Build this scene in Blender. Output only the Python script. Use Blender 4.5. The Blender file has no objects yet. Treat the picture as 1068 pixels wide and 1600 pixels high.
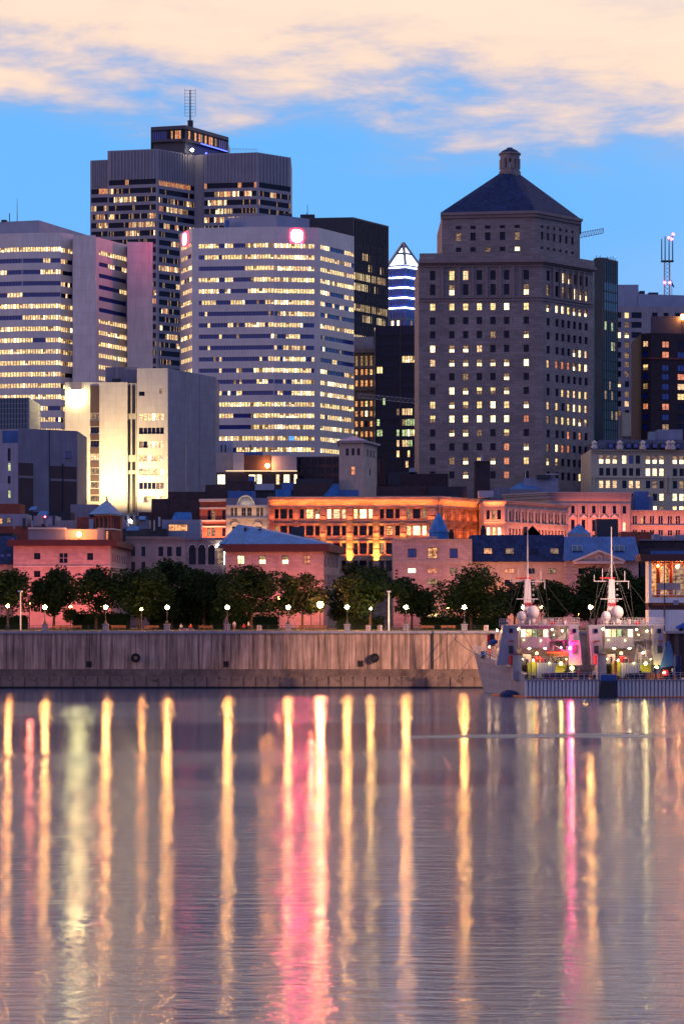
import bpy, math, random
from mathutils import Vector, Matrix
rnd = random.Random(11)
sc = bpy.context.scene
col = sc.collection
# ------------------------------------------------------------------ camera, world, sun, exposure
F, H, CX, HY = 3600.0, 13.9, 534.0, 950.0      # focal length in photo pixels, eye height above the water, horizon
GZ = 9.9                                        # quay and city ground level
cd = bpy.data.cameras.new('camera'); cam = bpy.data.objects.new('camera', cd); col.objects.link(cam)
cam.location = (0, 0, H); cam.rotation_euler = (math.radians(90), 0, 0)
cd.sensor_fit = 'HORIZONTAL'; cd.sensor_width = 36; cd.lens = 36 * F / 1068; cd.shift_y = 150 / 1068
cd.clip_start = 1; cd.clip_end = 8000
sc.camera = cam
sc.view_settings.view_transform = 'Standard'; sc.view_settings.look = 'None'
sc.view_settings.exposure = 0; sc.view_settings.gamma = 1; sc.view_settings.use_curve_mapping = False
sc.render.engine = 'CYCLES'
sc.cycles.use_denoising = True
sc.cycles.max_bounces = 5; sc.cycles.diffuse_bounces = 2; sc.cycles.glossy_bounces = 3
sc.cycles.transmission_bounces = 2; sc.cycles.caustics_reflective = False
sc.cycles.sample_clamp_indirect = 20.0

def nd(nt, typ, ins=(), out=0, **props):
    n = nt.nodes.new(typ)
    for k, v in props.items():
        setattr(n, k, v)
    for k, v in (ins.items() if isinstance(ins, dict) else enumerate(ins)):
        if v is None: continue
        if isinstance(v, bpy.types.NodeSocket): nt.links.new(v, n.inputs[k])
        else: n.inputs[k].default_value = v
    return n.outputs[out]
def mth(nt, op, a, b=None, c=None): return nd(nt, 'ShaderNodeMath', [a, b, c], operation=op)
def mixc(nt, f, a, b, blend='MIX'):
    c4 = lambda v: (*v, 1) if isinstance(v, tuple) and len(v) == 3 else v
    return nd(nt, 'ShaderNodeMix', {0: f, 6: c4(a), 7: c4(b)}, out=2, data_type='RGBA', blend_type=blend)
def mapr(nt, v, a, b, c=0., d=1., smooth=True):
    return nd(nt, 'ShaderNodeMapRange', [v, a, b, c, d], interpolation_type='SMOOTHSTEP' if smooth else 'LINEAR')

SUN_EL, SUN_AZ = math.radians(5), math.radians(-105)     # afterglow low on the left
wd = bpy.data.worlds.new('World'); sc.world = wd; wd.use_nodes = True
nt = wd.node_tree; nt.nodes.clear()
tc = nd(nt, 'ShaderNodeTexCoord')
sx, sy_, sz = (nd(nt, 'ShaderNodeSeparateXYZ', [tc], out=i) for i in range(3))
sky = nd(nt, 'ShaderNodeTexSky', sky_type='NISHITA', sun_disc=False, sun_elevation=SUN_EL, sun_rotation=SUN_AZ)
def noise(vec, scale, detail, rough=.5, dist=0.):
    return nd(nt, 'ShaderNodeTexNoise', {'Vector': vec, 'Scale': scale, 'Detail': detail, 'Roughness': rough, 'Distortion': dist})
def vec(kx, kz):
    return nd(nt, 'ShaderNodeCombineXYZ', [mth(nt, 'MULTIPLY', sx, kx), mth(nt, 'MULTIPLY', sy_, kx), mth(nt, 'MULTIPLY', sz, kz)])
n1 = noise(vec(15., 58.), 1.0, 7, .60, .15)
n2 = noise(vec(3., 14.), 1.0, 3, .5, .1)
e = mth(nt, 'ADD', sz, mth(nt, 'MULTIPLY', mth(nt, 'SUBTRACT', n1, .5), .10))
e = mth(nt, 'ADD', e, mth(nt, 'MULTIPLY', mth(nt, 'SUBTRACT', n2, .5), .02))
e = mth(nt, 'ADD', e, mth(nt, 'MULTIPLY', sx, .055))
cloud = mapr(nt, e, .200, .236)
front = mapr(nt, sy_, -.5, .75)
blue = mixc(nt, mapr(nt, sz, .02, .17), (.32, .53, .92), (.135, .46, .98))
blue = mixc(nt, mapr(nt, mth(nt, 'ADD', sx, mth(nt, 'MULTIPLY', mth(nt, 'SUBTRACT', n2, .5), .2)), .05, .2, 0, .35), blue, (.42, .55, .92))
cl = mixc(nt, mapr(nt, n1, .30, .50, .34, 0), (1.0, .80, .655), (.55, .56, .72))
edge = mapr(nt, e, .205, .262, .55, 0)
cl = mixc(nt, edge, cl, (.96, .64, .52))
fsky = mixc(nt, mapr(nt, e, .184, .218), blue, (.26, .43, .78))
fsky = mixc(nt, cloud, fsky, mixc(nt, 1., cl, (1., .97, .93), 'MULTIPLY'))
bsky = mixc(nt, mapr(nt, sz, .0, .45), mixc(nt, mapr(nt, sx, -.35, .75), (.43, .33, .52), (.11, .27, .84)), (.20, .25, .62))
both = mixc(nt, front, bsky, fsky)
tot = mixc(nt, 1.0, both, mixc(nt, 1.0, sky, (.02, .02, .02), 'MULTIPLY'), 'ADD')
bg = nd(nt, 'ShaderNodeBackground', [tot, 1.0])
wo = nt.nodes.new('ShaderNodeOutputWorld'); nt.links.new(bg, wo.inputs[0])

sl = bpy.data.lights.new('sun', 'SUN'); sl.energy = .4; sl.angle = math.radians(14); sl.color = (1, .52, .48)
so = bpy.data.objects.new('sun', sl); col.objects.link(so)
so.rotation_euler = Vector((-math.sin(SUN_AZ) * math.cos(SUN_EL), -math.cos(SUN_AZ) * math.cos(SUN_EL), -math.sin(SUN_EL))).to_track_quat('-Z', 'Y').to_euler()

# ------------------------------------------------------------------ materials
def mat(name, c, rough=.8, var=.2, scale=.35, metal=0., spec=.3, bump=0., streak=0., brick=None, emit=None, trans=0.):
    m = bpy.data.materials.new(name); m.use_nodes = True; nt = m.node_tree
    b = nt.nodes['Principled BSDF']
    b.inputs['Roughness'].default_value = rough; b.inputs['Metallic'].default_value = metal
    b.inputs['Specular IOR Level'].default_value = spec
    oc = nd(nt, 'ShaderNodeTexCoord', out=3)
    n = nd(nt, 'ShaderNodeTexNoise', {'Vector': oc, 'Scale': scale, 'Detail': 6., 'Roughness': .6})
    f = mapr(nt, n, .3, .7, 1 - var, 1 + var, False)
    ccol = mixc(nt, 1., c, f, 'MULTIPLY')
    hgt = n
    if brick:
        x, y, z = (nd(nt, 'ShaderNodeSeparateXYZ', [oc], out=i) for i in range(3))
        v = nd(nt, 'ShaderNodeCombineXYZ', [mth(nt, 'ADD', x, mth(nt, 'MULTIPLY', y, .8)), z, 0.])
        bw, bh, bv = brick
        bt = nt.nodes.new('ShaderNodeTexBrick'); nt.links.new(v, bt.inputs['Vector'])
        bt.inputs['Scale'].default_value = 1.; bt.inputs['Brick Width'].default_value = bw; bt.inputs['Row Height'].default_value = bh
        bt.inputs['Mortar Size'].default_value = bh * .06; bt.inputs['Color1'].default_value = (1 - bv,) * 3 + (1,)
        bt.inputs['Color2'].default_value = (1 + bv,) * 3 + (1,); bt.inputs['Mortar'].default_value = (1 - 1.6 * bv,) * 3 + (1,)
        ccol = mixc(nt, 1., ccol, bt.outputs[0], 'MULTIPLY')
    if streak:
        x, y, z = (nd(nt, 'ShaderNodeSeparateXYZ', [oc], out=i) for i in range(3))
        v = nd(nt, 'ShaderNodeCombineXYZ', [mth(nt, 'MULTIPLY', x, 1.6), mth(nt, 'MULTIPLY', y, 1.6), mth(nt, 'MULTIPLY', z, .09)])
        s = nd(nt, 'ShaderNodeTexNoise', {'Vector': v, 'Scale': 1., 'Detail': 5., 'Roughness': .65})
        ccol = mixc(nt, 1., ccol, mapr(nt, s, .32, .66, 1 - streak, 1 + streak * .45, False), 'MULTIPLY')
    nt.links.new(ccol, b.inputs['Base Color'])
    if bump:
        nn = nd(nt, 'ShaderNodeBump', {'Strength': bump, 'Distance': .1, 'Height': hgt}); nt.links.new(nn, b.inputs['Normal'])
    return m

def emis(name, c, s, sample=True):
    m = bpy.data.materials.new(name); m.use_nodes = True
    b = m.node_tree.nodes['Principled BSDF']
    b.inputs['Base Color'].default_value = (.02, .02, .02, 1)
    b.inputs['Emission Color'].default_value = (*c, 1); b.inputs['Emission Strength'].default_value = s
    if not sample: m.cycles.emission_sampling = 'NONE'
    return m

def pane(name, c, s, vx=1.5, lo=.5, hi=1.25, base=(.012, .018, .045), ior=1.7):
    """window glass; s > 0 is a lit room behind it, mottled by blinds, furniture and ceiling lights"""
    m = bpy.data.materials.new(name); m.use_nodes = True; nt = m.node_tree
    b = nt.nodes['Principled BSDF']
    b.inputs['Base Color'].default_value = (*base, 1); b.inputs['Roughness'].default_value = .06
    b.inputs['IOR'].default_value = ior
    if s > 0:
        oc = nd(nt, 'ShaderNodeTexCoord', out=3); rd = nd(nt, 'ShaderNodeObjectInfo', out=5)
        v = nd(nt, 'ShaderNodeVectorMath', [oc, (vx, vx, vx * 1.6)], operation='MULTIPLY')
        v = nd(nt, 'ShaderNodeVectorMath', [v, nd(nt, 'ShaderNodeCombineXYZ', [mth(nt, 'MULTIPLY', rd, 91.), mth(nt, 'MULTIPLY', rd, 37.), 0.])], operation='ADD')
        n = nd(nt, 'ShaderNodeTexNoise', {'Vector': v, 'Scale': 1., 'Detail': 3., 'Roughness': .6})
        f = mth(nt, 'MULTIPLY', mapr(nt, n, .33, .62, lo, hi), mapr(nt, rd, 0, 1, .75, 1.15, False))
        cc = mixc(nt, mapr(nt, n, .35, .6), (c[0], c[1] * .72, c[2] * .5), c)
        nt.links.new(cc, b.inputs['Emission Color'])
        nt.links.new(mth(nt, 'MULTIPLY', f, s), b.inputs['Emission Strength'])
    m.cycles.emission_sampling = 'NONE'
    return m

M = {}
M['pale'] = mat('pale_precast', (.64, .60, .57), .8, .07, .15, streak=.10, brick=(4.4, 1.965, .035))
M['pale2'] = mat('pale_precast_slab', (.64, .58, .56), .8, .08, .2, streak=.14, brick=(5., 3.93, .04))
M['roofplant'] = mat('roof_plant_cladding', (.30, .33, .42), .6, .1, .3)
M['floodwhite'] = mat('white_cladding', (.60, .57, .50), .75, .06, .2, streak=.12, brick=(3.2, 2.1, .035))
M['granite'] = mat('grey_tower_cladding', (.31, .285, .32), .7, .08, .2, streak=.12)
M['metalrib'] = mat('dark_metal_mullion', (.05, .05, .075), .45, .2, .5, spec=.5)
M['black'] = mat('black_spandrel', (.02, .022, .04), .35, .2, .3, spec=.5)
M['limestone'] = mat('tower_limestone', (.235, .20, .195), .85, .18, .12, brick=(2.2, .75, .16))
M['limestone2'] = mat('tower_smooth_limestone', (.225, .18, .18), .85, .12, .3, streak=.1)
M['slate'] = mat('dark_blue_slate', (.015, .034, .105), .7, .3, .8, brick=(.8, .6, .25), spec=.12)
M['copper'] = mat('blue_metal_roof', (.04, .17, .44), .6, .2, .5, metal=.0, spec=.25, streak=.3)
M['copper2'] = mat('blue_painted_roof', (.06, .14, .36), .5, .15, .5, metal=.2, streak=.2)
M['rubble'] = mat('pale_rubble_stone', (.42, .32, .31), .9, .16, .5, brick=(1.1, .42, .12), bump=.3)
M['rubble2'] = mat('greystone', (.33, .28, .28), .9, .2, .5, brick=(.9, .38, .2), bump=.3)
M['ashlar'] = mat('dressed_stone', (.42, .34, .30), .85, .15, .4, streak=.12)
M['sandstone'] = mat('rough_sandstone', (.42, .28, .18), .9, .25, .6, brick=(1.2, .5, .3), bump=.4)
M['brick'] = mat('red_brick', (.26, .07, .05), .85, .2, .7, brick=(.5, .18, .2))
M['dkbrick'] = mat('dark_brick', (.06, .038, .045), .85, .25, .5, brick=(.6, .2, .2))
M['brown'] = mat('brown_panel', (.075, .05, .055), .8, .15, .3)
M['greypaint'] = mat('grey_render', (.22, .21, .27), .8, .12, .25, streak=.15)
M['bluegrey'] = mat('blue_grey_render', (.27, .28, .38), .8, .1, .25, streak=.16, brick=(4., 2.6, .05))
M['darkroof'] = mat('dark_roof_felt', (.03, .032, .05), .8, .3, .4)
M['fascia'] = mat('oxblood_fascia', (.085, .03, .03), .6, .2, .5)
M['cream'] = mat('cream_terracotta', (.52, .44, .32), .8, .1, .3, streak=.12)
M['trim'] = mat('pale_trim', (.55, .48, .44), .7, .1, .5)
M['frame'] = mat('dark_window_frame', (.018, .017, .025), .7, .1, 1.)
M['wframe'] = mat('pale_window_frame', (.38, .34, .33), .6, .1, 1.)
M['teal'] = mat('teal_curtain_wall', (.006, .034, .062), .45, .3, .1, spec=.12)
M['dkglass'] = mat('dark_curtain_wall', (.014, .015, .045), .3, .3, .12, spec=.25)
M['blueglass'] = mat('blue_curtain_wall', (.03, .05, .14), .12, .3, .12, spec=.9)
M['concrete'] = mat('concrete', (.36, .31, .33), .85, .12, .3, streak=.2)
M['steel'] = mat('galvanised_steel', (.30, .31, .34), .45, .1, 1., metal=.6)
M['dksteel'] = mat('dark_steel', (.045, .045, .06), .5, .2, 1., metal=.3)
M['redsteel'] = mat('red_painted_steel', (.45, .05, .05), .5, .1, 1.)
M['white'] = mat('white_paint', (.74, .72, .70), .55, .06, .5, streak=.08)
M['wood'] = mat('bench_wood', (.16, .075, .04), .7, .3, 2.)
M['quay'] = mat('stained_quay_concrete', (.52, .31, .22), .9, .28, .22, streak=.75, bump=.3)
M['quaybase'] = mat('wet_stone_footing', (.22, .135, .10), .8, .4, .5, streak=.2, bump=.6)
M['rubber'] = mat('tyre_rubber', (.012, .012, .014), .7, .2, 2.)
M['asphalt'] = mat('asphalt', (.05, .05, .052), .9, .2, .5)
M['paving'] = mat('promenade_paving', (.19, .16, .15), .85, .2, .5)
M['lawn'] = mat('lawn', (.05, .075, .025), .95, .35, .8, bump=.4)
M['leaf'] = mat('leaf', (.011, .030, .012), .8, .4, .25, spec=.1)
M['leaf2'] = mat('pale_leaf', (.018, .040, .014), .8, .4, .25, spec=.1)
M['bark'] = mat('bark', (.06, .045, .035), .9, .3, 2., bump=.4)
M['navy'] = mat('ship_grey', (.40, .42, .46), .5, .08, .5, streak=.15)
M['hullgrey'] = mat('hull_grey', (.36, .40, .46), .45, .1, .4, streak=.2)
M['shipwhite'] = mat('radome_white', (.50, .43, .46), .4, .04, .5)
M['shipdark'] = mat('dark_deck_gear', (.03, .03, .04), .6, .2, 1.)
M['orange'] = mat('orange_boom', (.55, .16, .03), .6, .15, 1.)
M['redp'] = mat('red_paint', (.50, .02, .03), .5, .1, 1.)
M['skin'] = mat('skin', (.45, .27, .2), .6, .05, 3.)
M['cloth1'] = mat('white_cotton', (.55, .52, .52), .9, .1, 3.)
M['cloth2'] = mat('dark_denim', (.03, .035, .06), .9, .1, 3.)
M['cloth3'] = mat('red_jacket', (.45, .03, .03), .8, .1, 3.)
M['hair'] = mat('dark_hair', (.02, .014, .01), .7, .1, 5.)
M['carblue'] = mat('blue_car_paint', (.02, .10, .45), .25, .05, 1., metal=.3, spec=.6)
M['sheetpile'] = mat('rusty_sheet_pile', (.11, .07, .07), .8, .3, .5, streak=.4)
P = {}   # panes by letter
P['0'] = pane('dark_pane', (0, 0, 0), 0, base=(.004, .007, .035), ior=1.32)
P['b'] = pane('blue_pane', (0, 0, 0), 0, base=(.010, .040, .30), ior=1.7)
P['1'] = pane('lit_pane', (1., .76, .33), 1.45)
P['2'] = pane('bright_pane', (1., .86, .50), 2.6, lo=.7)
P['3'] = pane('cream_lit_pane', (1., .70, .38), 1.25)
P['d'] = pane('dim_pane', (1., .62, .26), .35, lo=.15)
P['r'] = pane('reddish_pane', (1., .36, .16), .85)
P['g'] = pane('greenish_pane', (.72, .95, .45), .8, lo=.25)
P['o'] = pane('orange_pane', (1., .46, .16), 1.0, lo=.3)
P['l'] = pane('blue_lit_pane', (.1, .35, 1.), 2.0, lo=.6)
BULB = emis('lamp_globe', (1., .41, .10), 640.)
SODIUM = emis('sodium_globe', (1., .33, .06), 110.)
REDL = emis('red_beacon', (1., .05, .12), 25.)
WHITEL = emis('white_lamp', (1., .85, .6), 40.)

# ------------------------------------------------------------------ mesh helpers
def X(px, Y): return (px - CX) * Y / F
def Z(py, Y): return H + (HY - py) * Y / F
def XY(px, Y): return (X(px, Y), Y)

class MB:
    def __init__(s): s.v = []; s.f = []; s.m = []; s.mats = []
    def mi(s, mt):
        if mt not in s.mats: s.mats.append(mt)
        return s.mats.index(mt)
    def poly(s, pts, mt):
        i = len(s.v); s.v += [tuple(p) for p in pts]; s.f.append(tuple(range(i, i + len(pts)))); s.m.append(s.mi(mt))
    def hexa(s, b, t, mt):
        """b, t: bottom and top quads, counter-clockwise from above"""
        i = len(s.v); s.v += [tuple(p) for p in b] + [tuple(p) for p in t]; k = s.mi(mt)
        for q in ((3, 2, 1, 0), (4, 5, 6, 7), (0, 1, 5, 4), (1, 2, 6, 5), (2, 3, 7, 6), (3, 0, 4, 7)):
            s.f.append(tuple(i + a for a in q)); s.m.append(k)
    def box(s, x0, y0, z0, x1, y1, z1, mt):
        s.hexa([(x0, y0, z0), (x1, y0, z0), (x1, y1, z0), (x0, y1, z0)], [(x0, y0, z1), (x1, y0, z1), (x1, y1, z1), (x0, y1, z1)], mt)
    def prism(s, pts, z0, z1, mt, top=None):
        n = len(pts)
        for i in range(n):
            a, b = pts[i], pts[(i + 1) % n]
            s.poly([(a[0], a[1], z0), (b[0], b[1], z0), (b[0], b[1], z1), (a[0], a[1], z1)], mt)
        s.poly([(p[0], p[1], z1) for p in pts], top or mt)
        s.poly([(p[0], p[1], z0) for p in reversed(pts)], mt)
    def tube(s, p0, p1, r0, mt, r1=None, n=6):
        r1 = r0 if r1 is None else r1
        p0, p1 = Vector(p0), Vector(p1); d = (p1 - p0).normalized()
        a = d.orthogonal().normalized(); b = d.cross(a); i = len(s.v); k = s.mi(mt)
        for p, r in ((p0, r0), (p1, r1)):
            for j in range(n):
                t = 2 * math.pi * j / n; s.v.append(tuple(p + (a * math.cos(t) + b * math.sin(t)) * r))
        for j in range(n):
            s.f.append((i + j, i + (j + 1) % n, i + n + (j + 1) % n, i + n + j)); s.m.append(k)
        s.f.append(tuple(i + n - 1 - j for j in range(n))); s.m.append(k)
        s.f.append(tuple(i + n + j for j in range(n))); s.m.append(k)
    def lathe(s, c, prof, mt, n=10, rot=0.):
        i = len(s.v); k = s.mi(mt)
        for r, z in prof:
            for j in range(n):
                t = 2 * math.pi * j / n + rot; s.v.append((c[0] + r * math.cos(t), c[1] + r * math.sin(t), c[2] + z))
        for q in range(len(prof) - 1):
            for j in range(n):
                a = i + q * n; s.f.append((a + j, a + (j + 1) % n, a + n + (j + 1) % n, a + n + j)); s.m.append(k)
        s.f.append(tuple(i + n - 1 - j for j in range(n))); s.m.append(k)
        a = i + (len(prof) - 1) * n; s.f.append(tuple(a + j for j in range(n))); s.m.append(k)
    def ball(s, c, r, mt, n=10, m=6, sz=1.):
        s.lathe(c, [(max(r * math.sin(math.pi * q / m), .004), -r * sz * math.cos(math.pi * q / m)) for q in range(m + 1)], mt, n)
    def build(s, name, parent=None, o=(0, 0, 0), kind=None, smooth=False):
        R = Vector(o)
        if parent is not None: R = Vector(parent['org'])
        me = bpy.data.meshes.new(name)
        me.from_pydata([(x - R.x, y - R.y, z - R.z) for x, y, z in s.v], [], s.f)
        for mt in s.mats: me.materials.append(mt)
        me.polygons.foreach_set('material_index', s.m)
        if smooth: me.polygons.foreach_set('use_smooth', [True] * len(s.f))
        me.update()
        ob = bpy.data.objects.new(name, me); col.objects.link(ob)
        if parent is not None: ob.parent = parent; ob['org'] = parent['org']
        else: ob.location = R; ob['org'] = tuple(R)
        if kind: ob['kind'] = kind
        return ob

def tag(o, label, cat, group=None):
    o['label'] = label; o['category'] = cat
    if group: o['group'] = group
    return o
def thing(name, label, cat, loc, group=None):
    o = bpy.data.objects.new(name, None); col.objects.link(o); o.location = loc; o['org'] = tuple(loc)
    return tag(o, label, cat, group)
def copy_tree(o, loc, label=None):
    def cp(src, par):
        c = src.copy(); col.objects.link(c)
        if par: c.parent = par
        for ch in src.children: cp(ch, c)
        return c
    r = cp(o, None); r.location = loc
    if label: r['label'] = label
    return r
def light(name, kind, loc, energy, c, parent=None, aim=None, **kw):
    l = bpy.data.lights.new(name, kind); l.energy = energy; l.color = c
    for k, v in kw.items(): setattr(l, k, v)
    o = bpy.data.objects.new(name, l); col.objects.link(o)
    if aim is not None: o.rotation_euler = (Vector(aim) - Vector(loc)).to_track_quat('-Z', 'X').to_euler()
    R = Vector(parent['org']) if parent else Vector((0, 0, 0))
    o.location = Vector(loc) - R
    if parent: o.parent = parent
    return o

def upx(A, B, px):
    """fraction along the wall A-B that shows at photo column px"""
    k = (px - CX) / F
    return (k * A[1] - A[0]) / ((B[0] - A[0]) - k * (B[1] - A[1]))
def lerp2(A, B, u): return (A[0] + (B[0] - A[0]) * u, A[1] + (B[1] - A[1]) * u)
def nrm(A, B):
    d = Vector((B[0] - A[0], B[1] - A[1])); L = d.length; d /= L
    return d, Vector((d.y, -d.x)), L

WCACHE = {}
def win_mesh(w, h, kind, style):
    w = round(w, 1); h = round(h, 1); key = (w, h, kind, style)
    if key in WCACHE: return WCACHE[key]
    b = MB(); fr = M['wframe'] if style.startswith('w') else M['frame']; st = style.lstrip('w')
    x0, x1, z0, z1 = -w / 2, w / 2, -h / 2, h / 2
    kb, kt = (kind, kind)
    if kind == 'h': kb, kt = '2', 'd'
    if kind == 'H': kb, kt = 'd', '1'
    zm = z0 + h * .5
    b.poly([(x0, 0, z0), (x1, 0, z0), (x1, 0, zm), (x0, 0, zm)], P[kb])
    b.poly([(x0, 0, zm), (x1, 0, zm), (x1, 0, z1), (x0, 0, z1)], P[kt])
    t = max(.06, min(w, h) * .06); d = -.07
    for q in ((x0, z0, x0 + t, z1), (x1 - t, z0, x1, z1), (x0 + t, z0, x1 - t, z0 + t), (x0 + t, z1 - t, x1 - t, z1)):
        b.box(q[0], d, q[1], q[2], .01, q[3], fr)
    if st in ('sash', 'cross'): b.box(x0 + t, d + .01, zm - t / 2, x1 - t, .01, zm + t / 2, fr)
    if st in ('cross', 'split'):
        b.box(-t / 2, d + .02, z0 + t, t / 2, .01, z1 - t, fr)
    if st == 'triple':
        for k in (-1, 1): b.box(k * w / 6 - t / 2, d + .02, z0 + t, k * w / 6 + t / 2, .01, z1 - t, fr)
    me = bpy.data.meshes.new('window')
    me.from_pydata(b.v, [], b.f)
    for mt in b.mats: me.materials.append(mt)
    me.polygons.foreach_set('material_index', b.m); me.update()
    WCACHE[key] = me
    return me

def face(mb, root, A, B, z0, z1, wins, mt, rec=.3, reveal=None):
    """a wall with real recessed openings; every opening gets its window (or window_band) as a part of root"""
    d, n, L = nrm(A, B)
    P3 = lambda u, z, dep=0.: (A[0] + d.x * u * L - n.x * dep, A[1] + d.y * u * L - n.y * dep, z)
    r6 = lambda v: round(v, 5)
    us = sorted({0., 1.} | {r6(w[0]) for w in wins} | {r6(w[1]) for w in wins})
    zs = sorted({r6(z0), r6(z1)} | {r6(w[2]) for w in wins} | {r6(w[3]) for w in wins})
    hole = set()
    ui = {u: i for i, u in enumerate(us)}; zi = {z: i for i, z in enumerate(zs)}
    for w in wins:
        for i in range(ui[r6(w[0])], ui[r6(w[1])]):
            for j in range(zi[r6(w[2])], zi[r6(w[3])]): hole.add((i, j))
    for j in range(len(zs) - 1):
        i = 0
        while i < len(us) - 1:
            if (i, j) in hole: i += 1; continue
            k = i
            while k < len(us) - 1 and (k, j) not in hole: k += 1
            mb.poly([P3(us[i], zs[j]), P3(us[k], zs[j]), P3(us[k], zs[j + 1]), P3(us[i], zs[j + 1])], mt)
            i = k
    ang = math.atan2(d.y, d.x); R = Vector(root['org']); rv = reveal or mt
    for u0, u1, za, zb, kind, style in wins:
        c = [P3(u0, za), P3(u1, za), P3(u1, zb), P3(u0, zb)]; e = [P3(u0, za, rec), P3(u1, za, rec), P3(u1, zb, rec), P3(u0, zb, rec)]
        for a in range(4):
            b = (a + 1) % 4; mb.poly([c[a], c[b], e[b], e[a]], rv)
        if style.startswith('band'):
            band(root, A, d, n, u0 * L, u1 * L, za, zb, kind, rec, style)
        else:
            if kind == '1': kind = rnd.choice('11123hH')
            o = bpy.data.objects.new('window', win_mesh((u1 - u0) * L, zb - za, kind, style)); col.objects.link(o)
            o.parent = root; o.rotation_euler = (0, 0, ang)
            # scale trims the rounded shared mesh to this opening
            o.scale = ((u1 - u0) * L / max(round((u1 - u0) * L, 1), .1), 1, (zb - za) / max(round(zb - za, 1), .1))
            o.location = Vector(P3((u0 + u1) / 2, (za + zb) / 2, rec - .02)) - R

def band(root, A, d, n, a, b, za, zb, pat, rec, style):
    """one strip of glazing: a pane per letter of pat, thin mullions between"""
    mb = MB(); N = len(pat); w = (b - a) / N; t = min(.10, w * .12); fr = M['frame'] if 'w' not in style[4:] else M['wframe']
    def Q(u, z, dep): return (A[0] + d.x * u - n.x * dep, A[1] + d.y * u - n.y * dep, z)
    for i, k in enumerate(pat):
        if k == '1': k = rnd.choice('1123')
        u0, u1 = a + i * w, a + (i + 1) * w
        zc = zb
        if k in '123' and rnd.random() < .35:
            zc = za + (zb - za) * rnd.choice((.35, .5, .7))
            mb.poly([Q(u0, zc, rec - .02), Q(u1, zc, rec - .02), Q(u1, zb, rec - .02), Q(u0, zb, rec - .02)], P[rnd.choice('3d13')])
        mb.poly([Q(u0, za, rec - .02), Q(u1, za, rec - .02), Q(u1, zc, rec - .02), Q(u0, zc, rec - .02)], P[k])
        if i: mb.hexa([Q(u0 - t, za, rec - .12), Q(u0 + t, za, rec - .12), Q(u0 + t, za, rec - .01), Q(u0 - t, za, rec - .01)],
                      [Q(u0 - t, zb, rec - .12), Q(u0 + t, zb, rec - .12), Q(u0 + t, zb, rec - .01), Q(u0 - t, zb, rec - .01)], fr)
    return mb.build('window_band', root)

def wpx(A, B, cols, rows, kinds, style='sash', Yr=None):
    """windows of a grid given in photo pixels; rows measured at the wall's left end"""
    Yr = Yr or A[1]; out = []
    for r, (t, b) in enumerate(rows):
        for c, (p, q) in enumerate(cols):
            k = kinds[r][c] if not isinstance(kinds, str) else kinds
            if k == '-': continue
            out.append((upx(A, B, p), upx(A, B, q), Z(b, Yr), Z(t, Yr), k, style))
    return out
def cw(cs, w): return [(c - w / 2, c + w / 2) for c in cs]
def markov(n, p, stay=.75, on='1', off='0'):
    s = ''; st = rnd.random() < p
    for i in range(n):
        if rnd.random() > stay: st = rnd.random() < p
        s += rnd.choice(on) if st else rnd.choice(off)
    return s

def ledge(mb, pts, z0, z1, out, mt):
    n = len(pts); O = []
    for i in range(n):
        ns = []
        if i > 0: ns.append(nrm(pts[i - 1], pts[i])[1])
        if i < n - 1: ns.append(nrm(pts[i], pts[i + 1])[1])
        v = sum(ns, Vector((0, 0))); v.normalize(); k = out / max(v.dot(ns[0]), .3)
        O.append((pts[i][0] + v.x * k, pts[i][1] + v.y * k))
    for i in range(n - 1):
        a, b, c, e = pts[i], pts[i + 1], O[i + 1], O[i]
        mb.poly([(*e, z0), (*c, z0), (*c, z1), (*e, z1)], mt)
        mb.poly([(*e, z1), (*c, z1), (*b, z1), (*a, z1)], mt)
        mb.poly([(*a, z0), (*b, z0), (*c, z0), (*e, z0)], mt)
    for i in (0, n - 1):
        mb.poly([(*pts[i], z0), (*O[i], z0), (*O[i], z1), (*pts[i], z1)], mt)
def fbox(mb, A, B, u0, u1, z0, z1, out, mt, sink=.0):
    d, n, L = nrm(A, B)
    q = lambda u, dep: (A[0] + d.x * u * L + n.x * dep, A[1] + d.y * u * L + n.y * dep)
    p = [q(u0, out), q(u1, out), q(u1, -sink), q(u0, -sink)]
    mb.hexa([(*v, z0) for v in p], [(*v, z1) for v in p], mt)
def close(mb, foot, nfaces, z0, z1, mt, roof):
    """the unseen walls and the flat roof of a footprint whose first nfaces edges are built already"""
    n = len(foot)
    for i in range(nfaces, n):
        a, b = foot[i], foot[(i + 1) % n]
        mb.poly([(*a, z0), (*b, z0), (*b, z1), (*a, z1)], mt)
    mb.poly([(*p, z1) for p in foot], roof)
def back(pts, dep):
    """footprint: visible corners left to right plus two back corners"""
    yb = max(p[1] for p in pts) + dep
    return list(pts) + [(pts[-1][0] + (2 if pts[-1][1] == yb else 0), yb), (pts[0][0], yb)]
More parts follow.
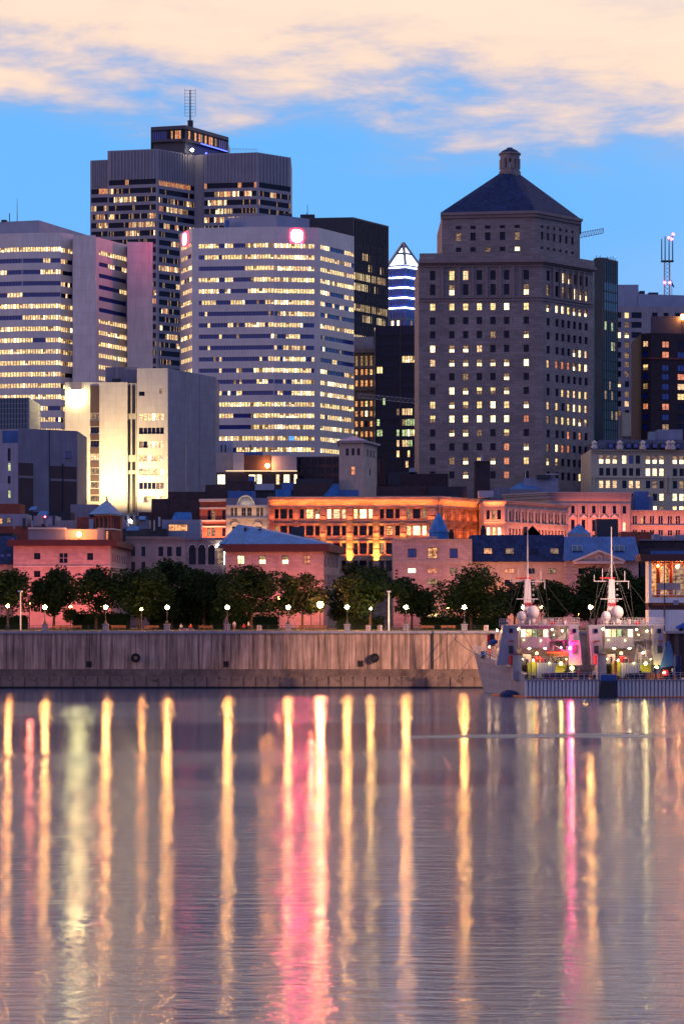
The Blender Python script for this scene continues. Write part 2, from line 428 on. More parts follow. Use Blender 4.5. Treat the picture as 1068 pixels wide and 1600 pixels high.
# ------------------------------------------------------------------ the setting: water, quay, ground
def water_mat():
    m = bpy.data.materials.new('harbour_water'); m.use_nodes = True; nt = m.node_tree
    b = nt.nodes['Principled BSDF']
    b.inputs['IOR'].default_value = 1.9
    b.inputs['Anisotropic'].default_value = .87; nt.links.new(nd(nt, 'ShaderNodeCombineXYZ', [0., 1., 0.]), b.inputs['Tangent'])
    b.inputs['Specular IOR Level'].default_value = .5
    oc = nd(nt, 'ShaderNodeTexCoord', out=3)
    def ns(kx, ky, det, ro=.55, dist=0.):
        v = nd(nt, 'ShaderNodeVectorMath', [oc, (kx, ky, 1.)], operation='MULTIPLY')
        return nd(nt, 'ShaderNodeTexNoise', {'Vector': v, 'Scale': 1., 'Detail': det, 'Roughness': ro, 'Distortion': dist})
    big = ns(.011, .022, 3, .5, .3)                      # wind patches
    swell = ns(.06, .45, 2); chop = ns(.30, 1.2, 4, .62)
    h = mth(nt, 'ADD', mth(nt, 'MULTIPLY', swell, .35), mth(nt, 'MULTIPLY', chop, 1.))
    amp = mapr(nt, big, .38, .62, .55, 1.25)
    bm = nd(nt, 'ShaderNodeBump', {'Strength': 1., 'Distance': WAVE, 'Height': mth(nt, 'MULTIPLY', h, amp)})
    nt.links.new(bm, b.inputs['Normal'])
    # a long slick of broken water left by a boat, and the wind patches, differ in roughness
    x, y, z = (nd(nt, 'ShaderNodeSeparateXYZ', [oc], out=i) for i in range(3))
    wob = mth(nt, 'MULTIPLY', mth(nt, 'SUBTRACT', ns(.05, .05, 3), .5), 10.)
    dy = mth(nt, 'ABSOLUTE', mth(nt, 'ADD', mth(nt, 'SUBTRACT', mth(nt, 'SUBTRACT', y, 247.), mth(nt, 'MULTIPLY', x, .12)), wob))
    wake = mth(nt, 'MULTIPLY', mapr(nt, dy, .6, 6.5, .8, 0), mth(nt, 'MULTIPLY', mapr(nt, x, 4., 14.), mapr(nt, x, 28., 40., 1., 0.)))
    ro = mth(nt, 'ADD', mapr(nt, big, .35, .65, ROUGH - .015, ROUGH + .025), mth(nt, 'MULTIPLY', wake, .4))
    nt.links.new(ro, b.inputs['Roughness'])
    fo = mixc(nt, wake, (.028, .062, .175), (.13, .14, .19)); nt.links.new(fo, b.inputs['Base Color'])
    return m
WAVE, ROUGH = .10, .112
b = MB(); b.poly([(-1500, -700, 0), (1500, -700, 0), (1500, 420, 0), (-1500, 420, 0)], water_mat()); w = b.build('water', kind='structure')
b = MB(); b.box(-3500, 404.2, -2, 3500, 6000, GZ, M['asphalt']); b.build('ground', kind='structure')
b = MB(); b.box(-900, 400.6, GZ - 1.2, 900, 404.2, GZ + .012, M['paving']); b.build('promenade', kind='structure')
b = MB(); b.poly([(X(-120, 407), 406, GZ + .02), (X(830, 407), 406, GZ + .02), (X(830, 407), 436, GZ + .02), (X(-120, 407), 436, GZ + .02)], M['lawn']); b.build('lawn', kind='structure')
b = MB(); b.box(-700, 438, GZ, 700, 452, GZ + .03, M['asphalt']); b.build('road', kind='structure')

# quay wall: one thing, its concrete panels picked out one by one
t = thing('quay_wall', 'long stained concrete quay wall rising from the harbour water', 'quay wall', (0, 400, 0))
b = MB(); b.box(-900, 400.35, -2, 66, 404.1, GZ - .25, M['quay']); b.build('core', t)
b = MB(); b.box(-900, 399.7, GZ - .45, 66, 404.15, GZ, M['concrete']); b.build('coping', t)
b = MB(); zt = Z(1046, 399); b.box(-900, 398.9, -2, 66, 400.4, zt, M['quaybase'])
b.box(-900, 398.5, -2, 66, 398.95, Z(1062, 398), M['quaybase']); b.build('footing', t)
R_ = random.Random(3); fb = []
for k in range(4):
    p = MB(); w_ = 2.05; h0, h1 = -.2, zt - 1.25
    q = [(0, 398.2 + R_.uniform(0, .2)), (w_, 398.2 + R_.uniform(0, .2))]
    p.hexa([(0.03, q[0][1], h0), (w_ - .03, q[1][1], h0), (w_ - .03, 398.9, h0), (.03, 398.9, h0)], [(.08, q[0][1] + R_.uniform(.05, .3), h1 - R_.uniform(0, .35)), (w_ - .08, q[1][1] + R_.uniform(.05, .3), h1 - R_.uniform(0, .35)), (w_ - .05, 398.9, h1 - .03), (.05, 398.9, h1)], M['quaybase'])
    o = p.build('footing_stone', t); fb.append(o)
x = -80.; k = 0
while x < 26:
    if k < 4: o = fb[k]
    else: o = fb[R_.randrange(4)].copy(); col.objects.link(o)
    o.location = (x, 0, R_.uniform(-.12, .08)); x += 2.1; k += 1
b = MB(); b.box(-900, 398.05, -2, 66, 398.4, .30, M['rubber']); b.build('tide_line', t)
xs = [X(p, 400) for p in (-60, -22, 10, 42, 80, 103, 140, 157, 205, 228, 260, 300, 330, 360, 395, 425, 452, 490, 512, 545, 575, 612, 640, 676, 698, 735, 770, 800, 840, 880, 920, 960, 1000, 1041)]
for i in range(len(xs) - 1):
    p = MB(); y0 = 399.98 + rnd.uniform(0, .07)
    p.box(xs[i] + .04, y0, zt + .01, xs[i + 1] - .04, 400.35, GZ - .46, M['quay']); p.build('panel', t)
for px, py in ((139, 1038), (353, 1038), (563, 1037)):
    p = MB(); x = X(px, 400); z = Z(py, 400); p.box(x - .5, 399.93, z - .55, x + .5, 400.2, z + .55, M['fascia']); p.box(x - .32, 399.9, z - .35, x + .32, 400.1, z + .35, M['rubber']); p.build('mooring_recess', t)
b = MB(); x = X(676, 400); b.box(x - .12, 399.6, .5, x + .12, 400., GZ, M['dksteel'])
b.build('ladder_rail', t)
# sheet piles of the pier on the right, that the terminal stands on
t = thing('pier_wall', 'dark corrugated sheet pile wall below the white terminal', 'pier wall', (X(1040, 396), 396, 0))
b = MB(); x = X(1040, 396); k = 0
pts = []
while x < 100:
    pts.append((x, 396 if k % 2 == 0 else 396.5)); x += .55 if k % 2 == 0 else .55
    pts.append((x, 396 if k % 2 == 0 else 396.5)); x += .25; k += 1
b.prism(pts + [(100, 404.1), (X(1040, 396), 404.1)], -2, GZ - .4, M['sheetpile']); b.build('piling', t)
b = MB(); b.box(X(1040, 396) - .2, 395.7, GZ - .4, 100, 404.12, GZ, M['concrete']); b.build('cap_beam', t)
b = MB(); b.box(82, 300, -2, 180, 396.5, GZ + .1, M['concrete']); b.build('pier', kind='structure')
for i, px in enumerate((212, 585)):
    b = MB(); c = (X(px, 399.5), 399.35, Z(1028, 399.5)); n = 18; R1, R2 = .80, .34
    for j in range(n):
        a0, a1 = 2 * math.pi * j / n, 2 * math.pi * (j + 1) / n
        prof = [(R1 - .1, -.3), (R1, -.18), (R1, .18), (R1 - .1, .3), (R2 + .1, .3), (R2, .2), (R2, -.2), (R2 + .1, -.3)]
        for q in range(8):
            (ra, ya), (rb, yb) = prof[q], prof[(q + 1) % 8]
            b.poly([(c[0] + ra * math.cos(a0), c[1] + ya, c[2] + ra * math.sin(a0)), (c[0] + rb * math.cos(a0), c[1] + yb, c[2] + rb * math.sin(a0)),
                    (c[0] + rb * math.cos(a1), c[1] + yb, c[2] + rb * math.sin(a1)), (c[0] + ra * math.cos(a1), c[1] + ya, c[2] + ra * math.sin(a1))], M['rubber'])
    o = b.build('tyre_fender', None, c)
    tag(o, ('black tyre fender hung on the pinkish wall among dark streaks', 'black tyre fender hung on the paler wall near the grey ship')[i], 'tyre fender', 'tyres on the quay wall')
    h = MB(); h.tube((c[0], 399.72, c[2] + .75), (c[0], 399.72, GZ - .5), .05, M['dksteel'], n=4); h.build('chain', o)

# ------------------------------------------------------------------ towers far behind
def bands(A, B, p0, p1, y0, step, n, h, pats, Yr=None, style='band'):
    Yr = Yr or A[1]
    return [(max(upx(A, B, p0), 0), min(upx(A, B, p1), 1), Z(y0 + step * i + h / 2, Yr), Z(y0 + step * i - h / 2, Yr), pats[i], style) for i in range(n)]
def runs(n, lo, hi, spans, dark='b', on='1', noise=.12):
    s = ''
    for i in range(n):
        x = lo + (hi - lo) * (i + .5) / n
        lit = any(a <= x <= b for a, b in spans)
        s += (rnd.choice('3d') if rnd.random() < noise else on) if lit else (rnd.choice('d3') if rnd.random() < noise * .5 else dark)
    return s

# --- pale tower in the middle, horizontal ribbons of windows
Y0 = 800; zt = Z(356, Y0)
cA, cB, cC, cD, cE = XY(281, 812), XY(300, 800), XY(428, 797), XY(497, 799), XY(553, 818)
t = thing('office_tower', 'pale octagonal office tower with lit window ribbons and two red roof emblems', 'office tower', (*cC, GZ))
b = MB()
ff = [[(120, 213), (243, 280), (355, 655)], [(150, 215), (230, 655)], [(330, 655)], [(120, 208), (245, 280), (357, 655)], [(120, 213), (240, 265), (352, 655)],
      [(140, 200), (265, 340), (435, 655)], [(490, 655)], [(160, 175), (250, 280), (340, 430), (450, 600)], [(215, 230), (465, 480), (525, 585)],
      [(165, 178), (470, 490), (515, 620)], [(128, 136), (400, 420), (440, 500), (515, 620)], [(210, 225), (380, 645)], [(250, 262), (395, 450), (515, 530), (570, 655)],
      [(200, 222), (255, 272), (300, 320), (490, 505), (545, 655)], [(205, 655)], [(215, 282), (375, 655)], [(365, 655)], [(120, 655)], [(300, 655)]]
rr = [[(683, 725), (790, 838)], [(683, 825)], [(683, 838)], [(683, 838)], [(683, 725), (790, 838)], [(683, 700), (738, 750), (770, 780), (820, 838)], [], [(683, 838)], [],
      [(690, 705)], [(740, 755)], [(680, 720), (790, 838)], [(683, 838)], [(683, 838)], [(683, 838)], [(683, 710), (720, 838)], [(683, 838)], [(683, 780), (800, 838)], [(683, 838)]]
nb = 19
fA = [runs(26, 120, 472, s) for s in ff]; fB = [runs(14, 472, 655, s) for s in ff]
fB[17] = fB[17][:5] + 'll' + fB[17][7:]
fR = [runs(14, 683, 838, s, noise=.2) for s in rr]
fL = [markov(7, .9, .6, '1133', 'bd') for i in range(nb)]
face(b, t, cA, cB, GZ, zt, bands(cA, cB, 282.5, 299.6, 389.5, 17.7, nb, 6.6, fL), M['pale'])
face(b, t, cB, cC, GZ, zt, bands(cB, cC, 310.4, 427.4, 384.6, 17.7, nb, 6.6, fA, 800), M['pale'])
face(b, t, cC, cD, GZ, zt, bands(cC, cD, 428.6, 490.8, 383.2, 17.72, nb, 6.6, fB), M['pale'])
face(b, t, cD, cE, GZ, zt, bands(cD, cE, 500.5, 552.9, 384.6, 17.7, nb, 6.6, fR), M['pale'])
close(b, back([cA, cB, cC, cD, cE], 40), 4, GZ, zt, M['pale'], M['darkroof'])
b.build('wall', t)
p = MB(); zp = Z(338.5, 812)
p.prism([XY(350, 814), XY(432, 808), XY(483, 816), XY(483, 840), XY(350, 840)], zt, zp, M['roofplant'])
p.box(X(352, 812), 810, zt, X(358, 812), 812, Z(345, 812), M['copper2']); p.build('roof_plant', t)
p = MB(); p.tube((X(479, 812), 812, zp), (X(479, 812), 812, Z(332, 812)), .15, M['dksteel'], n=4); p.box(X(440, 812), 812, zp, X(456, 812), 818, Z(333, 812), M['dksteel']); p.build('roof_aerial', t)
def emblem(root, A, B, px, py, r, core):
    """red-rimmed glowing rounded emblem, standing proud of the parapet"""
    d, n, L = nrm(A, B); u = upx(A, B, px); c = lerp2(A, B, u); z = Z(py, c[1])
    for nm, R, dep, mt in (('emblem_rim', r, .5, EMBR), ('emblem_core', r * .80, .62, core)):
        e = MB(); q = []
        for k in range(20):
            a = 2 * math.pi * k / 20; s = (abs(math.cos(a)) ** 3.2 + abs(math.sin(a)) ** 3.2) ** (-1 / 3.2)
            q.append((math.cos(a) * s * R, math.sin(a) * s * R * 1.05))
        f1 = [(c[0] + d.x * x + n.x * dep, c[1] + d.y * x + n.y * dep, z + y) for x, y in q]
        f0 = [(c[0] + d.x * x + n.x * .02, c[1] + d.y * x + n.y * .02, z + y) for x, y in q]
        e.poly(f1, mt)
        for k in range(20): e.poly([f0[k], f0[(k + 1) % 20], f1[(k + 1) % 20], f1[k]], mt)
        e.build(nm, root)
EMBR = emis('red_sign_rim', (1., .03, .05), 4.); EMBC = emis('sign_core', (1., .045, .15), 340.)
emblem(t, cC, cD, 463.5, 368.5, 2.5, EMBC); emblem(t, cA, cB, 290.5, 373.5, 2.5, emis('side_sign_core', (1., .045, .15), 70.))

# --- left pale tower
zt = Z(363, 800)
c0, c1, c2, c3 = XY(-60, 806), XY(35, 801), XY(95, 800), XY(114, 804)
t = thing('office_tower', 'pale faceted office tower at the left edge with a tall blank pink slab', 'office tower', (*c1, GZ))
b = MB(); nb = 19
pr = [.97, .10, .18, .2, .15, 1, .6, .85, .93, .97, .97, .9, .97, .97, .97, .8, .97, .85, .6]
f0 = [markov(20, p, .86, '1113', 'b') for p in pr]; f1 = [markov(15, p, .85, '11133', 'b') for p in pr]; f2 = [markov(5, p, .5, '13d', '0') for p in pr]
face(b, t, c0, c1, GZ, zt, bands(c0, c1, -60, 34.6, 389.4, 17.75, nb, 6.8, f0, 801), M['pale'])
face(b, t, c1, c2, GZ, zt, bands(c1, c2, 35.4, 94.6, 389.4, 17.75, nb, 6.8, f1), M['pale'])
face(b, t, c2, c3, GZ, zt, bands(c2, c3, 95.4, 113.5, 390.2, 17.75, nb, 6.8, f2), M['pale'])
close(b, back([c0, c1, c2, c3], 40), 3, GZ, zt, M['pale'], M['darkroof']); b.build('wall', t)
s0, s1 = XY(113.6, 797), XY(149.5, 795.6)
b = MB(); zs = Z(368, 797); b.prism([s0, s1, XY(149.5, 830), XY(113.6, 830)], GZ, zs, M['pale2']); b.build('slab', t)
d0, d1 = XY(149.6, 804), XY(198.5, 822); zd = Z(369.5, 804)
b = MB(); pr = [.9, .3, .08, .05, .1, .1, .8, .95, .95, .95, .95, .9, .9, .9, .9, .9, .9, .9, .9]
fd = [markov(12, p, .7, '113', 'b') for p in pr]
face(b, t, d0, d1, GZ, zd, bands(d0, d1, 154.5, 198, 393, 17.9, nb, 6.6, fd), M['pale'])
close(b, back([d0, d1], 20), 1, GZ, zd, M['pale'], M['darkroof']); b.build('side_wall', t)
e0, e1 = XY(198.6, 812), XY(238.5, 812.8); zs = Z(377.5, 812)
b = MB(); b.prism([e0, e1, XY(238.5, 850), XY(198.6, 850)], GZ, zs, M['pale2']); b.build('slab', t)
p = MB(); zp = Z(346, 815)
p.prism([XY(-40, 818), XY(61, 812), XY(140, 846), XY(140, 870), XY(-40, 870)], zt - .01, zp, M['roofplant']); p.build('roof_plant', t)
p = MB(); p.tube((X(25, 815), 818, zp), (X(25, 815), 818, Z(309, 818)), .22, M['steel'], r1=.08, n=4); p.tube((X(13, 815), 818, zp), (X(13, 815), 818, Z(333, 818)), .2, M['dksteel'], n=4)
p.box(X(2, 815), 815, zp, X(10, 815), 818, Z(343, 815), M['dksteel']); p.build('roof_aerial', t)

# --- cruciform grey tower with the rooftop restaurant
Y0 = 1100; zt = Z(232, Y0)
k0, k1, k2, k3 = XY(168, 1105), XY(246, 1100), XY(304.5, 1116), XY(317.5, 1114)
k4, k5, k6 = XY(318, 1111), XY(402, 1107), XY(454, 1120)
kl = XY(141, 1108)
t = thing('office_tower', 'tall ribbed grey cruciform tower with rooftop restaurant and lattice mast', 'office tower', (*k1, GZ))
def pvm(A, B, p0, p1, ytop, ym, n, ps):
    nw = max(4, int((p1 - p0) / 1.9)); h = 8.2
    kinds = [markov(nw, ps[min(i, len(ps) - 1)], .84, '1123ddro', '000000d') for i in range(n)]
    kinds[0] = markov(nw, .22, .8, 'or', '0')
    return bands(A, B, p0, p1, ym, 13.32, n, h, kinds, A[1])
ps = [.12, .22, .28, .16, .2, .25, .35, .2, .15, .24, .5, .16, .22]
def ribs(mb, A, B, z0, z1, n, out, mt, w=.03):
    for i in range(1, n):
        u = i / n; fbox(mb, A, B, u - w / n, u + w / n, z0, z1, out, mt)
zb = Z(279, Y0)
b = MB(); zl = Z(250.5, 1108)
face(b, t, kl, XY(168.3, 1106), GZ, zl, pvm(kl, XY(168.3, 1106), 142.5, 167.8, 0, 299.5, 22, ps), M['granite'])
ribs(b, kl, XY(168.3, 1106), Z(293, 1108), zl, 8, .5, M['granite'], .15)
close(b, [kl, XY(168.3, 1106), XY(168.3, 1140), XY(141, 1140)], 1, GZ, zl, M['granite'], M['darkroof']); b.build('wing_wall', t)
b = MB()
face(b, t, k0, k1, GZ, zt, pvm(k0, k1, 170, 243.5, 0, 285.7, 24, ps), M['granite'])
face(b, t, k1, k2, GZ, zt, pvm(k1, k2, 248.5, 303.8, 0, 284.6, 24, ps), M['granite'])
face(b, t, k2, k3, GZ, zt, [], M['granite'])
ribs(b, k0, k1, zb, zt - .3, 15, .6, M['granite'], .12); ribs(b, k1, k2, zb - 1, zt - .3, 15, .6, M['granite'], .12)
close(b, back([k0, k1, k2, k3], 30), 3, GZ, zt, M['granite'], M['darkroof']); b.build('wall', t)
b = MB(); zr = Z(237.5, 1107)
face(b, t, k4, k5, GZ, zr, pvm(k4, k5, 319, 400.5, 0, 290.5, 20, [.4, .6, .4, .8, .8, .5]), M['granite'])
face(b, t, k5, k6, GZ, zr, pvm(k5, k6, 404.5, 453.5, 0, 288, 20, [.3, .25, .15, .4, .3]), M['granite'])
ribs(b, k4, k5, Z(283, 1107), zr - .3, 16, .5, M['granite'], .12); ribs(b, k5, k6, Z(283, 1107), zr - .3, 10, .6, M['granite'], .14)
close(b, back([k4, k5, k6], 30), 2, GZ, zr, M['granite'], M['darkroof']); b.build('wing_wall', t)
b = MB()
for i in range(14):
    q = lerp2(XY(360, 1106), k5, i / 13); b.tube((*q, zr), (*q, zr + 1.6), .09, M['steel'], n=4)
b.tube((*XY(360, 1106), zr + 1.5), (*k5, zr + 1.5), .08, M['steel'], n=4); b.build('roof_railing', t)
r0, r1, r2 = XY(236.5, 1112), XY(290, 1108), XY(356, 1136)
b = MB(); zA, zB, zC, zD = zt, Z(219.5, 1108), Z(201.5, 1108), Z(196, 1108)
low = [lerp2(r0, r1, .05), r1, lerp2(r1, r2, .97)]
face(b, t, XY(240, 1114), XY(289, 1110.5), zt, zB, [], M['metalrib']); face(b, t, XY(289, 1110.5), XY(353, 1137), zt, zB, [], M['metalrib'])
face(b, t, r0, r1, zB, zC, [(.03, .98, zB + 1.2, zC - .4, 'bbbbbbb00o0oro00', 'band')], M['metalrib'])
face(b, t, r1, r2, zB, zC, [(.02, .98, zB + 1.2, zC - .4, '0o00o0rd0o0ro0d0bbbb', 'band')], M['metalrib'])
close(b, back([r0, r1, r2], 20), 2, zB, zC, M['metalrib'], M['darkroof'])
b.poly([(*p, zB) for p in reversed(back([r0, r1, r2], 20))], M['metalrib'])
b.prism([XY(235.5, 1111), XY(290, 1106.5), XY(357, 1135), XY(357, 1160), XY(235.5, 1160)], zC, zD, M['metalrib']); b.build('rooftop_restaurant', t)
b = MB(); c = (X(299, 1108), 1109.4, Z(232, 1108)); b.ball((X(299.5, 1108), 1109.5, Z(233, 1108)), .8, WHITEL, 8, 5); b.build('floodlight', t)
b = MB(); b.ball((X(322, 1120), 1120, Z(239, 1120)), .5, emis('blue_lamp', (.05, .08, 1.), 8.), 6, 4); d = nrm(r1, r2)[0]
b.tube((X(314, 1114), 1113.0, zB - .3), (X(355, 1132), 1132.5, zB - .3), .22, bpy.data.materials['blue_lamp'], n=4); b.build('blue_light_strip', t)
b = MB(); mx, my = X(297, 1120), 1120; zm = Z(140, 1120); z0 = zD
b.tube((mx, my, z0), (mx, my, zm), .45, M['dksteel'], r1=.3, n=6); b.box(mx - 1.2, my - 1, z0, mx + 1.4, my + 1, Z(188, 1120), M['dksteel'])
for s in (-1, 1):
    b.tube((mx + s * 2.6, my, Z(180, 1120)), (mx + s * 2.6, my, zm + .6), .1, M['dksteel'], n=4)
for i in range(9):
    z = Z(141 + i * 5, 1120); b.tube((mx - 2.6, my, z), (mx + 2.6, my, z), .09, M['dksteel'], n=4)
b.build('lattice_mast', t)

# --- black ribbed tower behind the pale one
A, B, C = XY(482, 952), XY(552, 950), XY(607, 972); zt = Z(339, 950)
t = thing('office_tower', 'black ribbed tower with a few lit floors behind the pale tower', 'office tower', (*B, GZ))
b = MB(); rows = 13
pats = ['0' * 12, '000110000000', '000001000100', '111111111110', '111110010000', '0' * 12, '111111111111', '000111001110', '000000010000', '111100011000', '000011111000', '0000', '0011001']
face(b, t, A, B, GZ, zt, [], M['black'])
face(b, t, B, C, GZ, zt, [(.02, .985, Z(374 + 16.2 * i + 13, 950), Z(374 + 16.2 * i + 2, 950), pats[i], 'band') for i in range(rows)], M['black'])
ribs(b, A, B, GZ, zt - .5, 22, .55, M['metalrib'], .12); ribs(b, B, C, GZ, zt - .5, 18, .55, M['metalrib'], .1)
close(b, back([A, B, C], 40), 2, GZ, zt, M['black'], M['darkroof']); b.build('wall', t)
p = MB(); x = X(480, 952); p.box(x - 3, 955, zt, x + 3, 960, zt + 2, M['dksteel']); p.tube((x, 955, zt), (x, 955, zt + 6), .15, M['dksteel'], n=4); p.build('roof_aerial', t)

# --- glass tower with the lit pyramid
Y0 = 1150; zt = Z(413, Y0); zp = Z(377, Y0 + 10)
A, B, C = XY(606, 1154), XY(633, 1150), XY(656, 1158)
t = thing('office_tower', 'blue glass tower crowned by a lit white glass pyramid', 'office tower', (*B, GZ))
b = MB(); NEON = emis('white_neon_strip', (.80, .86, 1.), 15.); PYR = emis('lit_glass_pyramid', (.70, .80, 1.), 3.2)
gl = ['bbbbbb', 'bbbbbb', 'bbbbbb', 'bbbbbb', 'bbbbbb', 'b1b1bb', 'b1b3d1', '11111b', 'bbbbbb', 'b3bbbb', 'bbbbbb', 'bbbb1b', 'bbbbbb', 'bbbbbb']
for q, (a, c) in enumerate(((A, B), (B, C))):
    face(b, t, a, c, GZ, zt, [(.01, .99, Z(420.5 + 15.9 * i + 11, Y0), Z(420.5 + 15.9 * i, Y0), (gl[i] if q == 0 else gl[i][::-1]), 'band') for i in range(len(gl))], M['blueglass'], rec=.15)
close(b, back([A, B, C], 34), 2, GZ, zt, M['blueglass'], M['blueglass']); b.build('wall', t)
for i in range(5):
    p = MB(); z = Z(417.2 + 15.9 * i, Y0)
    ledge(p, [A, B, C], z - .1, z + .32, .5, NEON); p.build('neon_strip', t)
p = MB(); ap = (X(630, 1165), 1166, zp); ft = [A, B, C, XY(656, 1190), XY(606, 1190)]
for i in range(5):
    a, c = ft[i], ft[(i + 1) % 5]; p.poly([(*a, zt), (*c, zt), ap], PYR)
p.build('glass_pyramid', t)
p = MB()
for q in ft[:3]: p.tube((*q, zt), ap, .9, M['blueglass'], n=5)
m1, m2, m3 = [tuple(Vector((*q, zt)).lerp(Vector(ap), .52)) for q in ft[:3]]
p.tube(m1, m2, .7, M['blueglass'], n=4); p.tube(m2, m3, .7, M['blueglass'], n=4); p.build('pyramid_rib', t)

# --- old stone office block seen between the towers
A, B, C = XY(548, 882), XY(596, 880), XY(601, 905); zt = Z(545, 880)
t = thing('office_block', 'old stone office block with warm arched windows beside the pale tower', 'office block', (*B, GZ))
b = MB(); cols = cw([556.5, 565, 572, 579.5, 587, 593.5], 4)
rows = [(556, 572), (577, 586), (594, 604)] + [(y - 4.5, y + 4.5) for y in (631, 646.5, 662.5, 678.5, 694.5, 709.5)]
kinds = ['dddd0d', 'ooo1o1', 'oooo1o'] + [''.join(rnd.choice('oo1d0o') for _ in range(6)) for _ in range(6)]
face(b, t, A, B, GZ, zt, wpx(A, B, cols, rows, kinds), M['limestone2'])
face(b, t, B, C, GZ, zt, wpx(B, C, [(597.2, 599.8)], rows[3:], '0'), M['limestone2'])
for y0, y1, o in ((545, 551, 1.6), (572.5, 575, .6), (606, 610, .9), (622, 624, .5)): ledge(b, [A, B, C], Z(y1, 880), Z(y0, 880) - .02, o, M['limestone2'])
close(b, back([A, B, C], 25), 2, GZ, zt, M['limestone2'], M['darkroof']); b.build('wall', t)
p = MB(); p.box(X(552, 884), 885, zt, X(583, 884), 900, Z(526, 885), M['granite']); p.build('roof_plant', t)
for px in (556, 570, 584, 596):
    p = MB(); p.lathe((X(px, 881), 881.3, zt), [(.5, 0), (.6, .5), (.3, .8), (.5, 1.3), (.05, 1.9)], M['limestone2'], 6); p.build('finial', t)

# --- dark glass block between stone block and stone tower
A, B = XY(586, 842), XY(654, 840); zt = Z(509, 842)
t = thing('office_block', 'dark glass office block with green and yellow lit floors beside the stone tower', 'office block', (*A, GZ))
b = MB()
pats = ['0' * 14, '0' * 14, '00000000111110', '11000000000000', '0' * 14, '0' * 14, '00g00000000000', '0000000d113100', 'g0000000dgggg0', 'gg00000ggg2g1g', '0000000131gg00', '00000001001000', '0000000003000']
face(b, t, A, B, GZ, zt, [(.04, .55, Z(524 + 16.4 * i + 10, 842), Z(524 + 16.4 * i, 842), p[:8], 'band') for i, p in enumerate(pats)] +
     [(.62, .97, Z(524 + 16.4 * i + 10, 842), Z(524 + 16.4 * i, 842), p[8:], 'band') for i, p in enumerate(pats)], M['dkglass'])
fbox(b, A, B, .565, .61, GZ, zt - .3, .6, M['brown']); fbox(b, A, B, .005, .03, GZ, zt - .3, .5, M['dksteel'])
close(b, back([A, B], 30), 1, GZ, zt, M['dkglass'], M['darkroof']); b.build('wall', t)

# --- stone tower with the pyramid roof
Y0 = 650
A, B, C = XY(654, 652.3), XY(847.5, 650), XY(926, 666); zt = Z(404, Y0)
t = thing('stone_tower', 'pale stone skyscraper with steep dark pyramid roof and cupola', 'tower', (*B, GZ))
b = MB()
fx = [675.5, 705.5, 727, 748.5, 769.7, 791, 821.7]; rx = [856, 869.8, 879, 888.2, 897.2, 906, 915.2]
ry = [479.5 + 21.9 * k for k in range(13)]
fk = ['1111121', '0000000', '0000d0h', '1hh1000', '1hhhhh2', '00d00h0', '0111110', '1h11211', '122222r', '0hhd010', '00000rh', '0dh1hr1', '00h00r0']
rk = ['1111hhh', '0000000', '0000000', '0000111', '1rrr111', '0000000', '0011111', '1101111', 'd111111', '000r0r0', 'd1rr000', '1100000', '0000010']
fs = [wpx(A, B, cw(fx, 8.3), [(423, 438), (444.5, 461.5)], ['0110000', '0h0000h'], 'cross'),
      wpx(A, B, cw(fx, 8.3), [(y - 5.6, y + 5.6) for y in ry], fk, 'cross')]
rs = [wpx(B, C, cw(rx, 5.), [(421, 437), (443, 460)], ['0011000', 'd01d1hh'], 'sash'),
      wpx(B, C, cw(rx, 5.), [(y - 5.9, y + 5.9) for y in ry], rk, 'sash')]
face(b, t, A, B, GZ, zt, fs[0] + fs[1], M['limestone'], rec=.5, reveal=M['limestone2'])
face(b, t, B, C, GZ, zt, rs[0] + rs[1], M['limestone'], rec=.5, reveal=M['limestone2'])
close(b, back([A, B, C], 26), 2, GZ, zt, M['limestone'], M['darkroof']); b.build('wall', t)
p = MB()
for y0, y1, o in ((403.5, 406, 1.0), (406, 410, 1.5), (410, 412, .7), (414.5, 416, .4), (463, 465, .5), (467, 469.5, .3)): ledge(p, [A, B, C], Z(y1, Y0) + .01, Z(y0, Y0) - .01, o, M['limestone2'])
p.build('cornice', t)
for px in [690.5, 716.3, 738, 759.2, 780.5, 801, 812]:
    p = MB(); u = upx(A, B, px); fbox(p, A, B, u - .012, u + .012, Z(462.8, Y0), Z(416.2, Y0), .45, M['limestone2']); p.build('pilaster', t)
for px in [863.5, 874.6, 883.7, 892.8, 901.7, 910.6]:
    p = MB(); u = upx(B, C, px); fbox(p, B, C, u - .022, u + .022, Z(462.8, Y0), Z(416.2, Y0), .45, M['limestone2']); p.build('pilaster', t)
p = MB(); zb = Z(394.5, 651)
a2, b2, c2_ = lerp2(A, B, .005), XY(847.2, 650.4), lerp2(B, C, .99)
for q0, q1 in ((a2, b2), (b2, c2_)): fbox(p, q0, q1, 0, 1, zt + .02, zb, 0, M['limestone'], sink=.9)
p.build('parapet', t)
# upper stage
Y1 = 662; a3, b3, c3_ = XY(690, 663.5), XY(836, 660), XY(905.5, 674); zu = Z(333.5, 660)
b = MB()
ux = [716, 738.5, 761.5, 784.5, 807.5]; vx = [846.6, 856, 865.5, 875, 884.5, 894]
face(b, t, a3, b3, zt, zu, wpx(a3, b3, cw(ux, 8.4), [(350.5, 355.5), (361, 373.5), (384, 391)], ['00000', 'd000d', '00d02'], 'sash', 660), M['limestone'], rec=.5)
face(b, t, b3, c3_, zt, zu, wpx(b3, c3_, cw(vx, 3.6), [(349.5, 354), (360, 372), (383, 387)], '0', 'sash', 660), M['limestone'], rec=.5)
close(b, back([a3, b3, c3_], 24), 2, zt, zu, M['limestone'], M['darkroof']); b.build('upper_wall', t)
p = MB(); ledge(p, [a3, b3, c3_], zu - .05, zu + .75, 1.1, M['limestone2']); ledge(p, [a3, b3, c3_], zu - .9, zu - .06, .6, M['limestone2']); p.build('cornice', t)
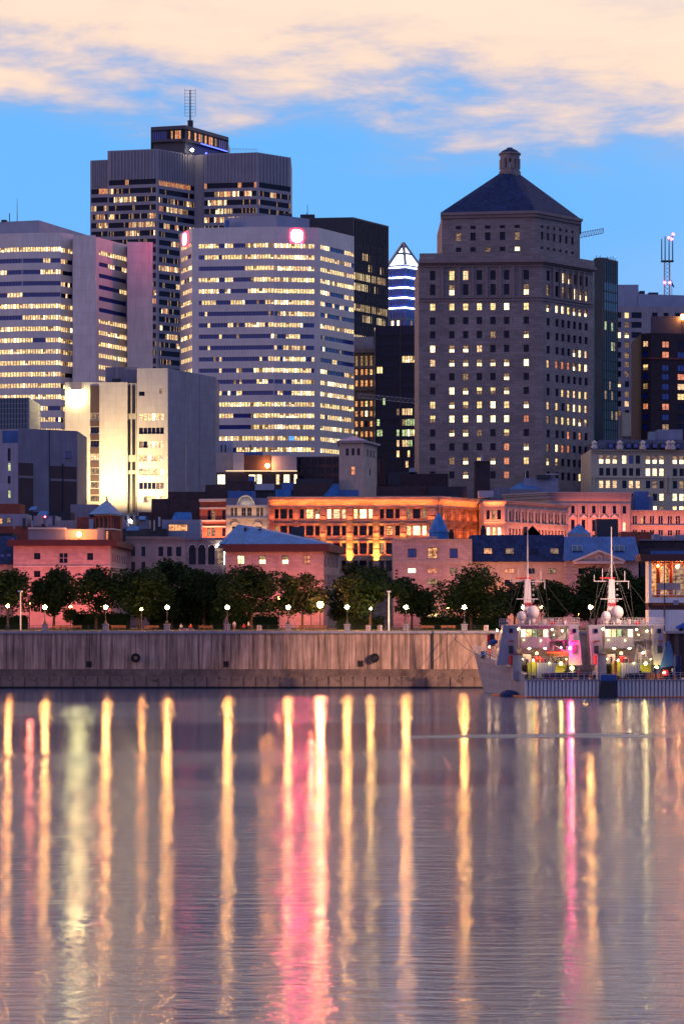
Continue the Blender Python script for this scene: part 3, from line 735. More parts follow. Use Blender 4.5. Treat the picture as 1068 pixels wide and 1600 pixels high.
ft = [XY(688, 662.6), XY(836.5, 659), XY(907.5, 674), XY(907.5, 701), XY(688, 701)]; zr = zu + .76; zq = Z(275, 676)
tp = [(X(779.5, 672), 672), (X(797, 672), 671), (X(811.5, 674), 673), (X(811.5, 676), 677), (X(779.5, 676), 677)]
p = MB()
for i in range(5):
    j = (i + 1) % 5; p.poly([(*ft[i], zr), (*ft[j], zr), (*tp[j], zq), (*tp[i], zq)], M['slate'])
p.poly([(*q, zq) for q in tp], M['slate']); p.poly([(*q, zr) for q in reversed(ft)], M['slate']); p.build('pyramid_roof', t)
cx_, cy_ = X(796, 674), 674; zc = [Z(y, 674) for y in (275, 268, 264, 250, 247, 242, 239.5, 236, 233)]
p = MB(); p.lathe((cx_, cy_, 0), [(3.2, zc[0] - 1), (3.2, zc[1]), (2.85, zc[1]), (2.85, zc[2])], M['limestone'], 12)
for k in range(12):
    a = 2 * math.pi * k / 12 + .26
    if k % 1 == 0:
        x, y = cx_ + 2.5 * math.cos(a), cy_ + 2.5 * math.sin(a); p.tube((x, y, zc[2] - .1), (x, y, zc[3] + .2), .62 if k % 2 else .45, M['limestone'], n=6)
p.lathe((cx_, cy_, 0), [(2.8, zc[3]), (2.9, zc[5])], M['limestone'], 12)
p.lathe((cx_, cy_, 0), [(3.25, zc[5]), (3.25, zc[6])], M['limestone'], 12)
p.lathe((cx_, cy_, 0), [(2.9, zc[6]), (2.4, zc[7]), (1.3, zc[8]), (.9, zc[8] + .1), (.9, zc[8] + .4)], M['slate'], 12); p.build('cupola', t)

# --- slim teal glass tower
A, B, C = XY(928, 762), XY(939.5, 760), XY(965, 768); zt = Z(402, 760)
t = thing('glass_tower', 'slim dark teal glass tower behind the stone skyscraper', 'tower', (*B, GZ))
b = MB()
tp_ = lambda: ''.join(rnd.choice('tttttt') for _ in range(5))
P['t'] = pane('teal_pane', (0, 0, 0), 0, base=(.004, .03, .05), ior=1.3); P['c'] = pane('pale_teal_pane', (0, 0, 0), 0, base=(.01, .08, .17), ior=1.6)
rowsT = 18
def tk(i, n): return ''.join(('c' if 2 <= i <= 4 else rnd.choice('tttttttttd' if i > 8 else 't')) for _ in range(n))
face(b, t, A, B, GZ, zt, [], M['teal'])
face(b, t, B, C, GZ, zt, [(.18, .97, Z(408 + 15.5 * i + 13, 760), Z(408 + 15.5 * i, 760), tk(i, 6) if i not in (6, 8) else ('gttgtt' if i == 6 else 'tttgdt'), 'band') for i in range(rowsT)], M['teal'], rec=.12)
close(b, back([A, B, C], 20), 2, GZ, zt, M['teal'], M['darkroof']); b.build('wall', t)
p = MB()
for k in range(16):
    x = X(929 + 2.2 * k, 766); h = rnd.uniform(.4, 2.2); p.tube((x, 766 + rnd.random() * 3, zt), (x, 766, zt + h), .1, M['steel'], n=4)
p.box(X(930, 766), 766, zt, X(950, 766), 770, zt + .9, M['roofplant']); p.build('roof_plant', t)

# --- concrete hotel with bay windows
A, B = XY(963, 868), XY(1110, 872); zt = Z(478, 868)
t = thing('hotel_building', 'pale concrete hotel with stepped window bays at the right edge', 'hotel', (*A, GZ))
b = MB(); cols = cw([967.5, 979, 992, 1009, 1026, 1043, 1060, 1077], 1); cols = [(964.5, 970), (975.5, 982.5), (986, 1002), (1018, 1027), (1036, 1044), (1054, 1062), (1072, 1080)]
ry = [492, 507, 523, 538.5, 554.5, 569, 584, 600, 615.5, 630.5, 645]
kk = ['0100000', '0d00000', '1100000', '0dh0000', '0dd0000', '0dh0000', '0d30000', '1010000', '0d00000', '03h0000', 'd010000']
face(b, t, A, B, GZ, zt, wpx(A, B, cols, [(y - 4.6, y + 4.6) for y in ry], kk, 'triple'), M['concrete'], rec=.8)
fbox(b, A, B, upx(A, B, 970.6), upx(A, B, 1000.5), Z(682, 868), Z(645.2, 868) , 1.5, M['cream'])
close(b, back([A, B], 30), 1, GZ, zt, M['concrete'], M['darkroof']); b.build('wall', t)
p = MB(); p.box(X(963, 875), 875, zt, X(997, 875), 890, Z(444.5, 875), M['roofplant']); p.prism([XY(997, 874), XY(1110, 880), XY(1110, 900), XY(997, 900)], zt, Z(459, 874), M['roofplant'])
p.box(X(1000, 874), 876, Z(459, 874), X(1008, 874), 880, Z(453, 874), M['dksteel']); p.box(X(1014, 874), 876, Z(460, 874), X(1029, 874), 880, Z(455.5, 874), M['dksteel']); p.build('roof_plant', t)
p = MB(); p.tube((X(1049, 885), 885, zt), (X(1049, 885), 885, Z(437, 885)), .13, M['dksteel'], n=4); p.poly([(X(1049.3, 885), 885, Z(440, 885)), (X(1053, 885), 885.3, Z(447, 885)), (X(1053, 885), 885.3, Z(450, 885)), (X(1049.3, 885), 885, Z(446, 885))], M['dksteel']); p.build('flagpole', t)

# --- lattice radio mast with red beacons
Y0 = 905; mx = X(1041.5, Y0)
t = thing('radio_mast', 'lattice radio mast with four aerials and red beacons', 'radio mast', (mx, Y0, GZ))
p = MB(); zb, z1 = GZ, Z(409, Y0)
for sx in (-1, 1):
    for sy in (-1, 1): p.tube((mx + sx * 1.1, Y0 + sy * 1.1, zb), (mx + sx * 1.0, Y0 + sy * 1.0, z1), .14, M['redsteel'], n=4)
z = Z(480, Y0); k = 0
while z < z1 - 1:
    for a, c in ((-1, 1), (1, -1)): p.tube((mx + a * 1.05, Y0 - 1.05, z), (mx + c * 1.05, Y0 - 1.05, z + 1.6), .09, M['dksteel'], n=4)
    z += 1.6
p.build('lattice', t)
p = MB(); p.box(mx - 2.3, Y0 - 1.2, z1, mx + 2.5, Y0 + 1.2, z1 + .5, M['dksteel']); p.build('platform', t)
for dx, ty in ((-2.1, 373), (-.75, 369), (.8, 371), (2.2, 366)):
    p = MB(); p.tube((mx + dx, Y0, z1), (mx + dx, Y0, Z(ty, Y0)), .24, M['dksteel'], r1=.2, n=6); p.build('aerial', t)
for px, py in ((1043.5, 372), (1050.5, 366.5), (1048.5, 374), (1037, 442), (1045, 442)):
    p = MB(); p.ball((X(px, Y0), Y0 - 1.3, Z(py, Y0)), .5, REDL, 6, 4); p.build('beacon', t)

# --- dark red apartment tower at the right edge
A, A2, B = XY(1001, 786), XY(1016, 784), XY(1110, 788); zt = Z(520, 784)
t = thing('apartment_tower', 'dark brick apartment tower with orange lit windows at right edge', 'apartment tower', (*A2, GZ))
b = MB(); ry = [537.5, 553.5, 574, 588, 603.5, 619, 635, 651.5, 667]
face(b, t, A, A2, GZ, zt, wpx(A, A2, [(1003.5, 1011.5)], [(y - 4.5, y + 4.5) for y in ry], [list('3b0b')[i % 4] for i in range(9)] and [['1'], ['b'], ['1'], ['b'], ['d'], ['b'], ['r'], ['b'], ['b']], 'split'), M['dkbrick'])
face(b, t, A2, B, GZ, zt, wpx(A2, B, [(1034, 1045), (1058, 1069), (1082, 1093)], [(y - 5, y + 5) for y in ry], ['r00', 'rb0', 'bb0', 'bro', 'b30', 'b10', 'r0b', 'b00', 'd00'], 'split'), M['dkbrick'])
ledge(b, [A, A2, B], Z(561, 784), Z(558.5, 784), .4, M['brick'])
close(b, back([A, A2, B], 25), 2, GZ, zt, M['dkbrick'], M['darkroof']); b.build('wall', t)
p = MB(); p.prism([XY(1016, 792), XY(1110, 792), XY(1110, 806), XY(1016, 806)], zt, Z(494, 792), M['metalrib']); p.build('roof_storey', t)
p = MB(); p.ball((X(1066.5, 790), 790, Z(495, 790)), .9, SODIUM, 8, 5); p.tube((X(1066.5, 790), 791, zt), (X(1066.5, 790), 791, Z(495, 790)), .2, M['dksteel'], n=4); p.build('roof_lamp', t)

# --- tower crane jibs
def jib(name, label, p0, p1, Y, hgt, base):
    r = thing(name, label, 'crane', base); a = Vector((X(p0[0], Y), Y, Z(p0[1], Y))); c = Vector((X(p1[0], Y), Y, Z(p1[1], Y))); up = Vector((0, 0, hgt))
    q = MB(); q.tube(a, c, .14, M['steel'], n=4); q.tube(a + up, c + up * .9, .12, M['steel'], n=4); n = 14
    for i in range(n):
        u, v = a.lerp(c, i / n), a.lerp(c, (i + .5) / n) + up; w_ = a.lerp(c, (i + 1) / n)
        q.tube(u, v, .08, M['steel'], n=4); q.tube(v, w_, .08, M['steel'], n=4)
    q.tube(c, c + up, .12, M['steel'], n=4)
    q.build('jib', r)
    q = MB(); q.box(base[0] - .8, base[1] - .8, base[2], base[0] + .8, base[1] + .8, a.z + 3 if p0[0] == base[0] else max(a.z, c.z), M['steel']); q.build('mast', r)
jib('tower_crane', 'thin crane jib against the sky right of the pyramid roof', (890, 374), (942, 364), 720, 1.6, (X(880, 720), 720, GZ))
jib('tower_crane', 'crane jib crossing in front of the dark glass block', (657, 631), (560, 621), 790, 1.5, (X(664, 790), 790, GZ))
# ------------------------------------------------------------------ middle distance
# --- floodlit white block with the square sign
Y0 = 700
A, B = XY(101.5, 701), XY(199, 700); zt = Z(597, 700)
t = thing('office_block', 'floodlit white office block with glowing square sign and dark stair strips', 'office block', (*A, GZ))
b = MB()
dk = lambda y0, y1, k, p0, p1, a, c: (upx(a, c, p0), upx(a, c, p1), Z(y1, a[1]), Z(y0, a[1]), k, 'triple')
col_ = [dk(y, y + 9.6, k, 141.2, 155, A, B) for y, k in ((646, 'd'), (667, '0'), (688.5, '0'), (710, '1'), (731.5, 'd'), (753, 'd'), (774, 'd'))]
face(b, t, A, B, GZ, zt, col_, M['floodwhite'])
for y0, y1 in ((602, 645), (656.5, 666), (678, 687.5), (699, 709), (720.5, 730.5), (742, 752), (763.5, 773)):
    fbox(b, A, B, upx(A, B, 141.2), upx(A, B, 155), Z(y1, 700), Z(y0, 700), .25, M['brown'])
C, D = XY(199.01, 702), XY(213.5, 702)
face(b, t, C, D, GZ, Z(598.5, 702), [(upx(C, D, p), upx(C, D, q), Z(800, 702), Z(601, 702), s, 'vert') for p, q, s in ()], M['floodwhite'])
for p, q in ((200, 204), (206.5, 211)):
    for y0, y1, m_ in ((602, 646, 'black'), (656, 711, 'black'), (722, 735, 'black'), (741, 800, 'black')):
        fbox(b, C, D, upx(C, D, p), upx(C, D, q), Z(y1, 702), Z(y0, 702), .2, M[m_])
close(b, back([A, B, C, D], 22), 3, GZ, zt, M['floodwhite'], M['darkroof']); b.build('wall', t)
p = MB(); x = X(119.3, 701); p.box(X(111, 701), 700.2, Z(621.5, 701), X(128.5, 701), 700.7, Z(603.5, 701), SIGN) if False else None
SIGN = emis('white_sign_face', (1., .90, .38), 75.)
p.box(X(111, 701), 699.9, Z(629, 701), X(128, 701), 700.9, Z(610, 701), SIGN); p.build('sign_box', t)
p = MB(); p.box(X(111, 701), 699.9, Z(609.5, 701), X(128, 701), 700.9, Z(597, 701), M['granite']); p.build('sign_hood', t)
A2, B2, C2 = XY(214, 696), XY(262, 695), XY(337, 722); zt2 = Z(575, 695)
b = MB(); ry = [651.7 + 21.5 * i for i in range(7)]
pats = ['311133', '000000', 'd01133', '131311', '131112', '0000dd', '1d1111']
face(b, t, A2, B2, GZ, zt2, [(upx(A2, B2, 217), upx(A2, B2, 256), Z(y + 5, 696), Z(y - 5.2, 696), ''.join(c for c in pats[i]), 'bandw') for i, y in enumerate(ry)] +
     [(upx(A2, B2, 217), upx(A2, B2, 226), Z(618.5, 696), Z(611.5, 696), '0', 'plain'), (upx(A2, B2, 249), upx(A2, B2, 253), Z(615.5, 696), Z(607, 696), 'd', 'plain')], M['floodwhite'], rec=.5)
face(b, t, B2, C2, GZ, zt2, [], M['bluegrey'])
for u in (.37, .66): fbox(b, B2, C2, u, u + .004, GZ, zt2 - .1, .12, M['granite'])
close(b, back([A2, B2, C2], 20), 2, GZ, zt2, M['bluegrey'], M['darkroof']); b.build('wing_wall', t)
p = MB(); p.box(X(165, 704), 704, zt, X(214, 704), 716, Z(573.5, 704), M['greypaint']); p.tube((X(182, 704), 703, zt), (X(182, 704), 703, Z(553, 704)), .18, M['steel'], n=4)
p.tube((X(184.5, 704), 703, zt), (X(184.5, 704), 703, Z(555, 704)), .14, M['steel'], n=4); p.tube((X(140, 702), 702, zt), (X(140, 702), 702, Z(581, 702)), .12, M['steel'], n=4)
p.box(X(176, 704), 702.5, zt, X(189, 704), 703.5, Z(592, 704), M['dksteel']); p.build('roof_plant', t)
for px, e in ((130, 30000), (178, 58000), (232, 38000)):
    l = light('floodlight', 'SPOT', (X(px, 690), 684, 44), e, (1., .66, .30), t, (X(px, 700), 700, 62), spot_size=math.radians(110), spot_blend=.8, shadow_soft_size=.5)

# --- grey blank block with brown panels, lower left
A0, A, B, C = XY(-60, 645), XY(28, 640), XY(28.1, 640), XY(121, 650)
t = thing('office_block', 'dusky grey blank block with tall brown panels, lower left', 'office block', (*A, GZ))
b = MB(); zt = Z(669, 640); zl = Z(692, 640)
face(b, t, A0, A, GZ, zl, [(upx(A0, A, 12), upx(A0, A, 16.5), Z(y1, 645), Z(y0, 645), k, 'plain') for y0, y1, k in ((702, 722, '0'), (725, 737, 'g'), (745, 757, '0'), (767, 779, 'g'))], M['bluegrey'])
close(b, back([A0, A], 20), 1, GZ, zl, M['bluegrey'], M['darkroof'])
face(b, t, B, C, GZ, zt, [], M['greypaint'])
for p0, p1, y0 in ((29, 51.5, 723), (78.5, 119, 726)):
    fbox(b, B, C, upx(B, C, p0), upx(B, C, p1), GZ, Z(y0, 640), .25, M['brown'])
    for dy in (17, 18.2, 19.4): fbox(b, B, C, upx(B, C, p0), upx(B, C, p1), Z(y0 + dy + 4, 640), Z(y0 + dy + 3.2, 640), .32, M['granite'])
fbox(b, B, C, upx(B, C, 76.7), upx(B, C, 77.5), GZ, zt, .2, M['dksteel']); fbox(b, B, C, upx(B, C, 97), upx(B, C, 98.2), GZ, Z(722, 640), .5, M['dksteel'])
close(b, back([B, C], 24), 1, GZ, zt, M['greypaint'], M['darkroof']); b.build('wall', t)
o = bpy.data.objects.new('window', win_mesh(1.8, 2.0, 'b', 'split')); col.objects.link(o); o.parent = t; o.location = Vector((X(105, 648), 647.9, Z(711, 648))) - Vector(t['org']); o.rotation_euler = (0, 0, .0)
p = MB(); p.box(X(2, 646), 648, zl, X(28, 641), 655, Z(672, 646), M['copper2']); p.build('roof_plant', t)
# --- small blue glass block at the left edge
A, B = XY(-60, 672), XY(46, 668); zt = Z(621, 668)
t = thing('office_block', 'small blue glass block at left edge below the pale tower', 'office block', (*B, GZ))
b = MB(); face(b, t, A, B, GZ, zt, [(.01, .985, Z(624 + 8 * i + 7.4, 672), Z(624 + 8 * i, 672), 'c' * 22, 'band') for i in range(6)], M['granite'], rec=.1)
close(b, back([A, B], 20), 1, GZ, zt, M['granite'], M['darkroof']); b.build('wall', t)

# --- low lit building with pale edge line
Y0 = 650
A, B = XY(338, 650), XY(466, 650)
t = thing('office_block', 'low dark office block with a lit eaves line and cream windows', 'office block', (*A, GZ))
b = MB(); zt = Z(738, 650)
face(b, t, A, B, GZ, zt, wpx(A, B, [(339, 352), (388, 399.5), (401, 409), (431, 436.5), (442.5, 452.5), (459, 464)], [(741, 757)], ['212322'], 'plain'), M['brown'])
close(b, back([A, B], 20), 1, GZ, zt, M['brown'], M['darkroof']); b.build('wall', t)
p = MB(); p.box(X(353, 650), 649.2, Z(736.6, 650), X(464, 650), 649.8, Z(735.2, 650), emis('eaves_light', (1., .72, .38), 1.3)); p.build('eaves_light', t)
p = MB(); p.box(X(338, 652), 652, zt, X(373, 652), 662, Z(707, 652), M['ashlar']); p.box(X(364, 651), 651, zt + .1, X(380, 651), 652, Z(708, 651), M['trim']); p.build('roof_room', t)
p = MB(); p.box(X(381, 652), 652.2, zt + .3, X(423, 652), 660, Z(711, 652), M['dkbrick']); p.box(X(424, 652), 652.2, zt + .3, X(463, 652), 660, Z(712, 652), M['bluegrey']); p.build('roof_plant', t)
p = MB(); p.box(X(340, 665), 666, Z(712, 665), X(362, 665), 672, Z(688, 665), M['roofplant'])
for px in (346, 352, 391): p.tube((X(px, 664), 664, Z(712, 664)), (X(px, 664), 664, Z(695, 664)), .25, M['dksteel'], n=5)
p.box(X(362, 663), 663, Z(712, 663), X(410, 663), 665, Z(706, 663), M['copper2']); p.build('roof_plant', t)
p = MB(); p.ball((X(417.5, 651), 651.2, Z(727.5, 651)), .62, SODIUM, 8, 5); p.build('roof_lamp', t)
light('roof_bulb', 'POINT', (X(417, 651), 650.5, Z(727, 651)), 3000, (1, .36, .1), t, shadow_soft_size=.5)
# --- dark gridded block
A, B = XY(463.5, 655), XY(532, 653); zt = Z(713, 653)
t = thing('office_block', 'dark unlit gridded block left of the square stone tower', 'office block', (*A, GZ))
b = MB(); face(b, t, A, B, GZ, zt, wpx(A, B, [(466 + 11 * i, 474 + 11 * i) for i in range(6)], [(717, 726), (731, 740), (745, 754)], '0', 'split'), M['dkbrick'])
close(b, back([A, B], 20), 1, GZ, zt, M['dkbrick'], M['darkroof']); b.build('wall', t)
# --- square stone tower
A, B, C = XY(529.5, 602), XY(568, 600), XY(588.5, 612); zt = Z(690, 600)
t = thing('stone_tower', 'square rendered stone tower with flat blue roof and small windows', 'tower', (*B, GZ))
b = MB()
face(b, t, A, B, GZ, zt, wpx(A, B, [(540, 544.5), (549, 553.5), (557.5, 562)], [(701, 712)], '0') + wpx(A, B, [(548, 554)], [(729, 742)], 'r'), M['ashlar'])
face(b, t, B, C, GZ, zt, wpx(B, C, [(573, 575), (578, 580), (582.5, 584.5)], [(701, 712)], '0') + wpx(B, C, [(577, 579)], [(731, 741)], '0'), M['ashlar'])
close(b, back([A, B, C], 8), 2, GZ, zt, M['ashlar'], M['darkroof'])
ledge(b, [A, B, C], zt - .3, zt + .25, .9, M['granite']); b.build('wall', t)
p = MB(); f_ = [XY(526, 601), XY(568.5, 598.8), XY(591, 612), XY(589, 624), XY(528, 624)]; ap = (X(552, 606), 608, Z(680, 606))
for i in range(5): p.poly([(*f_[i], zt + .26), (*f_[(i + 1) % 5], zt + .26), ap], M['copper2'])
p.box(X(574, 606), 606, zt, X(579, 606), 607, Z(684, 606), M['dkbrick']); p.build('roof', t)
# --- dark flat roofs and plant between the square tower and the stone skyscraper
A, B = XY(588, 625), XY(700, 622); zt = Z(740, 622)
t = thing('office_block', 'low dark flat roofed block right of the square stone tower', 'office block', (*A, GZ))
b = MB(); b.prism([A, B, XY(700, 640), XY(588, 640)], GZ, zt, M['dkbrick'], M['darkroof']); b.build('wall', t)
for p0, p1, y, m_ in ((592, 603, 716, 'dkbrick'), (605, 652, 737.5, 'dksteel'), (655, 668, 746, 'roofplant'), (668, 700, 745, 'darkroof'), (640, 648, 731, 'roofplant'), (684, 698, 741, 'roofplant')):
    p = MB(); p.box(X(p0, 624), 624, zt - 3, X(p1, 624), 630, Z(y, 624), M[m_]); p.build('rooftop_unit', t)
t = thing('brick_chimney', 'tall dark square chimney stack before the stone skyscraper', 'chimney', (X(752, 615), 615, GZ))
p = MB(); p.box(X(741, 615), 612, GZ, X(764, 615), 618, Z(721.5, 615), M['dkbrick']); p.build('stack', t)
p = MB(); p.box(X(740, 615), 611.7, Z(721.5, 615), X(765, 615), 618.3, Z(720.5, 615), M['granite']); p.tube((X(752, 615), 615, Z(720.5, 615)), (X(752, 615), 615, Z(711, 615)), .3, M['steel'], n=6); p.build('cap', t)
# blue roofed plant between
t = thing('low_building', 'low blue roofed plant building at the foot of the stone skyscraper', 'building', (X(840, 612), 612, GZ))
b = MB(); b.prism([XY(818, 612), XY(872, 612), XY(872, 626), XY(818, 626)], GZ, Z(747, 612), M['bluegrey'], M['darkroof']); b.build('wall', t); b = MB(); b.prism([XY(770, 613), XY(817, 613), XY(817, 622), XY(770, 622)], GZ, Z(762, 613), M['greypaint'], M['darkroof']); b.build('wall', t)
p = MB(); f_ = [XY(795, 610), XY(842, 610), XY(842, 622), XY(795, 622)]; zz = Z(764, 610)
for i in range(4): p.poly([(*f_[i], zz), (*f_[(i + 1) % 4], zz), (X(818, 616), 616, Z(751, 616))], M['copper'])
p.prism(f_, GZ, zz - .02, M['greypaint']); p.build('tent_roof', t)
p = MB(); p.box(X(838, 611), 610.5, Z(748, 611), X(860, 611), 612, Z(742, 611), M['dksteel']); p.tube((X(820, 611), 611, Z(747, 611)), (X(820, 611), 611, Z(735, 611)), .2, M['trim'], n=4); p.box(X(852, 611), 610.5, Z(742, 611), X(872, 611), 611.5, Z(740, 611), M['steel']); p.build('rooftop_unit', t)

# --- cream building with dark mansard on the right
A, B = XY(922.5, 618), XY(1120, 622); zt = Z(702, 618)
t = thing('office_block', 'cream terracotta building with dark mansard roof and paired windows', 'office block', (*A, GZ))
b = MB()
cols = []
for s in (935.5, 971.5, 1008.5, 1050.5, 1086.5): cols += [(s, s + 7), (s + 10.5, s + 17.5), (s + 21.2, s + 28.2)]
ry = [(711, 724), (731, 743), (750.5, 762.5), (770.5, 782), (790, 802)]
kk = ['hhh2b0hhhhh0h1h', '000000222000000', '3330330d00d0ddd', '00dd00h022222h2', '00001122d12122h']
face(b, t, A, B, GZ, zt, wpx(A, B, cols, ry, kk, 'sash'), M['cream'], rec=.4)
for y0, y1, o in ((702, 704.5, .7), (707, 708, .3), (744.8, 746.6, .35)): ledge(b, [A, B], Z(y1, 618), Z(y0, 618), o, M['cream'])
for px in (927, 1039, 1046):
    u = upx(A, B, px); fbox(b, A, B, u - .006, u + .006, Z(770, 618), Z(742, 618), .5, M['cream'])
close(b, back([A, B], 22), 1, GZ, zt, M['cream'], M['darkroof']); b.build('wall', t)
p = MB(); z2 = Z(686, 622); p.hexa([(*XY(921, 617), zt + .02), (*XY(1120, 621), zt + .02), (*XY(1120, 640), zt + .02), (*XY(921, 640), zt + .02)],
      [(*XY(936, 624), z2), (*XY(1120, 626), z2), (*XY(1120, 640), z2), (*XY(936, 640), z2)], M['slate']); p.build('mansard_roof', t)
for px in (953, 964, 981, 992, 1010, 1022, 1035, 1058):
    p = MB(); x0 = X(px, 619); p.box(x0 - .7, 618.3, zt + .3, x0 + .7, 622, Z(692, 619), M['dksteel']); p.box(x0 - .5, 618.2, zt + .5, x0 + .5, 618.32, Z(693.5, 619), P['b']); p.build('dormer', t)
for px in (928, 968, 1004, 1044, 1050):
    p = MB(); p.lathe((X(px, 618), 618.2, zt), [(.9, 0), (.9, .8), (.5, 1.1), (.8, 1.8), (.2, 2.4)], M['trim'], 6); p.build('urn', t)
for px, e in ((960, 16000), (1020, 16000), (1060, 16000)):
    light('floodlight', 'SPOT', (X(px, 606), 606, 34), e, (1., .74, .34), t, (X(px, 618), 618, 48), spot_size=math.radians(120), spot_blend=.8)
# roof plant behind the skyscraper right
t = thing('low_building', 'dark flat roofed block behind the cream mansard building', 'building', (X(1020, 660), 660, GZ))
b = MB(); b.prism([XY(935, 660), XY(1110, 660), XY(1110, 680), XY(935, 680)], GZ, Z(687, 660), M['dkbrick'], M['darkroof']); b.build('wall', t)
p = MB(); p.box(X(1027, 662), 662, Z(687, 662), X(1066, 662), 670, Z(671, 662), M['bluegrey']); p.box(X(1014, 662), 663, Z(687, 662), X(1030, 662), 666, Z(674, 662), M['roofplant']); p.build('rooftop_unit', t)

# --- the long orange floodlit palace
Y0 = 560; zt = Z(776, Y0)
A, B, C = XY(418, 560), XY(684.5, 558), XY(756, 575)
t = thing('stone_palace', 'long orange floodlit stone building with bright cornice and tall pilasters', 'building', (*A, GZ))
b = MB()
def bay(lo, hi): g = (hi - lo); return [(lo, lo + g * .22), (lo + g * .31, lo + g * .69), (lo + g * .78, hi)]
bays = [(429, 457), (468, 499), (510.5, 540), (552, 582), (593, 624), (635, 666)]
cols = sum((bay(*q) for q in bays), [])
rows = [(795.5, 810.5), (821.5, 837), (848.5, 866), (876, 893), (903, 920)]
kk = ['0000133o1331000d0d', 'd0000d00000000o3111', '000000000000000d0', '00000000000000000', '']
kk = ['000011233121000d0d', 'd000000000000o0121', '000000000000d00000', '000000000000000000', '000000000000000000']
face(b, t, A, B, GZ, zt, wpx(A, B, cols, rows, kk, 'sash'), M['sandstone'], rec=.7)
cs = [697, 709.2, 722, 734.5, 746.5]; cols2 = sum(([(c - 3.3, c - .4), (c + .4, c + 3.3)] for c in cs), [])
face(b, t, B, C, GZ, zt, wpx(B, C, cols2, [(796, 812), (821, 838), (848, 866), (876, 893)], ['0d0r0d0r00', '00d0r00r0r', '0000000000', '0000000000'], 'plain'), M['sandstone'], rec=.7)
close(b, back([A, B, C], 30), 2, GZ, zt, M['sandstone'], M['darkroof']); b.build('wall', t)
p = MB()
for y0, y1, o in ((776, 778, 1.5), (778, 781, 1.1), (781, 783.5, .7), (790.5, 793, .75)): ledge(p, [A, B, C], Z(y1, Y0) + .01, Z(y0, Y0) - .01, o, M['ashlar'])
p.build('cornice', t)
for y in (813.5, 817.5, 840.5, 845):
    p = MB()
    for lo, hi in bays: fbox(p, A, B, upx(A, B, lo - 1), upx(A, B, hi + 1), Z(y + 1.3, Y0), Z(y, Y0), .3, M['ashlar'])
    p.build('string_course', t)
for px, w in ((423.5, 8), (462.5, 6), (504.5, 9), (546, 9.4), (587.5, 9.4), (629.5, 9.4), (675, 15)):
    p = MB(); z1 = Z(793.4, Y0)
    if px > 500:
        nb_ = 14; zs = [GZ + (z1 - GZ) * i / nb_ for i in range(nb_ + 1)]
        for i in range(nb_): fbox(p, A, B, upx(A, B, px - w / 2 + (.4 if i % 2 else 0)), upx(A, B, px + w / 2 - (.4 if i % 2 else 0)), zs[i] + .06, zs[i + 1] - .06, .75 - .12 * (i % 2), M['sandstone'])
    else: fbox(p, A, B, upx(A, B, px - w / 2), upx(A, B, px + w / 2), GZ, z1, .45, M['sandstone'])
    p.build('pilaster', t)
for px in (690.5, 703, 715.6, 728.2, 740.6, 752.5):
    p = MB(); fbox(p, B, C, upx(B, C, px - 1.8), upx(B, C, px + 1.8), GZ, Z(793.4, Y0), .5, M['sandstone']); p.build('pilaster', t)
p = MB()
for i in range(64):
    u = (i + .5) / 64; fbox(p, A, B, u - .0028, u + .0028, Z(784.6, Y0), Z(783.6, Y0), .55, M['ashlar'])
p.build('dentils', t, kind='stuff')
def strip(root, A, B, u0, u1, z, out, energy, c, up=True, n=1, w=.3):
    d, nn, L = nrm(A, B)
    for i in range(n):
        m_ = u0 + (u1 - u0) * (i + .5) / n; q = lerp2(A, B, m_); pos = (q[0] + nn.x * out, q[1] + nn.y * out, z)
        l = bpy.data.lights.new('ledge_light', 'AREA'); l.shape = 'RECTANGLE'; l.size = (u1 - u0) * L / n * .96; l.size_y = w; l.energy = energy / n; l.color = c
        o = bpy.data.objects.new('ledge_light', l); col.objects.link(o)
        zdir = Vector((nn.x * .25, nn.y * .25, -1 if up else 1)).normalized()   # local -Z is the beam
        xdir = Vector((d.x, d.y, 0)); ydir = zdir.cross(xdir)
        o.matrix_world = Matrix.Translation(Vector(pos) - Vector(root['org'])) @ Matrix((xdir, ydir, zdir)).transposed().to_4x4()
        o.parent = root
AMB = (1., .19, .05)
strip(t, A, B, .0, 1, Z(790, Y0) + .05, 1.1, 2500, (1., .25, .055)); strip(t, B, C, 0, 1, Z(790, Y0) + .05, 1.1, 1000, (1., .25, .055))
for y, e in ((813, 1250), (840, 1600), (868, 2600)):
    strip(t, A, B, .0, 1, Z(y, Y0) + .15, 1.3, e, AMB, w=.2); strip(t, B, C, 0, 1, Z(y, Y0) + .15, 1.2, e * .4, AMB, w=.2)
for px, e in ((546, 20000), (587.5, 26000), (504, 10000), (629, 8000)):
    q = lerp2(A, B, upx(A, B, px)); light('uplight', 'SPOT', (q[0], q[1] - 3.2, Z(893, Y0)), e, (1., .44, .07), t, (q[0], q[1] - .2, Z(856, Y0)), spot_size=math.radians(38), spot_blend=.6)
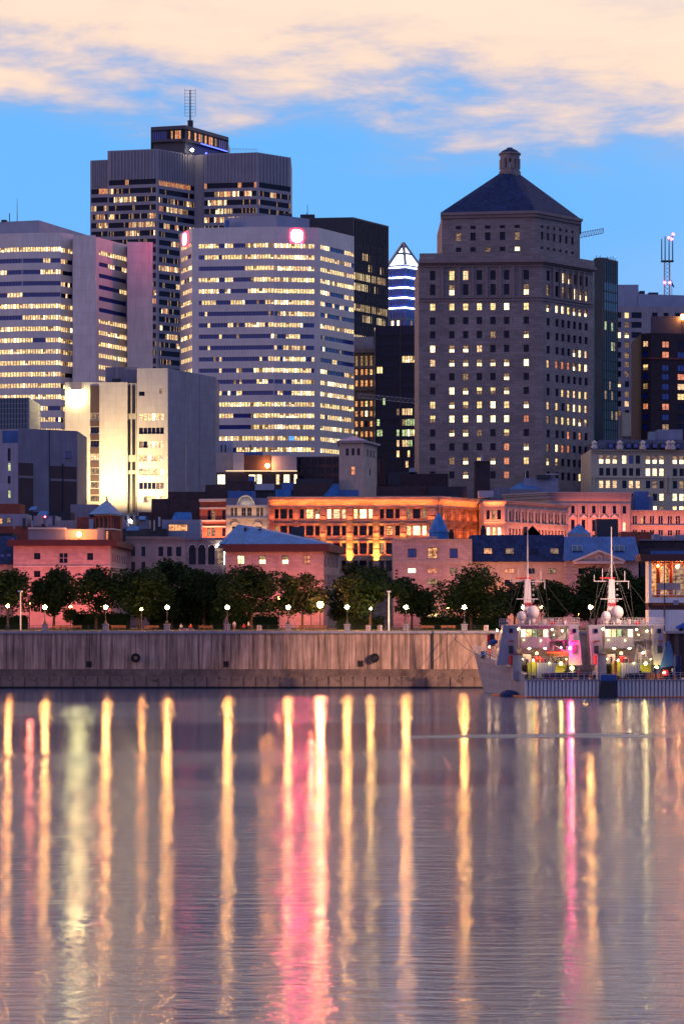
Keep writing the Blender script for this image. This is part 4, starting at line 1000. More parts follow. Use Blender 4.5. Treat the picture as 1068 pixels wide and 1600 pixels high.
# roof things above the palace
p = MB(); p.box(X(588, 566), 566, zt, X(668, 566), 574, Z(759.5, 566), M['dkbrick']); p.box(X(669, 564), 564, zt, X(729, 564), 572, Z(760, 564), M['darkroof']); p.build('roof_storey', t)
for p0, p1, y, m_ in ((430, 455, 765, 'copper'), (458, 515, 756, 'dkbrick'), (521, 560, 766, 'copper2'), (747, 770, 767, 'roofplant'), (420, 428, 771, 'dksteel')):
    p = MB(); p.box(X(p0, 565), 563.5, zt, X(p1, 565), 568, Z(y, 565), M[m_]); p.build('rooftop_unit', t)
p = MB(); x0 = X(545, 566); p.poly([(X(505, 566), 563, zt + .3), (X(529, 566), 563, zt + .3), (X(529, 566), 563.1, Z(757, 566)), (X(521, 566), 563.1, Z(757, 566))], M['copper']); p.poly([(X(529, 566), 563, zt + .3), (X(505, 566), 570, zt + .3), (X(521, 566), 570, Z(757, 566)), (X(529, 566), 563.1, Z(757, 566))], M['copper']); p.build('skylight', t)

# --- orange end pavilion and long receding wing
A, B, C = XY(755.5, 552), XY(788.5, 550), XY(887, 574); zt = Z(782, 550)
t = thing('stone_building', 'orange lit corner pavilion with a long dim pink wing to its right', 'building', (*B, GZ))
b = MB()
face(b, t, A, B, GZ, zt, wpx(A, B, [(759, 764.5), (767.5, 773.5), (776, 782)], [(797, 812), (824, 838), (850, 862)], ['0d0', '212', '000'], 'sash'), M['ashlar'], rec=.5)
wc = [(795 + 5.1 * i, 798 + 5.1 * i) for i in range(18)]
face(b, t, B, C, GZ, zt, wpx(B, C, wc, [(798, 813.5), (825, 838)], ['0' * 18, '0d0000d00000000000'], 'plain'), M['ashlar'], rec=.5)
for y0, y1, o in ((781.9, 784, .9), (784, 786.5, .5), (792.5, 794, .3), (815, 817.5, .3)): ledge(b, [A, B, C], Z(y1, 550) + .01, Z(y0, 550) - .01, o, M['ashlar'])
close(b, back([A, B, C], 20), 2, GZ, zt, M['ashlar'], M['darkroof']); b.build('wall', t)
for px in [792 + 10.2 * i for i in range(10)]:
    p = MB(); u = upx(B, C, px); fbox(p, B, C, u - .009, u + .009, Z(814, 550), Z(795, 550), .35, M['trim']); p.build('pilaster', t)
strip(t, B, C, 0, 1, Z(842, 550), 2.5, 2300, (1, .24, .11), w=.4); strip(t, A, B, .05, 1, Z(790, 550), 1., 420, AMB); strip(t, A, B, 0, 1, Z(818, 550), 1.2, 420, AMB); strip(t, A, B, 0, 1, Z(842, 550), 1.2, 600, AMB)
# --- pink classical block with pediment windows
A, B, C = XY(790, 602), XY(858, 590), XY(985, 592); zt = Z(769, 590)
t = thing('stone_building', 'long pink classical stone building with pedimented windows and grey cornice', 'building', (*B, GZ))
b = MB(); wc = [894.5, 911, 927.2, 943.3, 959.5, 975]
face(b, t, A, B, GZ, zt, [], M['ashlar'])
face(b, t, B, C, GZ, zt, wpx(B, C, cw(wc, 5.5), [(790, 802), (812, 830), (836, 850)], ['000000', '00000-', '000000'], 'sash') + wpx(B, C, cw([975], 4.5), [(815.5, 829)], '2', 'sash'), M['ashlar'], rec=.5)
for y0, y1, o in ((768.9, 771, 1.5), (771, 774, 1.1), (774, 779, .6), (786, 788, .3)): ledge(b, [A, B, C], Z(y1, 590) + .01, Z(y0, 590) - .01, o, M['granite'])
close(b, back([A, B, C], 20), 2, GZ, zt, M['ashlar'], M['darkroof']); b.build('wall', t)
for x0 in wc[:5]:
    p = MB(); u = upx(B, C, x0); d, n_, L = nrm(B, C); q = lerp2(B, C, u); w_ = .9
    p.poly([(q[0] - w_, q[1] - .45, Z(808.5, 590)), (q[0] + w_, q[1] - .45, Z(808.5, 590)), (q[0], q[1] - .45, Z(803.5, 590))], M['trim'])
    p.poly([(q[0] - w_, q[1] - .45, Z(808.5, 590)), (q[0], q[1] - .45, Z(803.5, 590)), (q[0], q[1] + .05, Z(803.5, 590)), (q[0] - w_, q[1] + .05, Z(808.5, 590))], M['trim'])
    p.poly([(q[0] + w_, q[1] + .05, Z(808.5, 590)), (q[0], q[1] + .05, Z(803.5, 590)), (q[0], q[1] - .45, Z(803.5, 590)), (q[0] + w_, q[1] - .45, Z(808.5, 590))], M['trim'])
    p.box(q[0] - w_ - .1, q[1] - .5, Z(809.6, 590), q[0] + w_ + .1, q[1] + .02, Z(808.5, 590), M['trim']); p.build('pediment', t)
for x0 in (887, 903, 919, 935.3, 951.4, 967.5, 982):
    p = MB(); u = upx(B, C, x0); fbox(p, B, C, u - .011, u + .011, GZ, Z(788, 590), .3, M['ashlar']); p.build('pilaster', t)
PINK = (1., .22, .13)
strip(t, B, C, .15, 1, Z(838, 590), 5, 2900, PINK, w=.5)
# --- low pink building far right
A, B = XY(984, 598), XY(1120, 600); zt = Z(797, 598)
t = thing('stone_building', 'low pink lit building with paired narrow windows at right edge', 'building', (*A, GZ))
b = MB(); cs = [991, 1004.5, 1018, 1031.5, 1046, 1058.5, 1072]; cc = sum(([(c - 3.2, c - .5), (c + .5, c + 3.2)] for c in cs), [])
face(b, t, A, B, GZ, zt, wpx(A, B, cc, [(806, 818.5), (828, 840)], ['00o0000000000r', '0' * 14], 'plain'), M['ashlar'])
for y0, y1, o in ((796.9, 799, .8), (820, 822, .5)): ledge(b, [A, B], Z(y1, 598) + .01, Z(y0, 598) - .01, o, M['granite'])
close(b, back([A, B], 12), 1, GZ, zt, M['ashlar'], M['darkroof']); b.build('wall', t)
strip(t, A, B, 0, 1, Z(836, 598), 4, 2300, (1, .24, .13), w=.5)
p = MB(); p.box(X(985, 603), 603, zt, X(1020, 603), 608, Z(776, 603), M['bluegrey']); p.box(X(990, 603), 602, zt, X(1012, 603), 604, Z(768, 603), M['copper2']); p.build('rooftop_unit', t)

# --- ornate stone house with the round pediment
A, B = XY(353, 545), XY(418, 545); zt = Z(790.5, 545)
t = thing('stone_house', 'ornate stone house with arched gable and white stone arches', 'house', (*A, GZ))
b = MB(); cs = [(361, 371), (376, 393), (400, 411)]
face(b, t, A, B, GZ, zt, wpx(A, B, [(360, 364.5), (366, 370.5), (377, 384), (386, 393), (400.5, 405), (406.5, 411)], [(793, 807)], '0', 'wcross') + wpx(A, B, [(362, 372), (379, 391), (398, 409)], [(822, 840)], '0', 'wsash'), M['ashlar'], rec=.5)
ledge(b, [A, B], Z(811, 545), Z(808.5, 545), .7, M['trim']); ledge(b, [A, B], Z(792, 545), zt + .2, .8, M['trim'])
close(b, back([A, B], 16), 1, GZ, zt, M['ashlar'], M['darkroof'])
b.prism([(A[0], 545.5), (B[0], 545.5), (B[0], 552), (A[0], 552)], zt + .22, Z(778, 545), M['greypaint'], M['darkroof']); b.build('wall', t)
p = MB(); cx0, zc0, R = X(384, 545), zt + .2, 2.0
arc = [(cx0 + R * math.cos(math.pi * i / 14), zc0 + R * 1.08 * math.sin(math.pi * i / 14)) for i in range(15)]
p.poly([(x, 544.6, z) for x, z in reversed(arc)], M['greypaint'])
for i in range(14): p.tube((arc[i][0], 544.5, arc[i][1]), (arc[i + 1][0], 544.5, arc[i + 1][1]), .16, M['trim'], n=5)
p.build('arched_gable', t)
for cxx in (367, 402.5):
    p = MB(); R = .95
    for i in range(10):
        a, c = math.pi * i / 10, math.pi * (i + 1) / 10
        p.tube((X(cxx, 545) + R * math.cos(a), 544.8, Z(823, 545) + R * math.sin(a)), (X(cxx, 545) + R * math.cos(c), 544.8, Z(823, 545) + R * math.sin(c)), .14, M['trim'], n=5)
    p.build('arch_moulding', t)
strip(t, A, B, .02, .98, Z(812, 545) + 1, 1.1, 160, (1, .6, .3)); strip(t, A, B, 0, 1, Z(838, 545), 1.4, 700, (1, .55, .25)); strip(t, A, B, .35, .65, Z(789, 545), 1.2, 60, (1, .75, .4))
# --- orange brick house
A, B = XY(312, 548), XY(354, 547); zt = Z(780, 548)
t = thing('brick_house', 'narrow orange brick house with pale stone bands and a cornice', 'house', (*A, GZ))
b = MB(); face(b, t, A, B, GZ, zt, wpx(A, B, [(324, 329.5), (330.5, 336), (347, 352)], [(797, 813), (825, 838)], ['0d0', 'dd0'], 'sash'), M['brick'])
for y0, y1, o in ((779.8, 784, .9), (793, 795.5, .35), (812.6, 815, .35), (822, 824, .3)): ledge(b, [A, B], Z(y1, 548), Z(y0, 548), o, M['trim'])
close(b, back([A, B], 14), 1, GZ, zt, M['brick'], M['darkroof']); b.build('wall', t)
strip(t, A, B, 0, 1, Z(843, 548), 2.0, 1500, (1, .42, .2))
p = MB(); p.box(X(340, 552), 552, zt, X(392, 552), 558, Z(769, 552), M['dkbrick']); p.box(X(356, 550), 549.5, zt, X(398, 550), 554, Z(767, 550), M['copper2']); p.build('rooftop_unit', t)
t = thing('low_building', 'dark stepped party wall block behind the orange brick house', 'building', (X(290, 575), 575, GZ))
b = MB()
for p0, p1, y in ((236, 262, 779), (262, 320, 768), (320, 345, 757), (345, 372, 763), (216, 237, 800)): b.box(X(p0, 575), 575 + p0 * .004, GZ, X(p1, 575), 586 + p0 * .01, Z(y, 575), M['dkbrick'])
b.build('wall', t)
t = thing('low_building', 'shadowy flat topped building between floodlit block and orange palace', 'building', (X(420, 600), 600, GZ))
b = MB(); b.box(X(330, 600), 600, GZ, X(530, 600), 615, Z(764, 600), M['darkroof'])
for p0, p1, y, m_ in ((352, 398, 752, 'dkbrick'), (388, 397, 744, 'copper2'), (398, 428, 756, 'roofplant'), (336, 350, 757, 'darkroof'), (440, 458, 754, 'copper2'), (462, 520, 748, 'dksteel')): b.box(X(p0, 600), 599 + p0 * .001, Z(766, 600), X(p1, 600), 604 + p0 * .001, Z(y, 600), M[m_])
b.build('wall', t)
# --- blue grey loft with terrace lamp, left of the brick house
A, B = XY(253, 535), XY(312, 535); zt = Z(812, 535)
t = thing('low_building', 'blue grey rooftop loft with a glazed canopy and orange window', 'building', (*A, GZ))
b = MB(); face(b, t, A, B, GZ, zt, wpx(A, B, [(263, 293)], [(819, 830)], 'o', 'triple'), M['bluegrey']); close(b, back([A, B], 10), 1, GZ, zt, M['bluegrey'], M['darkroof']); b.build('wall', t)
p = MB(); z0 = zt; p.hexa([(X(268, 535), 535.2, z0), (X(298, 535), 535.2, z0), (X(298, 535), 541, z0), (X(268, 535), 541, z0)], [(X(273, 535), 536, Z(800, 535)), (X(297, 535), 536, Z(800, 535)), (X(297, 535), 540, Z(800, 535)), (X(273, 535), 540, Z(800, 535))], M['copper']); p.build('glazed_canopy', t)
# --- arched grey stone house
A, B = XY(289, 508), XY(352, 508); zt = Z(841, 508)
t = thing('stone_house', 'grey stone house front with a row of four tall arches', 'house', (*A, GZ))
b = MB(); face(b, t, A, B, GZ, zt, wpx(A, B, [(295, 306), (309.5, 321), (325, 335.5), (338.5, 349)], [(856, 882)], ['000d'], 'split'), M['rubble2'], rec=.6)
close(b, back([A, B], 14), 1, GZ, zt, M['rubble2'], M['darkroof'])
ledge(b, [A, B], Z(844, 508), zt + .1, .5, M['greypaint']); b.build('wall', t)
for i, (p0, p1) in enumerate([(295, 306), (309.5, 321), (325, 335.5), (338.5, 349)]):
    p = MB(); cx0 = X((p0 + p1) / 2, 508); R = (X(p1, 508) - X(p0, 508)) / 2; z0 = Z(856, 508)
    a_ = [(cx0 + R * math.cos(math.pi * k / 12), z0 + R * math.sin(math.pi * k / 12)) for k in range(13)]
    p.poly([(x, 507.9, z) for x, z in reversed(a_)], P['0'])
    for k in range(12): p.tube((a_[k][0], 507.85, a_[k][1]), (a_[k + 1][0], 507.85, a_[k + 1][1]), .13, M['trim'], n=5)
    p.build('arch', t)
    if i == 3:
        p = MB()
        for k in range(13): p.ball((a_[k][0], 507.5, a_[k][1] + .15), .09, WHITEL, 5, 3)
        for k in range(12): p.ball((X(350.2, 508), 507.5, z0 - k * .32), .085, WHITEL, 5, 3)
        p.build('string_of_lamps', t)
# --- pinkish corniced house
A, B = XY(196, 506), XY(289, 508); zt = Z(838.5, 506)
t = thing('stone_house', 'pale pink house with dentil cornice behind the park trees', 'house', (*A, GZ))
b = MB(); face(b, t, A, B, GZ, zt, wpx(A, B, [(205, 211), (221, 227), (247.5, 255), (261, 268.5), (275, 283)], [(854, 869), (878, 892)], '0', 'sash'), M['ashlar'])
for y0, y1, o in ((838.4, 840, .8), (840, 843, .5), (846, 847.5, .25)): ledge(b, [A, B], Z(y1, 506) + .01, Z(y0, 506) - .01, o, M['ashlar'])
close(b, back([A, B], 14), 1, GZ, zt, M['ashlar'], M['darkroof']); b.build('wall', t)
# --- pyramid roofed belfry
A, B, C = XY(149, 503), XY(174, 500), XY(188, 508); zt = Z(804, 500)
t = thing('belfry', 'red brick belfry with blue pyramid roof and white arched openings', 'belfry', (*B, GZ))
b = MB()
face(b, t, A, B, GZ, zt, wpx(A, B, [(151, 154.5), (157.5, 161.5), (164.5, 168.5)], [(809, 825)], '0', 'wplain') + wpx(A, B, [(164, 169)], [(830, 845)], 'r', 'wplain'), M['brick'])
face(b, t, B, C, GZ, zt, wpx(B, C, [(177.5, 179.8), (181.4, 183.4), (184.6, 186.4)], [(809, 825)], '0', 'wplain') + wpx(B, C, [(180, 182)], [(832, 845)], 'r', 'wplain'), M['brick'])
close(b, back([A, B, C], 5), 2, GZ, zt, M['brick'], M['darkroof'])
ledge(b, [A, B, C], Z(827.5, 500), Z(825.5, 500), .2, M['trim']); ledge(b, [A, B, C], zt - .15, zt + .1, .4, M['trim'])
for a, c, q in ((A, B, [149.6, 155.9, 163, 170.2, 173.5]), (B, C, [176, 180.6, 184, 187.3])):
    for px in q: u = upx(a, c, px); fbox(b, a, c, max(u - .03, 0), min(u + .03, 1), Z(825, 500), zt - .2, .12, M['brick'])
b.build('wall', t)
p = MB(); f_ = [XY(138, 502), XY(175, 497.5), XY(193, 508), XY(191, 518), XY(141, 518)]; ap = (X(166.5, 507), 507.5, Z(781, 507))
for i in range(5): p.poly([(*f_[i], zt + .12), (*f_[(i + 1) % 5], zt + .12), ap], M['copper'])
p.poly([(*q, zt + .11) for q in reversed(f_)], M['copper'])
p.lathe((ap[0], ap[1], ap[2] - .3), [(.15, 0), (.25, .4), (.08, .6), (.2, .8), (.03, 1.2)], M['slate'], 6); p.build('pyramid_roof', t)
# --- jumble of low roofs on the left
t = thing('low_building', 'low blue roofed block with a bright orange lamp below the belfry', 'building', (X(75, 490), 490, GZ))
b = MB(); b.box(X(44, 490), 490, GZ, X(103, 490), 500, Z(825, 490), M['greypaint']); b.box(X(103, 491), 491, GZ, X(152, 491), 498, Z(827, 491), M['ashlar']); ledge(b, [XY(44, 490), XY(103, 490)], Z(827, 490), Z(825, 490) + .1, .4, M['trim']); b.build('wall', t)
p = MB(); p.ball((X(123.5, 489), 489, Z(835, 489)), .52, SODIUM, 8, 5); p.build('wall_lamp', t)
light('wall_bulb', 'POINT', (X(123, 489), 488.4, Z(835, 489)), 2600, (1, .30, .12), t, shadow_soft_size=.4)
p = MB(); p.box(X(152, 490), 489.5, Z(845, 490), X(163, 490), 491, Z(825, 490), M['concrete']); p.build('chimney', t)
t = thing('low_building', 'blue and dark flat roofs clustered below the brown panelled block', 'building', (X(60, 560), 560, GZ))
for p0, p1, y, m_, yy in ((-60, 42, 803, 'bluegrey', 540), (44, 110, 800, 'darkroof', 560), (52, 88, 806, 'bluegrey', 540), (86, 120, 813, 'concrete', 535), (110, 152, 788, 'greypaint', 590), (-60, 32, 787, 'brick', 600), (188, 228, 806, 'darkroof', 560), (190, 232, 812, 'bluegrey', 540), (120, 150, 808, 'brick', 530), (-60, 60, 822, 'brick', 530), (-60, 20, 833, 'darkroof', 515), (186, 260, 826, 'darkroof', 530)):
    b = MB(); b.box(X(p0, yy), yy + p0 * .003, GZ, X(p1, yy), yy + 9 + p0 * .003, Z(y, yy), M[m_]); b.build('wall', t)
for px, py, w, h, k in ((2, 814, 4.6, 9, 'o'), (14, 813, 6, 8, 'd'), (206, 816, 4, 6, '2')):
    o = bpy.data.objects.new('window', win_mesh(w * .15, h * .15, k, 'sash')); col.objects.link(o); o.parent = t; o.location = Vector((X(px, 540), 539.7, Z(py, 540))) - Vector(t['org'])
for p0, p1, ya, yb, yy in ((57, 72, 806, 798, 538), (196, 216, 829, 822, 520), (213, 226, 812, 806, 538), (44, 56, 797, 791, 555)):
    p = MB(); p.hexa([(X(p0, yy), yy, Z(ya, yy)), (X(p1, yy), yy, Z(ya, yy)), (X(p1, yy), yy + 4, Z(ya, yy)), (X(p0, yy), yy + 4, Z(ya, yy))], [(X(p0 + 4, yy), yy + 1.5, Z(yb, yy)), (X(p1 + 1, yy), yy + 1.5, Z(yb, yy)), (X(p1 + 1, yy), yy + 4, Z(yb, yy)), (X(p0 + 4, yy), yy + 4, Z(yb, yy))], M['copper']); p.build('skylight', t)
for i in range(26):
    p = MB()
    px = rnd.uniform(0, 250); yy = 526 + rnd.random() * 8; py = rnd.uniform(806, 826); h = rnd.uniform(.5, 1.6); w_ = rnd.uniform(.2, 1.2)
    p.box(X(px, yy), yy, Z(py, yy) - 2, X(px, yy) + w_, yy + w_, Z(py, yy) + h * .4, M[rnd.choice(['dksteel', 'roofplant', 'concrete', 'darkroof'])])
    p.build('rooftop_unit', t)
p = MB(); p.ball((X(72, 530), 528, Z(808, 530)), .22, REDL, 6, 4); p.build('roof_lamp', t); p = MB(); p.ball((X(206, 530), 526, Z(815, 530)), .4, WHITEL, 6, 4); p.build('roof_lamp', t)
# ------------------------------------------------------------------ the street of pink lit houses behind the park
Y0 = 470
def rectw(A, B, lst, Yr):
    return [(upx(A, B, p), upx(A, B, q), Z(y1, Yr), Z(y0, Yr), k, s) for p, q, y0, y1, k, s in lst]
# left
A, B, C = XY(21, 470), XY(172, 470), XY(239, 572); zt = Z(853, 470)
t = thing('stone_house', 'pink lit house with broad dark red eaves at the left edge', 'house', (*A, GZ))
b = MB()
face(b, t, A, B, GZ, zt, rectw(A, B, [(53, 63, 864, 874, '0', 'cross'), (92, 106, 863.5, 880, '0', 'wcross'), (136, 145.5, 864, 875, '0', 'cross'), (53, 63, 892, 902, '0', 'cross'), (92, 105, 893, 906, '0', 'cross'), (136, 145, 893, 903, '0', 'cross'), (53, 63, 918, 930, '0', 'cross'), (136, 145, 918, 930, 'o', 'cross')], 470), M['rubble'], rec=.4)
wc = [175.5 + 3.6 * i for i in range(17)]
face(b, t, B, C, GZ, zt, rectw(B, C, [(p, p + 1.9, 864.5, 877, '0', 'plain') for p in wc] + [(p, p + 1.9, 895, 907, '0', 'plain') for p in wc], 470), M['rubble'], rec=.4)
ledge(b, [A, B, C], Z(886, 470), Z(884, 470), .25, M['trim'])
close(b, back([A, B, C], 6), 2, GZ, zt, M['rubble'], M['darkroof']); b.build('wall', t)
p = MB(); ledge(p, [(A[0] - 1, A[1]), B, C], zt - .02, Z(843.5, 470), 1.5, M['fascia']); p.poly([(*q, Z(843.5, 470)) for q in back([(A[0] - 1, A[1]), B, C], 6)], M['darkroof']); p.build('eaves', t)
for k in range(10):
    p = MB(); z = Z(862 + 11 * k, 470); w = .9 if k % 2 else .5; p.box(B[0] - w, B[1] - .06, z, B[0] + .05, B[1] + .3, z + .7, M['ashlar']); p.build('quoin', t)
# far left dark neighbour
A, B = XY(-70, 474), XY(20, 474)
t = thing('low_building', 'dark blue gabled house cut off by the left edge', 'house', (*B, GZ))
b = MB(); face(b, t, A, B, GZ, Z(882, 474), rectw(A, B, [(4, 11, 868 + 24, 880 + 24, 'o', 'cross')], 474), M['rubble2']); close(b, back([A, B], 12), 1, GZ, Z(882, 474), M['rubble2'], M['darkroof']); b.build('wall', t)
p = MB(); z1, z2 = Z(882, 474), Z(838, 480); p.hexa([(A[0], 473, z1), (B[0], 473, z1), (B[0], 486, z1), (A[0], 486, z1)], [(A[0], 479.5, z2), (B[0], 479.5, z2), (B[0], 480.5, z2), (A[0], 480.5, z2)], M['slate'])
for px, py in ((15, 842), (13, 868), (3, 869)):
    y_ = 473 + 6.5 * (py - 882) / (838 - 882); p.box(X(px, 474) - .4, y_ - .25, Z(py, 474) - .35, X(px, 474) + .4, y_ + .3, Z(py, 474) + .35, P['b'])
p.build('roof', t)
# middle
A, B, C = XY(353, 470), XY(505, 468), XY(530.5, 494); zt = Z(862, 470)
t = thing('stone_house', 'pink house with blue hipped metal roof and four upper windows', 'house', (*A, GZ))
b = MB()
face(b, t, A, B, GZ, zt, rectw(A, B, [(370.5, 381.5, 868, 881.5, '2', 'split'), (404, 415, 868, 881.5, '1', 'split'), (440, 450.5, 868, 882, 'h', 'split'), (473.5, 484.5, 868, 882, 'r', 'cross'), (440, 451, 897, 910, '0', 'cross'), (473.5, 484, 897, 910, '0', 'cross'), (404, 415, 897, 910, '0', 'cross'), (370.5, 381.5, 897, 910, '0', 'cross')], 470), M['rubble'], rec=.4)
wc = [507.5, 511.5, 515, 518.5, 522, 525.5]
face(b, t, B, C, GZ, zt, rectw(B, C, [(p, p + 1.7, y0, y1, '0', 'plain') for p in wc for y0, y1 in ((869, 885), (897, 912), (925, 938))], 468), M['rubble2'], rec=.3)
close(b, back([A, B, C], 8), 2, GZ, zt, M['rubble'], M['darkroof']); b.build('wall', t)
for k in range(9):
    p = MB(); z = Z(872 + 11 * k, 468); w = 1.1 if k % 2 else .6; p.box(B[0] - w, B[1] - .07, z, B[0] + .05, B[1] + .3, z + .75, M['ashlar']); p.build('quoin', t)
p = MB(); zr = Z(850.5, 470); ledge(p, [(A[0] - .5, A[1]), B, C], zt - .02, zr, 1.3, M['fascia']); p.build('eaves', t)
p = MB()
for i in range(30): fbox(p, A, B, (i + .5) / 30 - .008, (i + .5) / 30 + .008, zt - .4, zt - .05, .5, M['ashlar'])
p.build('dentils', t, kind='stuff')
p = MB(); R0, R1, R2 = (A[0] - 1.5, 468.8), (B[0] + .7, 466.8), (C[0] + .6, 494); T0, T1, T2 = (X(371, 476), 477, Z(819.5, 477)), (X(398, 477), 478, Z(823, 478)), (X(492, 486), 487, Z(842, 487))
p.poly([(*R0, zr), (*R1, zr), T2, T1, T0], M['copper']); p.poly([(*R1, zr), (*R2, zr), T2], M['copper']); p.poly([(*R0, zr), T0, (R0[0], 498, zr)], M['copper']); p.poly([T0, T1, T2, (*R2, zr), (R0[0], 498, zr)], M['copper']); p.build('metal_roof', t)
for i in range(17):
    u = (i + .5) / 17; q = Vector((*R0, zr)).lerp(Vector((*R1, zr)), u + .02); s = Vector(T0).lerp(Vector(T2), u * 1.0 if u < 1 else 1)
    p = MB(); p.tube(q + Vector((0, -.02, .06)), s + Vector((0, -.1, .06)), .07, M['copper2'], n=4); p.build('roof_seam', t)
p = MB(); p.box(X(375, 474), 473.5, zr, X(417, 474), 479, Z(843.2, 474), M['dkbrick']); p.build('roof_dormer', t)
for px, y0, y1, w in ((383, 830, 824, 4), (406, 838, 826, 5), (387, 838, 832, 4), (445, 842, 837, 8), (381, 812, 826, 0)):
    if w:
        p = MB(); p.box(X(px - w / 2, 474), 474, Z(y0 + 6, 474), X(px + w / 2, 474), 475, Z(y1, 474), M['dkbrick']); p.build('vent', t)
p = MB(); p.box(X(456, 482), 482, zr, X(475, 482), 486, Z(823, 482), M['dksteel']); p.build('chimney', t)
# right, with cone turret
A, B = XY(614.5, 470), XY(737, 470); zt = Z(843, 470)
t = thing('stone_house', 'pink house with flat parapet and blue conical turret roof', 'house', (*A, GZ))
b = MB()
face(b, t, A, B, GZ, zt, rectw(A, B, [(637, 650, 857, 871, 'b', 'split'), (667.5, 683.5, 855, 873, 'o', 'cross'), (702, 714.5, 857, 872, 'b', 'split'), (637, 649.5, 887.5, 895.5, '2', 'split'), (667.5, 683.5, 887.5, 895.5, 'r', 'split'), (702, 714.5, 887.5, 896, 'd', 'split'), (667.5, 683.5, 904.5, 914, 'd', 'split')], 470), M['rubble'], rec=.35)
ledge(b, [A, B], Z(882, 470), Z(875.5, 470), .12, M['ashlar']); ledge(b, [A, B], zt - .25, zt + .1, .35, M['ashlar'])
close(b, back([A, B], 14), 1, GZ, zt, M['rubble'], M['darkroof']); b.build('wall', t)
for k in range(4):
    p = MB(); z = Z(893 + 5 * k, 470); p.box(A[0] + .35, A[1] - .07, z, A[0] + .9, A[1] + .2, z + .35, M['fascia']); p.build('quoin', t)
p = MB(); p.prism([XY(667, 471), XY(684, 471), XY(684, 473), XY(667, 473)], zt, Z(838, 471), M['rubble']); p.build('parapet', t)
tx, ty = X(685, 474), 474.5
p = MB(); n = 8; p.lathe((tx, ty, 0), [(2.0, GZ + 14), (2.0, Z(833, 474)), (2.15, Z(832, 474)), (1.55, Z(821, 474)), (.75, Z(809, 474)), (.05, Z(800, 474))], M['copper'], 16); p.build('turret', t)
for k in range(5):
    p = MB(); z = Z(829.5 - 5 * k, 474); f = 1 - (829.5 - 5 * k - 832) / (800 - 832); p.lathe((tx, ty, z), [(2.08 * f + .12, 0), (2.08 * f + .1, .16), (.05, .2)], M['copper2'], 16); p.build('roof_band', t)
p = MB(); p.tube((tx, ty, Z(801, 474)), (tx, ty, Z(768, 474)), .06, M['dksteel'], r1=.03, n=4); p.build('finial', t)
p = MB(); p.box(X(667, 463), 463.6, GZ + .1, X(684, 463), 470, GZ + 2.3, M['ashlar']); p.box(X(669, 463), 463.5, GZ + .3, X(675.5, 463), 463.62, GZ + 1.9, P['2']); p.box(X(676.5, 463), 463.5, GZ + .3, X(682.5, 463), 463.62, GZ + 1.9, P['2']); p.box(X(667, 463), 463.3, GZ + 2.3, X(684, 463), 470, GZ + 2.75, emis('shop_sign', (1., .7, .3), 1.6)); p.build('porch', t)
for px, y0 in ((696, 830), (705, 832), (755, 826)):
    p = MB(); p.box(X(px - 4, 478), 478, zt - 1, X(px + 4, 478), 480, Z(y0, 478), M['dkbrick']); p.tube((X(px, 478), 479, Z(y0, 478)), (X(px, 478), 479, Z(y0 - 5, 478)), .4, M['dkbrick'], n=6); p.build('chimney', t)
# dark mansard house
A, B = XY(737.5, 472), XY(882, 472); zt = Z(878, 472)
t = thing('stone_house', 'house with long dark slate mansard above a warmly lit wall', 'house', (*A, GZ))
b = MB()
face(b, t, A, B, GZ, zt, rectw(A, B, [(788, 804, 888, 895.5, 'r', 'triple'), (823, 835, 888, 896.5, '0', 'triple'), (856, 868, 888, 896.5, 'd', 'triple'), (788, 800, 906, 916, '0', 'cross'), (823, 835, 906, 916, '0', 'cross'), (752, 764, 888, 896, 'd', 'triple')], 472), M['ashlar'], rec=.35)
close(b, back([A, B], 14), 1, GZ, zt, M['ashlar'], M['darkroof']); b.build('wall', t)
p = MB(); z2 = Z(836, 475); p.hexa([(A[0] + .02, 471.2, zt + .03), (B[0], 471.2, zt + .03), (B[0], 486, zt + .03), (A[0] + .02, 486, zt + .03)], [(A[0] + .02, 474.5, z2), (B[0], 474.5, z2), (B[0], 486, z2), (A[0] + .02, 486, z2)], M['slate']); p.build('mansard_roof', t)
for px, k in ((762, 'o'), (796, 'd'), (835, '0'), (866, 'd')):
    p = MB(); x0 = X(px, 472); z = Z(866, 472); p.hexa([(x0 - .95, 472.0, z), (x0 + .95, 472.0, z), (x0 + .95, 473, z), (x0 - .95, 473, z)], [(x0 - .95, 472.9, z + 1.3), (x0 + .95, 472.9, z + 1.3), (x0 + .95, 474.5, z + 1.3), (x0 - .95, 474.5, z + 1.3)], M['frame'])
    p.poly([(x0 - .8, 472.02, z + .12), (x0 + .8, 472.02, z + .12), (x0 + .8, 472.82, z + 1.2), (x0 - .8, 472.82, z + 1.2)], P[k]); p.build('skylight', t)
p = MB(); p.poly([(X(818, 474), 475, z2), (X(846, 474), 475, z2), (X(832, 474), 475, Z(821, 475))], M['brick']); p.poly([(X(846, 474), 475, z2), (X(818, 474), 475, z2), (X(832, 480), 482, Z(821, 475)), (X(832, 474), 475, Z(821, 475))], M['slate']); p.box(X(819, 474), 475.2, z2, X(825, 474), 477, Z(823, 475), M['dkbrick']); p.build('gable', t)
